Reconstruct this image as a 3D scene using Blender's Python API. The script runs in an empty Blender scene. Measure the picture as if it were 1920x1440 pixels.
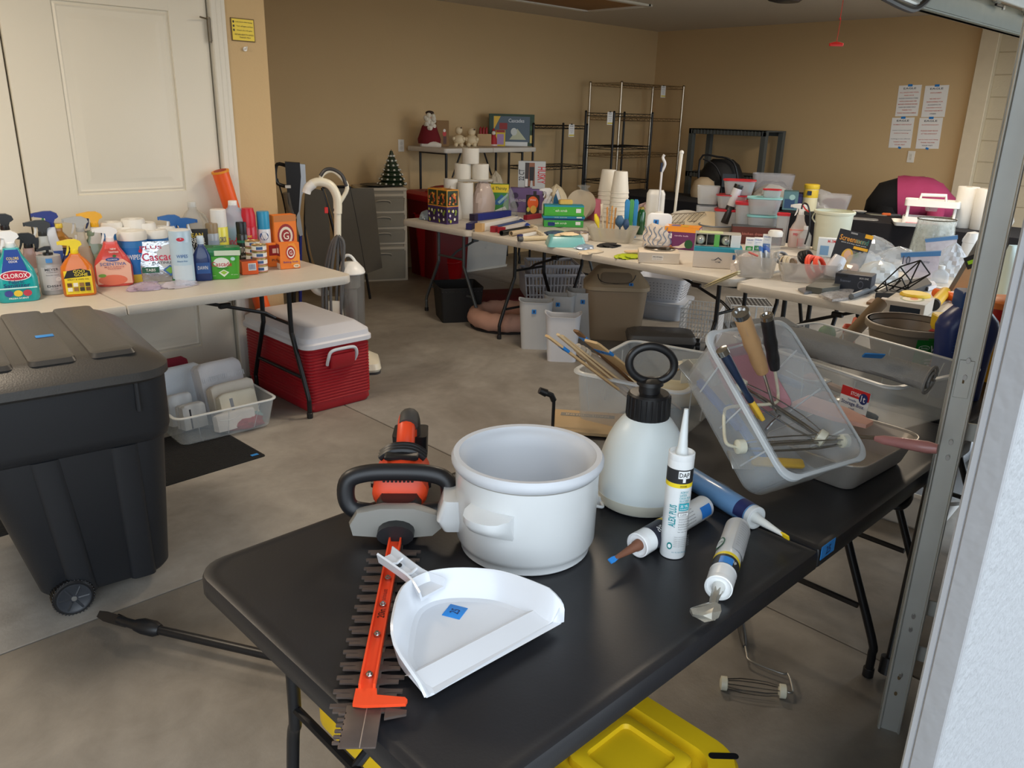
import bpy, bmesh, math, random
from mathutils import Vector as V, Matrix
PI = math.pi
rnd = random.Random(7)
SC = bpy.context.scene
COL = SC.collection
# ---------------- camera ----------------
F_PX, PITCH, ROLL, YAW, CAM_H = 1509.6, math.radians(18.643), math.radians(1.473), math.radians(45.559), 1.55
_fw = V((math.cos(YAW)*math.cos(PITCH), math.sin(YAW)*math.cos(PITCH), -math.sin(PITCH)))
_r = V((math.sin(YAW), -math.cos(YAW), 0)); _u = _r.cross(_fw)
_r2 = _r*math.cos(ROLL) + _u*math.sin(ROLL); _u2 = _u*math.cos(ROLL) - _r*math.sin(ROLL)
CAM = V((0, 0, CAM_H))
cd = bpy.data.cameras.new('camera'); cam = bpy.data.objects.new('camera', cd); COL.objects.link(cam)
cd.sensor_width = 36; cd.lens = F_PX/1920*36; cd.clip_start = .02
cam.matrix_world = Matrix(((_r2.x, _u2.x, -_fw.x, 0), (_r2.y, _u2.y, -_fw.y, 0), (_r2.z, _u2.z, -_fw.z, CAM_H), (0, 0, 0, 1)))
SC.camera = cam
# ---------------- world, light, exposure ----------------
w = bpy.data.worlds.new('daylight'); SC.world = w; w.use_nodes = True
w.node_tree.nodes['Background'].inputs[0].default_value = (.80, .90, 1.0, 1)
w.node_tree.nodes['Background'].inputs[1].default_value = 2.0
pl = bpy.data.lights.new('opening_portal', 'AREA'); pl.shape = 'RECTANGLE'; pl.size = 5; pl.size_y = 2.2
pl.cycles.is_portal = True
po = bpy.data.objects.new('opening_portal', pl); COL.objects.link(po); po.location = (-.7, .42, 1.1); po.rotation_euler = (PI/2, 0, 0)
for _i, (_x, _y, _p) in enumerate(((.2, 3.1, 18), (3.4, 3.0, 16), (6.2, 2.2, 26))):  # warm fill lights added under the ceiling, out of view, to brighten the interior
    _l = bpy.data.lights.new('ceiling_fill', 'AREA'); _l.shape = 'SQUARE'; _l.size = .5; _l.energy = _p; _l.color = (1, .83, .63)
    _o = bpy.data.objects.new('ceiling_fill', _l); COL.objects.link(_o); _o.location = (_x, _y, 2.47)
pl2 = bpy.data.lights.new('opening_portal', 'AREA'); pl2.shape = 'RECTANGLE'; pl2.size = 5.2; pl2.size_y = 2.2; pl2.cycles.is_portal = True
po2 = bpy.data.objects.new('opening_portal', pl2); COL.objects.link(po2); po2.location = (6, .42, 1.1); po2.rotation_euler = (PI/2, 0, 0)
SC.view_settings.view_transform = 'Standard'; SC.view_settings.look = 'None'
SC.view_settings.gamma = 1; SC.view_settings.use_curve_mapping = False
SC.view_settings.exposure = 0.78
SC.cycles.max_bounces = 10; SC.cycles.diffuse_bounces = 6; SC.cycles.transparent_max_bounces = 24
# ---------------- survey helpers (photo point -> point on a real plane) ----------------
def ray(x, y): return _r2*((x-960)/F_PX) + _u2*((720-y)/F_PX) + _fw
def at(x, y, z=0): d = ray(x, y); return CAM + d*((z-CAM_H)/d.z)
def aty(x, y, Y): d = ray(x, y); return CAM + d*(Y/d.y)
def atx(x, y, X): d = ray(x, y); return CAM + d*(X/d.x)
def dep(P): return (P-CAM).dot(_fw)
def sz(px, P): return px*dep(P)/F_PX
def hgt(P, y):
    c = P-CAM; t = (720-y)/F_PX
    return (t*c.dot(_fw)-c.dot(_u2))/(_u2.z-t*_fw.z)
TZ = .74
def onto(bx, by, z):
    while z == TZ:
        p = at(bx, by, z)
        if (p.x < 2.5 and p.y > 4.07) or p.y > 5.05 or (p.x > 2.5 and p.y < 4.36 and p.x > 5.1) or p.x > 5.4: by += 1
        else: break
    return at(bx, by, z)
def G(bx, by, ty, wpx, z=TZ, d=None, turn=0):
    """footing of an object standing on height z: base centre, width, depth, height, yaw (local -Y to the viewer)"""
    Fp = onto(bx, by, z); wm = sz(wpx, Fp); dm = wm if d is None else d
    a = V((Fp.x, Fp.y, 0)).normalized(); P = Fp + a*dm*.5; P.z = z
    return P, wm, dm, max(.01, hgt(P, ty)), math.atan2(a.y, a.x)-PI/2+math.radians(turn)
def PL(P):
    """measuring in the upright plane through P square to the line of sight: photo point -> local (x, depth, z)"""
    a = V((P.x, P.y, 0)).normalized(); r = V((a.y, -a.x, 0)); yaw = math.atan2(a.y, a.x)-PI/2
    def f(x, y, dy=0): d = ray(x, y); Q = CAM+d*((P+a*dy-CAM).dot(a)/d.dot(a)); return ((Q-P).dot(r), (Q-P).dot(a), Q.z-P.z)
    return f, yaw
# ---------------- materials ----------------
def lin(c):
    c = [x/255 for x in c[:3]]
    return tuple(x/12.92 if x <= .04045 else ((x+.055)/1.055)**2.4 for x in c)
_mc = {}
def mat(c, rough=.5, metal=0, alpha=1, trans=0, var=.06, scale=14, bump=0, bscale=120, coat=0, sub=0, name='m'):
    k = (tuple(c), rough, metal, alpha, trans, var, scale, bump, bscale, coat, sub)
    if k in _mc: return _mc[k]
    m = bpy.data.materials.new('%s_%d' % (name, len(_mc))); m.use_nodes = True; _mc[k] = m
    nt = m.node_tree; p = nt.nodes['Principled BSDF']; L = nt.links.new
    l = lin(c); p.inputs['Roughness'].default_value = rough; p.inputs['Metallic'].default_value = metal
    p.inputs['Alpha'].default_value = alpha; p.inputs['Transmission Weight'].default_value = trans
    p.inputs['Coat Weight'].default_value = coat
    if sub: p.inputs['Subsurface Weight'].default_value = sub; p.inputs['Subsurface Radius'].default_value = (.02, .02, .02)
    p.inputs['Base Color'].default_value = (*l, 1)
    if var > 0 or bump > 0:
        tc = nt.nodes.new('ShaderNodeTexCoord')
        if var > 0:
            n = nt.nodes.new('ShaderNodeTexNoise'); n.inputs['Scale'].default_value = scale; n.inputs['Detail'].default_value = 3
            L(tc.outputs['Object'], n.inputs['Vector'])
            r = nt.nodes.new('ShaderNodeMix'); r.data_type = 'RGBA'
            r.inputs[6].default_value = tuple(x*(1-var) for x in l)+(1,); r.inputs[7].default_value = tuple(min(1, x*(1+var)) for x in l)+(1,)
            L(n.outputs['Fac'], r.inputs[0]); L(r.outputs[2], p.inputs['Base Color'])
        if bump > 0:
            n2 = nt.nodes.new('ShaderNodeTexNoise'); n2.inputs['Scale'].default_value = bscale; n2.inputs['Detail'].default_value = 2
            L(tc.outputs['Object'], n2.inputs['Vector'])
            b = nt.nodes.new('ShaderNodeBump'); b.inputs['Strength'].default_value = bump; b.inputs['Distance'].default_value = .004
            L(n2.outputs['Fac'], b.inputs['Height']); L(b.outputs[0], p.inputs['Normal'])
    return m
def pt(c, a=1): return mat(c, .45, var=0, name='print')
WHITE = mat((235, 235, 232), .35, name='white_plastic'); BLACK = mat((22, 22, 24), .4, name='black_plastic')
BLKM = mat((28, 28, 30), .35, .3, name='black_steel'); CLEAR = mat((205, 212, 215), .25, alpha=.26, var=.03, name='clear_plastic')
FROST = mat((200, 205, 208), .4, alpha=.62, var=.03, name='frosted_plastic'); CLEARER = mat((215, 222, 226), .12, alpha=.2, var=0, coat=.5, name='film')
TAPE = mat((38, 128, 205), .6, var=.05, name='painters_tape'); INK = pt((25, 40, 70)); CHROME = mat((190, 190, 188), .22, 1, name='chrome')
STEEL = mat((170, 172, 170), .35, .9, var=.12, scale=9, name='galvanized_steel'); PAPER = mat((240, 240, 238), .8, var=.02, name='paper')
# ---------------- mesh builder ----------------
def rr(w, d, r, n=4):
    r = max(min(r, w/2-1e-5, d/2-1e-5), 1e-5); o = []
    for cx, cy, a0 in ((w/2-r, d/2-r, 0), (-w/2+r, d/2-r, PI/2), (-w/2+r, -d/2+r, PI), (w/2-r, -d/2+r, 1.5*PI)):
        for i in range(n+1):
            a = a0+PI/2*i/n; o.append((cx+r*math.cos(a), cy+r*math.sin(a)))
    return o
def circ(r, n=24, ry=None): return [(r*math.cos(2*PI*i/n), (ry or r)*math.sin(2*PI*i/n)) for i in range(n)]
_tc = {}
def glyphs(s):
    if s in _tc: return _tc[s]
    cu = bpy.data.curves.new('t', 'FONT'); cu.body = s; cu.size = 1; cu.resolution_u = 2; cu.offset = .012
    o = bpy.data.objects.new('t', cu); COL.objects.link(o)
    me = bpy.data.meshes.new_from_object(o.evaluated_get(bpy.context.evaluated_depsgraph_get()))
    vs = [v.co.copy() for v in me.vertices]; fs = [tuple(p.vertices) for p in me.polygons]
    bpy.data.objects.remove(o); bpy.data.meshes.remove(me)
    if not vs: vs = [V((0, 0, 0)), V((1, 0, 0)), V((0, 1, 0))]
    x0 = min(v.x for v in vs); x1 = max(v.x for v in vs); y0 = min(v.y for v in vs); y1 = max(v.y for v in vs)
    vs = [((v.x-x0)/max(1e-6, x1-x0)-.5, (v.y-y0)/max(1e-6, y1-y0)-.5) for v in vs]
    _tc[s] = (vs, fs); return _tc[s]
class B:
    def __init__(s, m=None): s.v = []; s.f = []; s.k = []; s.ms = []; s.T = Matrix.Identity(4); s.cur = 0; s.m(m or WHITE)
    def m(s, m):
        if m not in s.ms: s.ms.append(m)
        s.cur = s.ms.index(m); return s
    def t(s, loc=(0, 0, 0), rx=0, ry=0, rz=0, mtx=None):
        s.T = mtx if mtx is not None else Matrix.Translation(loc) @ Matrix.Rotation(rz, 4, 'Z') @ Matrix.Rotation(ry, 4, 'Y') @ Matrix.Rotation(rx, 4, 'X'); return s
    def add(s, vs, fs):
        o = len(s.v); s.v += [s.T @ V(p) for p in vs]; s.f += [tuple(o+i for i in f) for f in fs]; s.k += [s.cur]*len(fs); return s
    def loft(s, secs, c0=True, c1=True):
        n = len(secs[0]); vs = [p for q in secs for p in q]; fs = []
        for j in range(len(secs)-1):
            for i in range(n):
                k = (i+1) % n; fs.append((j*n+i, j*n+k, (j+1)*n+k, (j+1)*n+i))
        if c0: fs.append(tuple(range(n-1, -1, -1)))
        if c1: fs.append(tuple((len(secs)-1)*n+i for i in range(n)))
        return s.add(vs, fs)
    def rl(s, L, n=4, c0=True, c1=True):
        """rounded-rectangle loft: (w, d, r, z[, ox, oy])"""
        return s.loft([[(x+(q[4] if len(q) > 4 else 0), y+(q[5] if len(q) > 5 else 0), q[3]) for x, y in rr(q[0], q[1], q[2], n)] for q in L], c0, c1)
    def box(s, w, d, h, x=0, y=0, z=0, r=.002):
        e = min(r, w/4, d/4, h/4)
        return s.rl([(w-2*e, d-2*e, e, z, x, y), (w, d, e, z+e, x, y), (w, d, e, z+h-e, x, y), (w-2*e, d-2*e, e, z+h, x, y)], 1)
    def lathe(s, prof, n=24, ry=1, x=0, y=0, c=True):
        return s.loft([[(x+a, y+b*ry, z) for a, b in circ(max(r, 1e-5), n)] for r, z in prof], c, c)
    def cyl(s, r, h, x=0, y=0, z=0, n=20, e=None):
        e = min(r, h)*.12 if e is None else e
        return s.lathe([(r-e, z), (r, z+e), (r, z+h-e), (r-e, z+h)], n, 1, x, y)
    def tube(s, pts, r, n=8, closed=False, flat=1):
        pts = [V(p) for p in pts]; N = len(pts); R = r if isinstance(r, (list, tuple)) else [r]*N
        secs = []; up = None
        for i, p in enumerate(pts):
            if closed: d = (pts[(i+1) % N]-pts[i-1])
            else: d = (pts[min(i+1, N-1)]-pts[max(i-1, 0)])
            d.normalize()
            if up is None: up = V((0, 0, 1)) if abs(d.z) < .9 else V((1, 0, 0))
            a = d.cross(up)
            if a.length < 1e-4: a = d.cross(V((.3, 1, .2)))
            a.normalize(); b = a.cross(d).normalized(); up = b
            secs.append([tuple(p+a*math.cos(2*PI*k/n)*R[i]+b*math.sin(2*PI*k/n)*R[i]*flat) for k in range(n)])
        if closed:
            vs = [q for c in secs for q in c]; fs = []
            for j in range(N):
                for i in range(n):
                    k = (i+1) % n; jj = (j+1) % N; fs.append((j*n+i, j*n+k, jj*n+k, jj*n+i))
            return s.add(vs, fs)
        return s.loft(secs)
    def prism(s, pts, h, z=0):
        """2D outline extruded along Z"""
        return s.loft([[(x, y, z) for x, y in pts], [(x, y, z+h) for x, y in pts]])
    def slab(s, pts, w):
        """XZ outline extruded along Y, centred"""
        return s.loft([[(x, w/2, z) for x, z in pts], [(x, -w/2, z) for x, z in pts]])
    def cup(s, L, wall=.003, n=4, base=None):
        """open container from rounded-rectangle sections (w, d, r, z)"""
        base = base or wall; o = [tuple(q) for q in L]
        q0 = o[0]; top = o[-1]
        inn = [(q[0]-2*wall, q[1]-2*wall, max(q[2]-wall, .001), q[3]) + tuple(q[4:]) for q in reversed(o[1:])]
        inn.append((q0[0]-2*wall, q0[1]-2*wall, max(q0[2]-wall, .001), q0[3]+base) + tuple(q0[4:]))
        return s.rl(o+inn, n)
    def pot(s, prof, wall=.003, n=28, ry=1):
        """open round vessel"""
        inn = [(max(r-wall, .001), z) for r, z in reversed(prof[1:])]; inn.append((max(prof[0][0]-wall, .001), prof[0][1]+wall))
        return s.lathe(list(prof)+inn, n, ry)
    def face(s, w, h, items, y=0, R=None, lay=.0005, z0=0, mp=None):
        """flat print: items in x -1..1 over half width, z 0..1 over height; ('r',x0,z0,x1,z1,col) ('e',x,z,rx,rz,col) ('t',txt,x,z,w,h,col[,deg]) ('p',[(x,z)..],col)"""
        if R:
            def mp(x, z, l): a = x*w/2/R; rad = R+lay*(l+1)*.5; return (rad*math.sin(a), -rad*math.cos(a), z0+z*h)
        elif mp is None:
            def mp(x, z, l): return (x*w/2, y-lay*(l+1), z0+z*h)
        for l, it in enumerate(items):
            k = it[0]
            if k == 'r':
                _, x0, a0, x1, a1, c = it; s.m(pt(c)); N = max(2, int(abs(x1-x0)*w/2/R/.2)+1) if R else 1; vs = []; fs = []
                for i in range(N+1):
                    x = x0+(x1-x0)*i/N; vs += [mp(x, a0, l), mp(x, a1, l)]
                for i in range(N): fs.append((2*i, 2*i+2, 2*i+3, 2*i+1))
                s.add(vs, fs)
            elif k == 'e':
                _, x, z, rx, rz, c = it; s.m(pt(c)); N = 20
                s.add([mp(x+rx*math.cos(2*PI*i/N), z+rz*math.sin(2*PI*i/N), l) for i in range(N)], [tuple(range(N))])
            elif k == 'p':
                s.m(pt(it[2])); s.add([mp(x, z, l) for x, z in it[1]], [tuple(range(len(it[1])))])
            elif k == 't':
                _, tx, x, z, tw, th, c = it[:7]; s.m(pt(c)); vs, fs = glyphs(tx); a = math.radians(it[7]) if len(it) > 7 else 0
                ca, sa = math.cos(a), math.sin(a); o = []; W = tw*w/2; Hh = th*h
                for gx, gz in vs:
                    px, pz = gx*W, gz*Hh; o.append(mp(x+(px*ca-pz*sa)/(w/2), z+(px*sa+pz*ca)/h, l))
                s.add(o, fs)
        return s
    def obj(s, name, parent=None, smooth=True, loc=None, yaw=None, ang=40):
        me = bpy.data.meshes.new(name); me.from_pydata([tuple(v) for v in s.v], [], s.f)
        for m in s.ms: me.materials.append(m)
        me.polygons.foreach_set('material_index', s.k)
        bm = bmesh.new(); bm.from_mesh(me)
        if not getattr(s, 'flatprint', False): bmesh.ops.recalc_face_normals(bm, faces=bm.faces)
        if smooth:
            for f in bm.faces: f.smooth = True
            for e in bm.edges:
                if len(e.link_faces) == 2 and e.calc_face_angle(0) > math.radians(ang): e.smooth = False
        bm.to_mesh(me); bm.free(); me.update()
        o = bpy.data.objects.new(name, me); COL.objects.link(o)
        if parent: o.parent = parent
        if loc is not None: o.location = loc
        if yaw is not None: o.rotation_euler = (0, 0, yaw)
        return o
def tag(o, label, cat, group=None):
    o['label'] = label; o['category'] = cat
    if group: o['group'] = group
    return o
def T(name, label, cat, P=(0, 0, 0), yaw=0, group=None, rot=None):
    o = bpy.data.objects.new(name, None); COL.objects.link(o); o.location = P; o.rotation_euler = rot or (0, 0, yaw); o.empty_display_size = .05
    return tag(o, label, cat, group)
def struct(o): o['kind'] = 'structure'; return o
def dup(root, loc, yaw=None, label=None, group=None, rot=None):
    r = root.copy(); COL.objects.link(r); r.location = loc
    if yaw is not None: r.rotation_euler = (0, 0, yaw)
    if rot: r.rotation_euler = rot
    if label: r['label'] = label
    if group: r['group'] = group
    for ch in list(root.children):
        c = ch.copy(); COL.objects.link(c); c.parent = r
        for g in list(ch.children):
            d = g.copy(); COL.objects.link(d); d.parent = c
    return r
def tape(parent, loc, yaw=0, w=.028, h=.02, tilt=0, txt='1'):
    """price sticker of blue tape stuck to its thing; faces local -Y turned by yaw, tilted back by tilt"""
    b = B(TAPE); b.t(loc, rx=tilt, rz=yaw); b.box(w, .0012, h, r=.0003); b.face(w, h, [('t', txt, 0, .5, .7, .6, (20, 45, 100))], y=-.0008)
    return b.obj('price_tape', parent)
def smoothpath(pts, n=6, closed=False):
    """Catmull-Rom through points"""
    P = [V(p) for p in pts]; o = []; N = len(P)
    for i in range(N if closed else N-1):
        p0 = P[(i-1) % N] if closed or i > 0 else P[0]; p1 = P[i]; p2 = P[(i+1) % N]; p3 = P[(i+2) % N] if closed or i+2 < N else P[-1]
        for k in range(n):
            t = k/n; o.append(.5*((2*p1)+(p2-p0)*t+(2*p0-5*p1+4*p2-p3)*t*t+(3*p1-p0-3*p2+p3)*t**3))
    if not closed: o.append(P[-1])
    return o
# ---------------- structure ----------------
XR, YB, ZC, YD, YO = 9.0, 6.70, 2.56, 4.41, .42   # right wall, back wall, ceiling, door wall, inner face of the opening wall
def wallmat(c, rough=.85, b=.25, bs=90): return mat(c, rough, var=.03, scale=1.5, bump=b, bscale=bs, name='wall_paint')
TAN = wallmat((206, 178, 134)); WTRIM = mat((226, 222, 210), .5, var=.02, scale=3, name='trim_paint')
CEILM = mat((205, 196, 180), .9, var=.04, scale=60, bump=.9, bscale=70, name='ceiling_texture')
def concrete():
    m = bpy.data.materials.new('concrete'); m.use_nodes = True; nt = m.node_tree; p = nt.nodes['Principled BSDF']; L = nt.links.new
    tc = nt.nodes.new('ShaderNodeTexCoord'); g = nt.nodes.new('ShaderNodeNewGeometry')
    def noise(s, d=4, r=.6, dist=0):
        n = nt.nodes.new('ShaderNodeTexNoise'); n.inputs['Scale'].default_value = s; n.inputs['Detail'].default_value = d
        n.inputs['Roughness'].default_value = r; n.inputs['Distortion'].default_value = dist; L(g.outputs['Position'], n.inputs['Vector']); return n
    a = noise(.9, 5, .65, .6); rp = nt.nodes.new('ShaderNodeValToRGB'); e = rp.color_ramp.elements
    e[0].position = .33; e[0].color = (*lin((120, 114, 106)), 1); e[1].position = .68; e[1].color = (*lin((160, 155, 147)), 1)
    L(a.outputs['Fac'], rp.inputs[0])
    b = noise(7, 6, .7, .4); mx = nt.nodes.new('ShaderNodeMix'); mx.data_type = 'RGBA'; mx.blend_type = 'OVERLAY'; mx.inputs[0].default_value = .45
    L(rp.outputs[0], mx.inputs[6]); L(b.outputs['Color'], mx.inputs[7])
    bw = nt.nodes.new('ShaderNodeRGBToBW'); L(b.outputs['Color'], bw.inputs[0]); L(bw.outputs[0], mx.inputs[7])
    # broad darker brown patch with a noise-warped outline
    st = nt.nodes.new('ShaderNodeVectorMath'); st.operation = 'DISTANCE'; st.inputs[1].default_value = (2.95, 3.25, 0)
    wv = nt.nodes.new('ShaderNodeVectorMath'); wv.operation = 'ADD'; nn = noise(2.2, 4); sc = nt.nodes.new('ShaderNodeVectorMath'); sc.operation = 'SCALE'; sc.inputs[3].default_value = .7
    L(nn.outputs['Color'], sc.inputs[0]); L(g.outputs['Position'], wv.inputs[0]); L(sc.outputs[0], wv.inputs[1]); L(wv.outputs[0], st.inputs[0])
    mr = nt.nodes.new('ShaderNodeMapRange'); mr.inputs[1].default_value = .25; mr.inputs[2].default_value = 1.1; mr.inputs[3].default_value = .5; mr.inputs[4].default_value = 0
    L(st.outputs['Value'], mr.inputs[0])
    m2 = nt.nodes.new('ShaderNodeMix'); m2.data_type = 'RGBA'; m2.inputs[7].default_value = (*lin((80, 66, 54)), 1); L(mr.outputs[0], m2.inputs[0]); L(mx.outputs[2], m2.inputs[6])
    L(m2.outputs[2], p.inputs['Base Color'])
    r = nt.nodes.new('ShaderNodeMapRange'); r.inputs[3].default_value = .42; r.inputs[4].default_value = .7; L(a.outputs['Fac'], r.inputs[0]); L(r.outputs[0], p.inputs['Roughness'])
    bp = nt.nodes.new('ShaderNodeBump'); bp.inputs['Strength'].default_value = .35; bp.inputs['Distance'].default_value = .003; fb = noise(45, 5, .7); L(fb.outputs['Fac'], bp.inputs['Height']); L(bp.outputs[0], p.inputs['Normal'])
    return m
CONC = concrete()
fb = B(mat((60, 54, 48), .9, name='joint')); fb.box(14, 8.6, .1, 3, 3.0, -.13); floor = struct(fb.obj('floor', smooth=False))
xs = [-4, -.8, 2.255, 5.3, 9.05]; ys = [-.3, 2.455, 6.75]
for i in range(4):
    for j in range(2):
        b = B(CONC); x0, x1, y0, y1 = xs[i]+.0035, xs[i+1]-.0035, ys[j]+.0035, ys[j+1]-.0035
        b.rl([(x1-x0, y1-y0, .004, -.04, (x0+x1)/2, (y0+y1)/2), (x1-x0, y1-y0, .004, -.002, (x0+x1)/2, (y0+y1)/2), (x1-x0-.004, y1-y0-.004, .004, 0, (x0+x1)/2, (y0+y1)/2)], 1)
        b.obj('slab', floor)
b = B(mat((168, 165, 158), .8, var=.08, scale=3, name='driveway')); b.box(40, 24, .05, 3, -12.4, -.11); struct(b.obj('driveway', smooth=False))
def wallbox(name, x0, x1, y0, y1, z0, z1, m):
    b = B(m); b.box(x1-x0, y1-y0, z1-z0, (x0+x1)/2, (y0+y1)/2, z0, r=.001); return struct(b.obj(name, smooth=False))
wallbox('wall_back', 2.2, XR+.1, YB, YB+.12, 0, ZC, TAN)
wallbox('wall_right', XR, XR+.12, 2.86, YB+.1, 0, ZC, TAN)
wallbox('wall_return', 2.24, 2.36, YD+.02, YB, 0, ZC, TAN)
wallbox('wall_left', -3.72, -3.6, YO, YD+.1, 0, ZC, TAN)
STUC = mat((150, 151, 153), .85, var=.02, scale=5, bump=1.0, bscale=75, name='stucco')
wallbox('wall_header', -3.7, XR+.1, YO-.12, YO, 2.2, ZC, TAN)
b = B(STUC); b.prism([(1.075, .22), (3.4, .22), (3.4, YO), (1.73, YO), (1.075, .262)], 2.6, -.12); struct(b.obj('wall_front', smooth=False))
wallbox('wall_front_right', 8.6, XR+.1, YO-.10, YO, 0, 2.2, STUC)
wallbox('wall_front_left', -3.7, -3.2, YO-.12, YO, 0, 2.2, STUC)
b = B(CEILM); b.box(13.2, 6.8, .1, 2.75, 3.55, ZC); ceiling = struct(b.obj('ceiling', smooth=False))
# block wall: painted blocks with recessed joints
BLK = mat((196, 184, 158), .85, var=.05, scale=6, bump=.6, bscale=60, name='painted_block')
b = B(mat((188, 176, 150), .9, name='mortar')); b.box(.1, 2.6, ZC, XR+.046, 1.6, 0); bw = struct(b.obj('wall_block', smooth=False))
for r in range(13):
    y1 = 2.72
    while y1 > .5:
        w_ = .192 if (y1 == 2.72 and r % 2) else .392
        bb = B(BLK); bb.box(.03, w_, .194, r=.003); o = bb.obj('block', bw); o.location = (XR+.005, y1-w_/2, r*.2+.003); y1 -= w_+.006
# square painted post between plaster and block
b = B(mat((214, 200, 172), .6, name='post_paint')); b.box(.1, .16, ZC, XR-.04, 2.80, 0, r=.006); struct(b.obj('trim_1'))
wallbox('wall_backing_left', -3.8, -3.72, YO-.1, YB+.2, -.1, ZC+.1, TAN); wallbox('wall_backing_rear', -3.8, XR+.3, YB+.12, YB+.2, -.1, ZC+.1, TAN); wallbox('wall_backing_door', -3.7, 2.24, YD+.5, YD+.6, -.1, ZC, TAN)  # unseen backing walls, added to stop light leaking through wall and door gaps
# attic hatch
b = B(WTRIM)
P = [at(1101, 19, ZC-.001), at(1212, 8, ZC-.001)]
hx0, hx1, hy0, hy1 = 4.7, 6.35, 3.55, 4.85
hx1 = P[0].x; hy1 = P[0].y; hy0 = P[1].y; hx0 = hx1-1.4
for x, y, w_, d_ in (((hx0+hx1)/2, hy0, hx1-hx0, .06), ((hx0+hx1)/2, hy1, hx1-hx0, .06), (hx0, (hy0+hy1)/2, .06, abs(hy1-hy0)+.06), (hx1, (hy0+hy1)/2, .06, abs(hy1-hy0)+.06)):
    b.box(w_, d_, .02, x, y, ZC-.02)
ha = struct(b.obj('trim_2')); b = B(mat((150, 110, 66), .7, var=.15, scale=3, name='hatch_plywood')); b.box(hx1-hx0, abs(hy1-hy0), .006, (hx0+hx1)/2, (hy0+hy1)/2, ZC-.007); b.obj('hatch_panel', ha)
# door wall with two leaves
DX1 = 2.036; CW = .075
wallbox('wall_door', DX1+.02, 2.36, YD, YD+.12, 0, ZC, TAN)
wallbox('wall_door_left', -3.7, -.02, YD, YD+.12, 0, ZC, TAN)
wallbox('wall_door_head', -.02, DX1+.02, YD, YD+.12, 2.135, ZC, TAN)
b = B(WTRIM)
for i, (wd, th) in enumerate(((.085, .012), (.06, .018), (.03, .024))): b.box(wd, th, 2.2, DX1+.008+wd/2, YD-th/2, 0, r=.003)
b.box(.012, .1, 2.13, DX1+.012, YD+.03); struct(b.obj('trim_3'))
DOORM = mat((228, 222, 206), .4, var=.02, scale=4, bump=.06, bscale=200, name='door_paint')
def door(name, x0, x1):
    b = B(DOORM); y = YD+.012; b.box(x1-x0, .03, 2.11, (x0+x1)/2, y+.018, .015)
    w_ = x1-x0; sx = .21 if w_ > .8 else .18
    px0, px1 = x0+.22, x1-.2
    st = [(x0+.0, px0), (px1, x1)]
    for a, c in st: b.box(c-a, .012, 2.11, (a+c)/2, y-.001, .015, r=.004)
    for a, c in ((.015, .24), (.93, 1.11), (1.99, 2.125)): b.box(px1-px0+.01, .012, c-a, (px0+px1)/2, y-.001, a, r=.004)
    d = struct(b.obj(name))
    for a, c in ((.24, .93), (1.11, 1.99)):
        q = B(DOORM); W = px1-px0; Hh = c-a
        q.t(((px0+px1)/2, y+.004, (a+c)/2), rx=PI/2)
        q.rl([(W, Hh, .004, -.002), (W-.03, Hh-.03, .004, .007), (W-.05, Hh-.05, .004, .0), (W-.10, Hh-.10, .004, .001), (W-.14, Hh-.14, .004, .007)], 1)
        q.obj('door_panel', d)
    return d
d1 = door('door_1', 1.072, DX1-.004); d2 = door('door_2', .0, 1.062)
b = B(mat((120, 112, 98), .4, .8, name='hinge_metal')); b.cyl(.008, .12, DX1-.004, YD-.012, 1.86); b.box(.03, .004, .11, DX1+.012, YD-.014, 1.865); b.tube([(DX1-.006, YD-.014, 1.97), (DX1-.06, YD-.04, 1.975)], .004); b.obj('hinge', d1)
b = B(mat((120, 112, 98), .4, .8, name='hinge_metal')); b.cyl(.008, .1, DX1-.004, YD-.012, .45); b.obj('hinge', d1)
# yellow notice and hook on the short wall
t = T('notice', 'small yellow framed notice on the narrow wall beside the white door', 'notice', aty(457, 78, YD-.003))
b = B(mat((110, 84, 30), .5, name='frame')); b.box(.135, .005, .115, r=.001); b.obj('frame', t)
b = B(); b.face(.125, .105, [('r', -1, 0, 1, 1, (240, 214, 60)), ('e', -.85, .86, .08, .06, (40, 36, 20)), ('e', -.85, .66, .08, .06, (40, 36, 20)), ('e', -.85, .47, .08, .06, (40, 36, 20)), ('t', 'Lock doors when leaving', .1, .86, 1.5, .07, (60, 50, 20)), ('t', 'Turn off lights and fans', .15, .66, 1.5, .07, (60, 50, 20)), ('t', 'Check the side gate', .1, .47, 1.4, .07, (60, 50, 20)), ('t', 'RETURN KEYS TO OFFICE', .05, .27, 1.7, .07, (60, 50, 20)), ('t', 'THANK YOU', .1, .14, 1, .07, (60, 50, 20))], y=-.003, z0=.005)
b.obj('printed_panel', t)
b = B(WHITE); b.cyl(.012, .006, n=12); b.tube([(0, 0, .004), (0, 0, .02), (.0, .012, .026)], .004); o = b.obj('wall_hook', loc=aty(459, 92, YD-.001)); o.rotation_euler = (PI/2, 0, 0); tag(o, 'tiny white wall hook below the yellow notice', 'hook')
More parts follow.
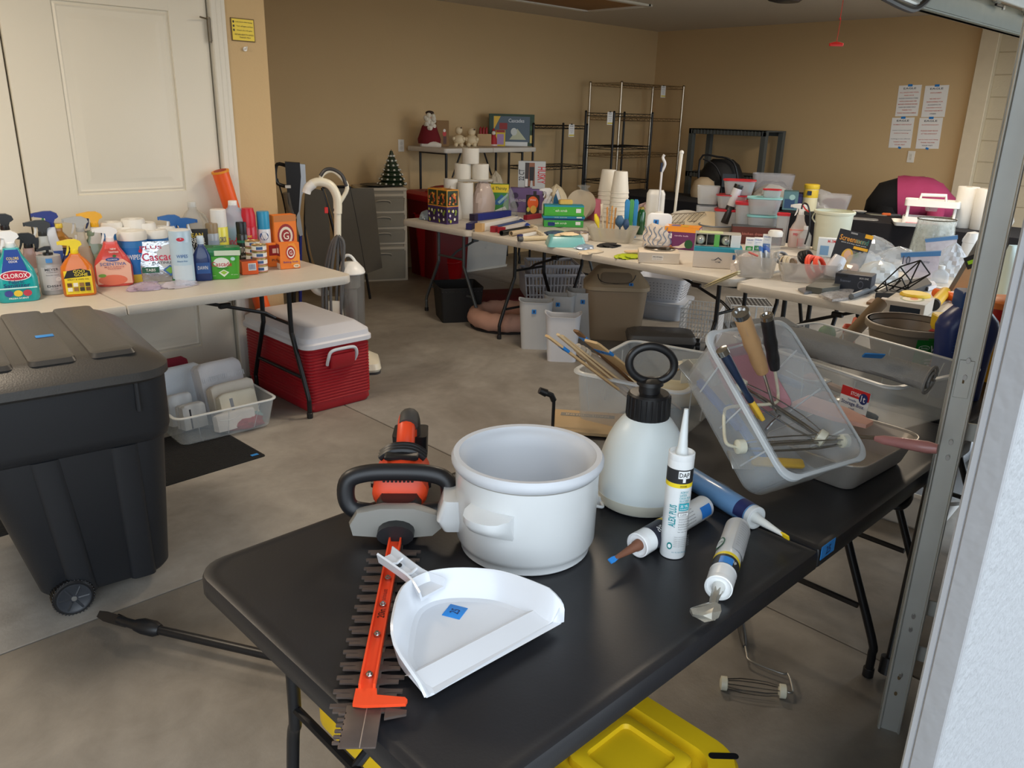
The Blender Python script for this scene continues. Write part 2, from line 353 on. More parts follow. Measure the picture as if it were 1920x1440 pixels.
# outlets
def plate(name, label, P, yaw, sw=False):
    t = T(name, label, 'switch' if sw else 'outlet', P, yaw)
    b = B(mat((236, 232, 222), .4, name='plate')); b.box(.07, .006, .115, 0, 0, -.057, r=.002); b.obj('cover_plate', t)
    b = B(mat((222, 218, 206), .4, name='plate_in'))
    if sw: b.box(.03, .004, .065, 0, -.004, -.032, r=.001); b.m(INK); b.box(.004, .002, .004, 0, -.007, -.02); b.box(.004, .002, .004, 0, -.007, .01)
    else: b.t(rx=PI/2); b.cyl(.017, .003, 0, -.022, .003); b.cyl(.017, .003, 0, .022, .003)
    b.obj('socket', t)
plate('wall_outlet', 'white outlet plate on the back wall left of the tall white table', aty(752, 273, YB-.004), 0)
plate('wall_switch', 'white switch plate on the right wall under the paper notices', atx(1708, 294, XR-.004), -PI/2, True)
# four paper notices on the right wall
NT = {(0, 0): ['ALL SALES ARE FINAL', 'AND AS IS', 'PLEASE HANDLE ITEMS', 'WITH CARE AND ASK', 'BEFORE OPENING BOXES', 'CASH OR CARD ONLY', 'THANK YOU', 'THANK YOU FOR COMING'],
      (1, 0): ['DISCLAIMER', '', 'WE ARE NOT', 'RESPONSIBLE FOR', 'ACCIDENTS OR', 'INJURIES WHILE', 'YOU SHOP AND MOVE', 'ITEMS'],
      (0, 1): ['PAYMENT AND PICKUP', '', 'items must be paid', 'before leaving', '', 'holding is not offered', 'THANK YOU FOR', 'YOUR VISIT'],
      (1, 1): ['SHOPPERS REQUEST', '', 'PLEASE KEEP BAGS', 'AT THE CHECKOUT', '', 'ask for help with lifting', 'THANK YOU FOR', 'YOUR VISIT']}
lb = {(0, 0): 'upper left', (1, 0): 'upper right', (0, 1): 'lower left', (1, 1): 'lower right'}
for (i, j), px in {(0, 0): (1703, 189), (1, 0): (1753, 190), (0, 1): (1690, 249), (1, 1): (1742, 250)}.items():
    P = atx(*px, XR-.002); W, Hh = .225, .30
    t = T('paper_notice', 'white paper notice taped to the right wall, %s of the four' % lb[i, j], 'notice', P, -PI/2, 'paper notices on the right wall'); t.rotation_euler = (0, math.radians(-2), -PI/2)
    b = B(PAPER); b.box(W, .002, Hh, 0, 0, -Hh/2, r=.0003); b.obj('sheet', t)
    it = [('t', 'EAGLE', 0, .9, 1.1, .06, (30, 36, 60))]
    for k, s_ in enumerate(NT[i, j]):
        if s_: it.append(('t', s_, 0, .77-.095*k, min(1.7, .085*len(s_)+.1), .036, (200, 90, 80) if (k+i) % 3 != 2 else (110, 110, 130)))
    b = B(); b.face(W, Hh, it, y=-.0015, z0=-Hh/2); b.obj('printed_text', t)['kind'] = 'stuff'
    b = B(TAPE); b.box(.045, .002, .022, 0, -.002, Hh/2-.012); b.obj('tape_strip', t)
    if j: b = B(TAPE); b.t((.0, -.002, -Hh/2-.008), ry=.3); b.box(.03, .002, .02); b.obj('tape_strip', t)
# vertical galvanised door track in the opening
TX, TY = 1.975, .535
t = T('door_track', 'galvanised steel vertical garage door track at the opening edge', 'door track', (TX, TY, 0), math.radians(-72)); t.scale = (.68, 1, 1)
GALV = mat((204, 206, 202), .42, .6, var=.16, scale=6, bump=.05, bscale=30, name='galvanised')
b = B(GALV)
for pts in ([(-.04, 0), (.04, 0), (.04, .004), (-.04, .004)], [(-.04, 0), (-.036, 0), (-.036, .05), (-.04, .05)], [(.036, 0), (.04, 0), (.04, .06), (.036, .06)]):
    b.prism(pts, 2.25)
b.t((-.032, -.004, 0)); b.cyl(.006, 2.25, n=10, e=.001); b.t((.038, -.002, 0)); b.cyl(.005, 2.25, n=10, e=.001); b.obj('channel', t)

for z in (.12, .17):
    b = B(mat((120, 100, 70), .6, .4, name='rusty_bolt')); b.t((0, -.001, z), rx=PI/2); b.cyl(.0055, .004, n=10); b.obj('bolt', t)
for z in (1.04, 1.0, .84, .80, .32, .36, .18):
    b = B(mat((200, 200, 200), .3, .9, name='bolt')); b.t((.004, -.001, z), rx=PI/2); b.cyl(.007, .005, n=12); b.obj('bolt', t)
b = B(GALV); b.box(.045, .003, .09, .002, -.002, .95, r=.001); b.m(mat((110, 86, 50), .6)); b.box(.006, .004, .018, .002, -.003, .985); b.obj('slot_plate', t)
for z in (.20, .34, .83, 1.5):
    b = B(GALV); b.box(.22, .004, .045, .14, .055, z, r=.001); b.m(BLACK); b.box(.07, .005, .01, .14, .055, z+.018); b.obj('wall_bracket', t)
# wood jamb, white trim board and corner
b = B(mat((168, 140, 96), .7, var=.2, scale=8, name='jamb_wood')); b.box(.04, .06, 2.2, 2.075, YO+.045, 0); struct(b.obj('trim_4'))
GRAIN = mat((150, 150, 152), .6, var=.02, scale=5, bump=.5, bscale=40, name='grain_board')
b = B(GRAIN); b.box(.012, .032, 2.7, 1.068, .2355, -.12, r=.002); struct(b.obj('trim_5'))
b = B(mat((162, 163, 166), .5, var=.01)); b.box(.022, .012, 2.7, 1.075, .2565, -.12, r=.003); struct(b.obj('trim_6'))
# raised door section, handle and header tube
DY = 1.6
Pa, Pb = aty(1722, 12, DY), aty(1920, 78, DY)
t = T('raised_garage_door', 'raised sectional garage door with grey steel frame under the ceiling', 'garage door', (0, 0, 0))
z0 = (Pa.z+Pb.z)/2; GS = mat((120, 124, 116), .45, .5, var=.1, name='grey_steel')
b = B(GS); b.box(4.2, .04, .13, 5.95, DY, z0, r=.004); b.box(4.2, .05, .012, 5.95, DY-.01, z0, r=.003); b.obj('bottom_rail', t)
b = B(mat((205, 207, 202), .5)); b.box(4.2, 1.0, .04, 5.95, DY-.56, z0+.20); b.obj('door_panel', t)
b = B(GALV); b.box(4.2, .05, .012, 5.95, DY-.1, z0+.155, r=.003); b.box(4.2, .012, .06, 5.95, DY-.12, z0+.1, r=.003); b.obj('strut', t)
for x in (4.5, 5.0, 5.5, 6.0, 6.5):
    b = B(GALV); b.box(.07, .02, .03, x, DY-.03, z0+.12); b.m(BLACK); b.box(.12, .012, .012, x, DY-.045, z0+.10); b.t((x+.05, DY-.05, z0+.09)); b.m(CHROME); b.cyl(.008, .02, n=10); b.obj('hinge', t)
b = B(BLACK); q = [aty(*k, DY-.06) for k in ((1655, -6), (1690, 12), (1712, 18), (1730, 8), (1745, -8))]; b.tube(smoothpath(q, 5), .014, 8); b.m(GALV)
b.tube([aty(1680, -8, DY-.05), aty(1720, 8, DY-.05)], .012, 8); b.obj('pull_handle', t)
t = T('opener_housing', 'black garage door opener housing hanging at the top edge', 'opener', at(1470, 3, 2.25)); b = B(BLACK); b.rl([(.22, .14, .06, -.0), (.3, .2, .08, .03), (.3, .2, .08, .12)]); b.obj('housing', t); b = B(WHITE); b.box(.1, .12, .05, .12, -.06, .045); b.obj('lens', t)
Pr = at(1568, 83, 1.95); Pr = aty(1568, 83, 2.6)
t = T('release_handle', 'red pull handle hanging on a red cord from the ceiling', 'pull handle', Pr)
RED = mat((205, 32, 26), .45, name='red_plastic'); b = B(RED); b.t(rz=math.radians(-45)); b.rl([(.085, .018, .008, -.012), (.09, .02, .008, -.006), (.09, .02, .008, .006), (.03, .014, .006, .014)]); b.obj('grip', t)
b = B(RED); b.tube([(0, 0, .01), (.006, -.004, .15), (.004, 0, .16), (.01, -.006, .45)], .0022, 6); b.lathe([(.004, .145), (.006, .15), (.004, .158)], 8); b.obj('cord', t)
b = B(mat((205, 200, 120), .5)); b.box(.16, .16, .03, 0, 0, 0, r=.01); o = b.obj('light_fixture', loc=at(1286, -3, ZC-.03)); tag(o, 'small pale yellow ceiling fixture near the attic hatch', 'light')
for _i, (_x, _y) in enumerate(((.2, 3.1), (3.4, 3.0), (6.2, 2.2))):   # housings added above the three fill lights, out of view
    b = B(WTRIM); b.rl([(.54, .54, .02, 2.485, _x, _y), (.58, .58, .03, 2.50, _x, _y), (.58, .58, .03, ZC-.002, _x, _y)], 4); struct(b.obj('trim_%d' % (7+_i)))
# ---------------- folding tables ----------------
TW = mat((206, 200, 190), .45, var=.05, scale=25, bump=.15, bscale=150, name='table_plastic'); TB = mat((30, 30, 33), .4, var=.3, scale=9, bump=.04, bscale=220, name='black_table_plastic')
LEGG = mat((84, 88, 90), .4, .4, name='grey_legs')
def leg_frame(t, x, yc, z, sp0, sp1, m, side=1, brace=None, zs=.40, bow=True):
    """pair of bent legs in the plane x, crossbars and a diagonal brace towards the table centre"""
    r = .0125
    for s in (-1, 1):
        b = B(m); b.tube(smoothpath([(x, yc+s*sp0, z), (x, yc+s*sp0, zs+.06), (x, yc+s*(sp0+.015), zs), (x, yc+s*(sp1-.01), .13), (x, yc+s*sp1, .08), (x, yc+s*sp1, .025)], 4) if bow else [(x, yc+s*sp0, z), (x, yc+s*sp0, .02)], r, 10)
        l = b.obj('leg', t); c = B(BLACK); c.cyl(.016, .03, x, yc+s*(sp1 if bow else sp0), 0, n=12); c.obj('foot_cap', l)
    yy = sp0+(sp1-sp0)*.55
    for ya, za, ra in ((sp0, zs+.08, .009), (yy, .21, .009), (sp0, z-.01, .011)): b = B(m); b.tube([(x, yc-ya, za), (x, yc+ya, za)], ra, 8); b.obj('crossbar', t)
    if brace:
        b = B(m); b.tube([(x, yc, zs+.08), (x+side*.06, yc, zs+.12), (x+side*brace, yc, z)], .009, 8); b.t((x+side*brace*.45, yc, (zs+.08+z)/2-.01)); b.box(.06, .026, .026, r=.004); b.obj('brace', t)
def folding_table(name, label, x0, x1, y0, y1, z, m, along='X', seam=True, legs=None, lm=None, rad=.06, th=.045, group=None):
    """rectangular blow-moulded folding table; legs: list of (position along, brace length, direction)"""
    cx, cy = (x0+x1)/2, (y0+y1)/2; lm = lm or BLKM
    L, W = (x1-x0, y1-y0) if along == 'X' else (y1-y0, x1-x0)
    t = T(name, label, 'table', (cx, cy, 0), 0 if along == 'X' else PI/2, group)
    hs = [(-L/2, 0), (0, L/2)] if seam else [(-L/2, L/2)]
    for i, (a, c) in enumerate(hs):
        b = B(m); n = 6; pts = []
        for px, py, s0, rd in ((c, W/2, 0, rad if c > 0 else .006), (a, W/2, PI/2, rad if a < 0 else .006), (a, -W/2, PI, rad if a < 0 else .006), (c, -W/2, 1.5*PI, rad if c > 0 else .006)):
            ox = px+(-rd if px == c else rd); oy = py+(-rd if py > 0 else rd)
            for k in range(n+1): ang = s0+PI/2*k/n; pts.append((ox+rd*math.cos(ang), oy+rd*math.sin(ang)))
        ctr = ((a+c)/2, 0)
        def off(e, zz): return [(ctr[0]+(x-ctr[0])*(1-2*e/(c-a)), y*(1-2*e/W), zz) for x, y in pts]
        g = .0015
        b.loft([off(.012, z-th+.012), off(.006, z-th), off(g, z-th+.006), off(g, z-.012), off(.004, z-.003), off(.014, z), off(.020, z-.0015), off(.03, z-.0015)])
        b.obj('tabletop', t)
    if seam:
        b = B(BLACK); 
        for s in (-1, 1): b.t((0, s*(W/2-.02), z-th-.004), rx=PI/2); b.slab([(-.03, .004), (.03, .004), (.02, -.012), (-.02, -.012)], .02)
        for s in (-1, 1): b = B(BLKM); b.tube([(-L/2+.12, s*(W/2-.055), z-th+.003), (L/2-.12, s*(W/2-.055), z-th+.003)], .009, 6); b.obj('side_rail', t)
    for q in (legs or [(-L/2+.22, .5, 1), (L/2-.22, .5, -1)]):
        leg_frame(t, q[0], 0, z-th, q[3] if len(q) > 3 else .15, q[4] if len(q) > 4 else min(.29, W/2-.06), lm, q[2], q[1])
    return t
# left white table with cleaning supplies; its local x runs along the room
folding_table('folding_table', 'white folding table full of cleaning bottles in front of the white door', .02, 2.28, 3.50, 4.20, TZ, TW, legs=[(-.93, .6, 1), (.86, .62, -1)])
folding_table('folding_table', 'long white folding table in the middle, carrying kitchen items and light bulb boxes', 3.78, 4.5, 2.20, 4.34, TZ, TW, 'Y', legs=[(-.86, .55, 1), (.80, .55, -1)])
folding_table('folding_table', 'white folding table with grey legs carrying paper rolls and tissue boxes', 3.80, 5.6, 4.36, 5.17, TZ, TW, legs=[(-.72, .55, 1, .15, .31), (.7, .5, -1)], lm=LEGG)
folding_table('folding_table', 'white folding table at the right carrying bins of cables and plastic bags', 3.72, 4.46, .35, 2.17, TZ, TW, 'Y', legs=[(-.7, .5, 1), (.72, .5, -1)])
folding_table('folding_table', 'white folding table mostly hidden behind the middle table under cups and containers', 4.53, 5.27, 2.30, 4.30, TZ, TW, 'Y', legs=[(-.86, .55, 1), (.80, .55, -1)])
folding_table('folding_table', 'white folding table mostly hidden behind the right table under bucket and bags', 4.49, 5.23, .35, 2.27, TZ, TW, 'Y', legs=[(-.7, .5, 1), (.72, .5, -1)])
folding_table('tall_folding_table', 'tall white folding table at the back wall with christmas figures', 4.99, 6.22, 6.06, 6.66, 1.215, TW, legs=[(-.52, .36, 1, .2, .2), (.5, .36, -1, .2, .2)], rad=.03)
bt = folding_table('folding_table', 'black folding table in front carrying slow cooker, dustpan and hedge trimmer', .49, 2.38, .575, 1.34, TZ, TB, legs=[(-.85, .55, 1, .2, .26), (.72, .5, -1)])
b = tape(bt, (.03, -.384, .718), 0, .06, .03, txt='25'); 
folding_table('folding_table', 'second black folding table behind the storage boxes with the taupe bucket', 2.42, 3.30, .62, 1.36, TZ, TB, seam=False, legs=[(-.28, .3, 1), (.3, .3, -1)])
CLOTH = mat((16, 16, 24), .9, bump=.4, bscale=200, name='black_cloth')
def cloth_table(label, x0, x1, y0, y1, z=.74):
    t = T('cloth_covered_table', label, 'table', ((x0+x1)/2, (y0+y1)/2, 0)); W, D = x1-x0, y1-y0
    b = B(CLOTH); N = 96; secs = []
    base = rr(W, D, .04, 4); m = []
    per = len(base)
    ring = []
    for i in range(per):
        a, c = base[i], base[(i+1) % per]; k = max(1, int(math.dist(a, c)/.05))
        for j in range(k): ring.append((a[0]+(c[0]-a[0])*j/k, a[1]+(c[1]-a[1])*j/k))
    for zz, e in ((.02, .045), (.3, .03), (.6, .012), (z-.02, .0), (z, -.01)):
        q = []
        for i, (x, y) in enumerate(ring):
            f = 1+e*math.sin(i*1.3)*.6+e*.5*math.sin(i*.37+1); q.append((x*f, y*f, zz))
        secs.append(q)
    b.loft(secs, c0=False); b.obj('tablecloth', t)
    b = B(BLKM)
    for s in (-1, 1):
        for u in (-1, 1): b.t(); b.tube([(s*(W/2-.15), u*(D/2-.12), 0), (s*(W/2-.15), u*(D/2-.12), z-.02)], .012, 8)
    b.obj('leg', t)
    return t
cloth_table('long table under a black cloth behind the paper cups and plastic containers', 6.85, 7.6, 3.8, 5.75, .76)
cloth_table('table under a black cloth in front of the bending person', 6.85, 7.6, 1.5, 3.66, .76)
# ---------------- things on the black table ----------------
# slow cooker
Pc = V((1.016, .988, TZ)); R0 = sz(283/2, at(990, 980, .82))*1.03
CH = hgt(Pc, 846)
t = T('slow_cooker', 'white round slow cooker base without its lid on the black table', 'slow cooker', Pc, math.radians(20))
SHELL = mat((206, 208, 208), .3, var=.03, coat=.3, name='enamel'); CROCK = mat((198, 201, 206), .5, var=.02)
b = B(SHELL); b.lathe([(R0*.84, .0), (R0*.87, .004), (R0*.87, .014), (R0*.9, .02), (R0*.93, .03), (R0*.945, CH*.85), (R0*.945, CH*.87), (R0*.9, CH*.87)], 56, c=False); b.obj('body', t)
b = B(mat((150, 148, 142), .4, var=.05)); b.lathe([(R0*.945, CH*.865), (R0*.955, CH*.875), (R0*.955, CH*.885), (R0*.945, CH*.89)], 56, c=False); b.obj('seam_ring', t)
b = B(CROCK); b.lathe([(R0*.80, .05), (R0*.9, .09), (R0*.93, CH*.87), (R0*.97, CH*.885), (R0*1.0, CH*.93), (R0*1.0, CH*.965), (R0*.97, CH), (R0*.90, CH*.995), (R0*.885, CH*.965), (R0*.85, CH*.95), (R0*.80, CH*.90), (R0*.77, CH*.8), (R0*.73, .05), (R0*.66, .035), (.001, .033)], 56, c=False); b.obj('crock', t)
for a in (-1, 1):
    b = B(SHELL); rr_ = R0*.945; zz = CH*.56
    ang = math.radians(-184) if a < 0 else math.radians(-4)
    pts = []
    for s_ in range(9):
        th = (s_-4)/4*.34; e = math.sqrt(max(0, 1-((s_-4)/4.2)**4))
        pts.append((rr_*math.cos(th)-.002, rr_*math.sin(th), (rr_+.045*e)*math.cos(th)))
    sec = []
    for x_, y_, xo in pts: sec.append([(x_-.004, y_, zz+.02), (xo, y_*1.02, zz+.016), (xo, y_*1.02, zz+.004), (xo-.012, y_, zz-.012), (x_-.004, y_, zz-.035)])
    b.t(rz=ang-math.radians(20) if 0 else ang); b.loft(sec); b.obj('handle', t)
b = B(SHELL); b.t(rz=math.radians(119)); b.rl([(.05, .07, .01, CH*.22, R0*.93, 0), (.075, .085, .012, CH*.34, R0*.93, 0), (.05, .075, .012, CH*.55, R0*.93, 0)]); b.obj('control_housing', t)
cord = smoothpath([V((R0*.9, -.07, .06)), V((R0+.045, -.06, .10)), V((R0+.05, -.05, .05)), V((R0+.03, -.08, .02)), V((R0+.06, -.07, .06)), V((R0+.03, -.05, .03)), V((R0+.05, -.09, .012)), V((R0+.08, -.075, .012))], 6)
b = B(SHELL); b.tube([p for p in cord], .0035, 8); b.rl([(.03, .02, .005, .004, R0+.085, -.075), (.03, .02, .005, .024, R0+.085, -.075)]); b.obj('power_cord', t)

# dustpan: survey of outline points lying on the table, then given its rim
t = T('dustpan', 'white plastic dustpan lying on the black table with a blue price sticker', 'dustpan', (0, 0, TZ+.014))
DP = mat((208, 210, 214), .28, var=.02, coat=.3, name='dustpan_plastic')
ol = [(800, 1308), (742, 1218), (741, 1150), (757, 1105), (790, 1082), (830, 1072), (880, 1070), (940, 1076), (1000, 1098), (1048, 1135), (1053, 1168)]
gz = [.004, .03, .045, .047, .047, .047, .047, .047, .045, .03, .004]
gp = [at(x, y, TZ+.012+g) for (x, y), g in zip(ol, gz)]; gp = [V((p.x, p.y, 0)) for p in gp]
ctr = sum(gp, V())/len(gp); lip0, lip1 = gp[0], gp[-1]
rim = smoothpath(gp, 4); n = len(rim); secs = []
hs = [.045*min(1, min(i, n-1-i)/6)**.7+.004 for i in range(n)]
b = B(DP)
for i, p in enumerate(rim):
    d = (rim[min(i+1, n-1)]-rim[max(i-1, 0)]).normalized(); nrm = V((-d.y, d.x, 0))
    if (ctr-p).dot(nrm) < 0: nrm = -nrm
    h = hs[i]; secs.append([tuple(p-nrm*.004+V((0, 0, h))), tuple(p+V((0, 0, h+.002))), tuple(p+nrm*.004+V((0, 0, h-.002))), tuple(p+nrm*(.006+h*.35)+V((0, 0, .006))), tuple(p+nrm*(.012+h*.4)+V((0, 0, .0035))), tuple(p+nrm*(.012+h*.4)+V((0, 0, .0005))), tuple(p+nrm*.004+V((0, 0, .001)))])
b.loft(secs); 
inner = [V(s_[4]) for s_ in secs]
b.add([tuple(v) for v in inner], [tuple(range(n))]); b.add([(v.x, v.y, .0006) for v in inner], [tuple(range(n-1, -1, -1))]); b.obj('pan', t)
b = B(DP); u = (lip1-lip0); L_ = u.length; u.normalize(); nn = V((-u.y, u.x, 0)); 
if (ctr-lip0).dot(nn) < 0: nn = -nn
b.add([tuple(lip0+V((0, 0, .001))), tuple(lip1+V((0, 0, .001))), tuple(lip1+nn*.045+V((0, 0, .012))), tuple(lip1+nn*.055+V((0, 0, .006))), tuple(lip0+nn*.055+V((0, 0, .006))), tuple(lip0+nn*.045+V((0, 0, .012)))], [(0, 1, 2, 5), (5, 2, 3, 4)]); b.obj('ramp_lip', t)
ha, hb = at(722, 1032, TZ+.075), at(812, 1098, TZ+.06); ha.z -= TZ+.014; hb.z -= TZ+.014
u = (hb-ha).normalized(); s_ = u.cross(V((0, 0, 1))).normalized(); sec = []
for k in range(9):
    f = k/8; p = ha.lerp(hb, f); wd = .019-.002*math.sin(f*PI)+.012*max(0, f-.7)/.3; 
    sec.append([tuple(p+s_*wd+V((0, 0, .0))), tuple(p+s_*(wd-.003)+V((0, 0, .002))), tuple(p+s_*(wd-.007)-V((0, 0, .012))), tuple(p-s_*(wd-.007)-V((0, 0, .012))), tuple(p-s_*(wd-.003)+V((0, 0, .002))), tuple(p-s_*wd), tuple(p-s_*(wd-.004)-V((0, 0, .018))), tuple(p+s_*(wd-.004)-V((0, 0, .018)))])
b = B(DP); b.loft(sec)
for f in (.25, .55): p = ha.lerp(hb, f); b.tube([p+s_*.014-V((0, 0, .004)), p-V((0, 0, .009)), p-s_*.014-V((0, 0, .004))], .003, 6)
b.m(BLACK); p = ha.lerp(hb, .28); b.t(tuple(p-V((0, 0, .011)))); b.cyl(.007, .001, n=14); b.obj('handle', t)
Pt = at(853, 1145, TZ+.02); b = B(TAPE); b.t((Pt.x, Pt.y, .0035), rz=math.radians(25)); b.box(.034, .032, .0012, r=.0002)
b.face(1, 1, [('t', '25', 0, 0, .026, .016, (15, 40, 90), 0)], mp=lambda x, z, l: (x*.5, z, .0016)); b.obj('price_tape', t)

# hedge trimmer
A0, A1 = at(742, 1000, TZ+.03), at(668, 1395, TZ+.02)
u = (A1-A0); u.z = 0; Lb = u.length; yaw = math.atan2(u.y, u.x)
t = T('hedge_trimmer', 'orange and black cordless hedge trimmer with a long toothed blade', 'hedge trimmer', (A0.x, A0.y, TZ), yaw)
ORG = mat((232, 74, 34), .4, var=.04, name='orange_plastic'); BLD = mat((92, 80, 74), .5, .5, var=.3, scale=30, name='blade_steel'); BLKP = mat((24, 25, 28), .42, var=.05)
zb = .012
b = B(ORG); b.t((0, 0, zb+.004)); b.loft([[(x, -.012, 0), (x, -.012, .012), (x, -.009, .012), (x, -.008, .003), (x, .008, .003), (x, .009, .012), (x, .012, .012), (x, .012, 0)] for x in (-.02, Lb*.80)])
b.obj('blade_guide', t)
b = B(ORG); b.t((0, 0, zb+.003)); b.prism([(Lb*.80, -.016), (Lb*.86, -.016), (Lb*.865, 0), (Lb*.86, .058), (Lb*.845, .060), (Lb*.835, .056), (Lb*.825, .016), (Lb*.80, .014)], .005); b.obj('tip_guard', t)
b = B(BLD)
b.box(Lb*1.02, .03, .003, Lb*.47, 0, zb-.004); b.box(Lb*.15, .05, .003, Lb*.925, .0, zb-.001, r=.001); b.prism([(Lb*.86, .03), (Lb*.87, .06), (Lb*.885, .06), (Lb*.90, .03)], .004, zb-.002)
for k in range(6): b.box(.006, .012, .004, Lb*(.88+.02*k), -.028, zb-.002)
b.m(mat((150, 138, 128), .4, .6)); b.box(Lb*.14, .0015, .0035, Lb*.93, .004, zb-.001)
b.obj('blade_bar', t)
NTH = 15
tooth = None
for k in range(NTH):
    x = .03+k*(Lb*.84)/NTH
    for s_ in (-1, 1):
        for q, dz, ln in ((0, -.0075, .038), (.5, -.003, .030)):
            xx = x+q*Lb*.84/NTH
            if tooth is None:
                b = B(BLD); b.prism([(-.007, .012), (.007, .012), (.004, .03), (.0035, .05), (-.0035, .05), (-.004, .03)], .003); tooth = b.obj('tooth', t); o = tooth
            else: o = tooth.copy(); COL.objects.link(o)
            o.location = (xx, 0, zb+dz+.001); o.scale = (1, s_*(1 if q == 0 else .86), 1)
for f in (.13, .27, .42, .57, .75):
    b = B(CHROME); b.cyl(.006, .006, Lb*f, 0, zb+.006, n=8); b.cyl(.0035, .009, Lb*f, 0, zb+.006, n=8); b.obj('blade_screw', t)
b = B(pt((60, 20, 10))); b.face(1, 1, [('t', '20in', 0, 0, .05, .012, (40, 14, 8)), ('t', 'CAUTION BLADES', 0, 0, .07, .006, (120, 10, 20))], mp=lambda x, z, l: ((Lb*.46 if l == 0 else Lb*.36)-x*.5, -z, zb+.0075)); b.obj('printed_text', t)
# guard, handle loop, motor body, rear handle
GRY = mat((140, 138, 132), .45, var=.06, name='grey_plastic')
b = B(GRY); g = [(-.085, .018), (-.09, .04), (-.075, .066), (-.03, .076), (.035, .076), (.08, .062), (.088, .035), (.07, .018), (.03, .014), (-.03, .014)]
b.t((-.012, 0, 0)); b.loft([[(.0, y, z) for y, z in g], [(-.012, y*1.04, z*1.03) for y, z in g], [(-.03, y*.96, z*.98) for y, z in g]]); b.obj('hand_guard', t)
b = B(BLKP); b.loft([[(-.0, y*1.0, z) for y, z in circ(.032, 16, .02)] if 0 else [(x, .036*math.cos(a), .03+.022*math.sin(a)) for a in [2*PI*i/16 for i in range(16)]] for x in (.012, -.05)])
b.rl([(.15, .085, .03, .008, -.10, 0), (.16, .09, .035, .06, -.10, 0), (.13, .07, .03, .075, -.10, 0)]); b.obj('gear_housing', t)
RS = Matrix.Diagonal((.82, 1, .92, 1))
lp = smoothpath([(-.05, -.05, .05), (-.052, -.088, .056), (-.055, -.102, .08), (-.06, -.096, .115), (-.064, -.06, .128), (-.066, 0, .13), (-.064, .06, .128), (-.06, .096, .115), (-.055, .102, .08), (-.052, .088, .056), (-.05, .05, .05)], 5)
b = B(BLKP); b.tube(lp, .0175, 14)
for k in range(8): b.tube([(-.066+.0*k, -.028+k*.008, .108), (-.066, -.028+k*.008, .115)], .0028, 6)
b.obj('front_handle', t)
b = B(ORG).t(mtx=RS); b.loft([[(x, w_*math.cos(a), zc+h_*math.sin(a)) for a in [2*PI*i/20 for i in range(20)]] for x, w_, h_, zc in ((-.10, .042, .035, .06), (-.115, .056, .05, .075), (-.19, .060, .062, .08), (-.25, .056, .058, .08), (-.29, .045, .045, .085), (-.30, .03, .03, .085))]); b.obj('motor_housing', t)
b = B(BLKP).t(mtx=RS)
for k in range(3): b.tube(smoothpath([(-.2-.018*k, -.046, .125), (-.2-.018*k, -.02, .143), (-.2-.018*k, .02, .143), (-.2-.018*k, .046, .125)], 4), .0085, 8)
b.box(.05, .07, .012, -.19, 0, .132, r=.005); b.box(.03, .124, .02, -.16, 0, .07, r=.008); b.obj('vent_grille', t)
b = B(ORG).t(mtx=RS); b.tube(smoothpath([(-.27, 0, .10), (-.31, 0, .14), (-.36, 0, .165), (-.41, 0, .14), (-.43, 0, .08), (-.40, 0, .04), (-.32, 0, .035), (-.28, 0, .06)], 5), .02, 12); b.obj('rear_handle', t)
b = B(mat((60, 58, 56), .6)).t(mtx=RS); b.tube(smoothpath([(-.33, .004, .160), (-.37, .004, .170), (-.42, .004, .14), (-.438, .004, .085)], 5), .0215, 12); b.obj('grip_cover', t)
b = B(BLKP).t(mtx=RS); b.rl([(.10, .075, .012, .02, -.47, 0), (.10, .08, .012, .10, -.46, 0)]); b.obj('battery', t)

# pump sprayer jug
P = at(1208, 948, TZ); P = V((1.338, .948, TZ)); k = dep(P+V((0, 0, .1)))/F_PX
t = T('pump_sprayer', 'translucent white pump sprayer bottle with a black ring handle', 'sprayer', P)
zN = hgt(P, 778); Rb = 86*k
JUG = mat((222, 230, 230), .35, alpha=.93, var=.04, sub=.25, name='milky_plastic')
jp = [(.72, 0), (.86, .012), (.94, .04), (.99, .10), (1.0, .18), (.995, .3), (.96, .46), (.90, .6), (.80, .74), (.68, .86), (.55, .95), (.44, 1.0), (.36, 1.03)]
b = B(JUG); b.lathe([(Rb*r_, zN*z_) for r_, z_ in jp], 40); b.obj('tank', t)
b = B(mat((205, 202, 186), .4, sub=.2)); b.lathe([(Rb*.7, .001), (Rb*.865, .006), (Rb*.945, zN*.04), (Rb*.995, zN*.10), (Rb*1.003, zN*.165), (Rb*.5, zN*.165)], 40)
b.obj('residue', t)
c0 = Rb*.455; hC = 38*k*1.08
b = B(BLACK); b.lathe([(c0, zN*.985), (c0*1.02, zN*.99+.002), (c0*.98, zN+hC), (c0*.9, zN+hC+.004), (c0*.5, zN+hC+.005), (c0*.5, zN+hC+.02), (c0*.62, zN+hC+.022), (c0*.6, zN+hC+.03), (c0*.3, zN+hC+.035)], 32); 
for i in range(24): a = 2*PI*i/24; b.tube([(c0*math.cos(a), c0*math.sin(a), zN+.002), (c0*.985*math.cos(a), c0*.985*math.sin(a), zN+hC-.002)], .0022, 5)
b.obj('pump_cap', t)
zr = zN+hC+.035+30*k*.9; a_ = math.radians(-38); rx, rz = 42*k, 33*k
b = B(BLACK); loop = [(rx*math.cos(q)*math.cos(a_), rx*math.cos(q)*math.sin(a_), zr+rz*math.sin(q)+ (-.1*rx*math.cos(q))) for q in [2*PI*i/36 for i in range(36)]]; b.tube(loop, .0088, 12, True); b.obj('ring_handle', t)
b = B(BLACK); b.tube([(0, 0, zN+hC+.02), (0, 0, zr-rz+.004)], .009, 12); b.obj('pump_rod', t)
tape(t, (Rb*.62, -Rb*.5, zN*.80), math.radians(40), .02, .014, .9)

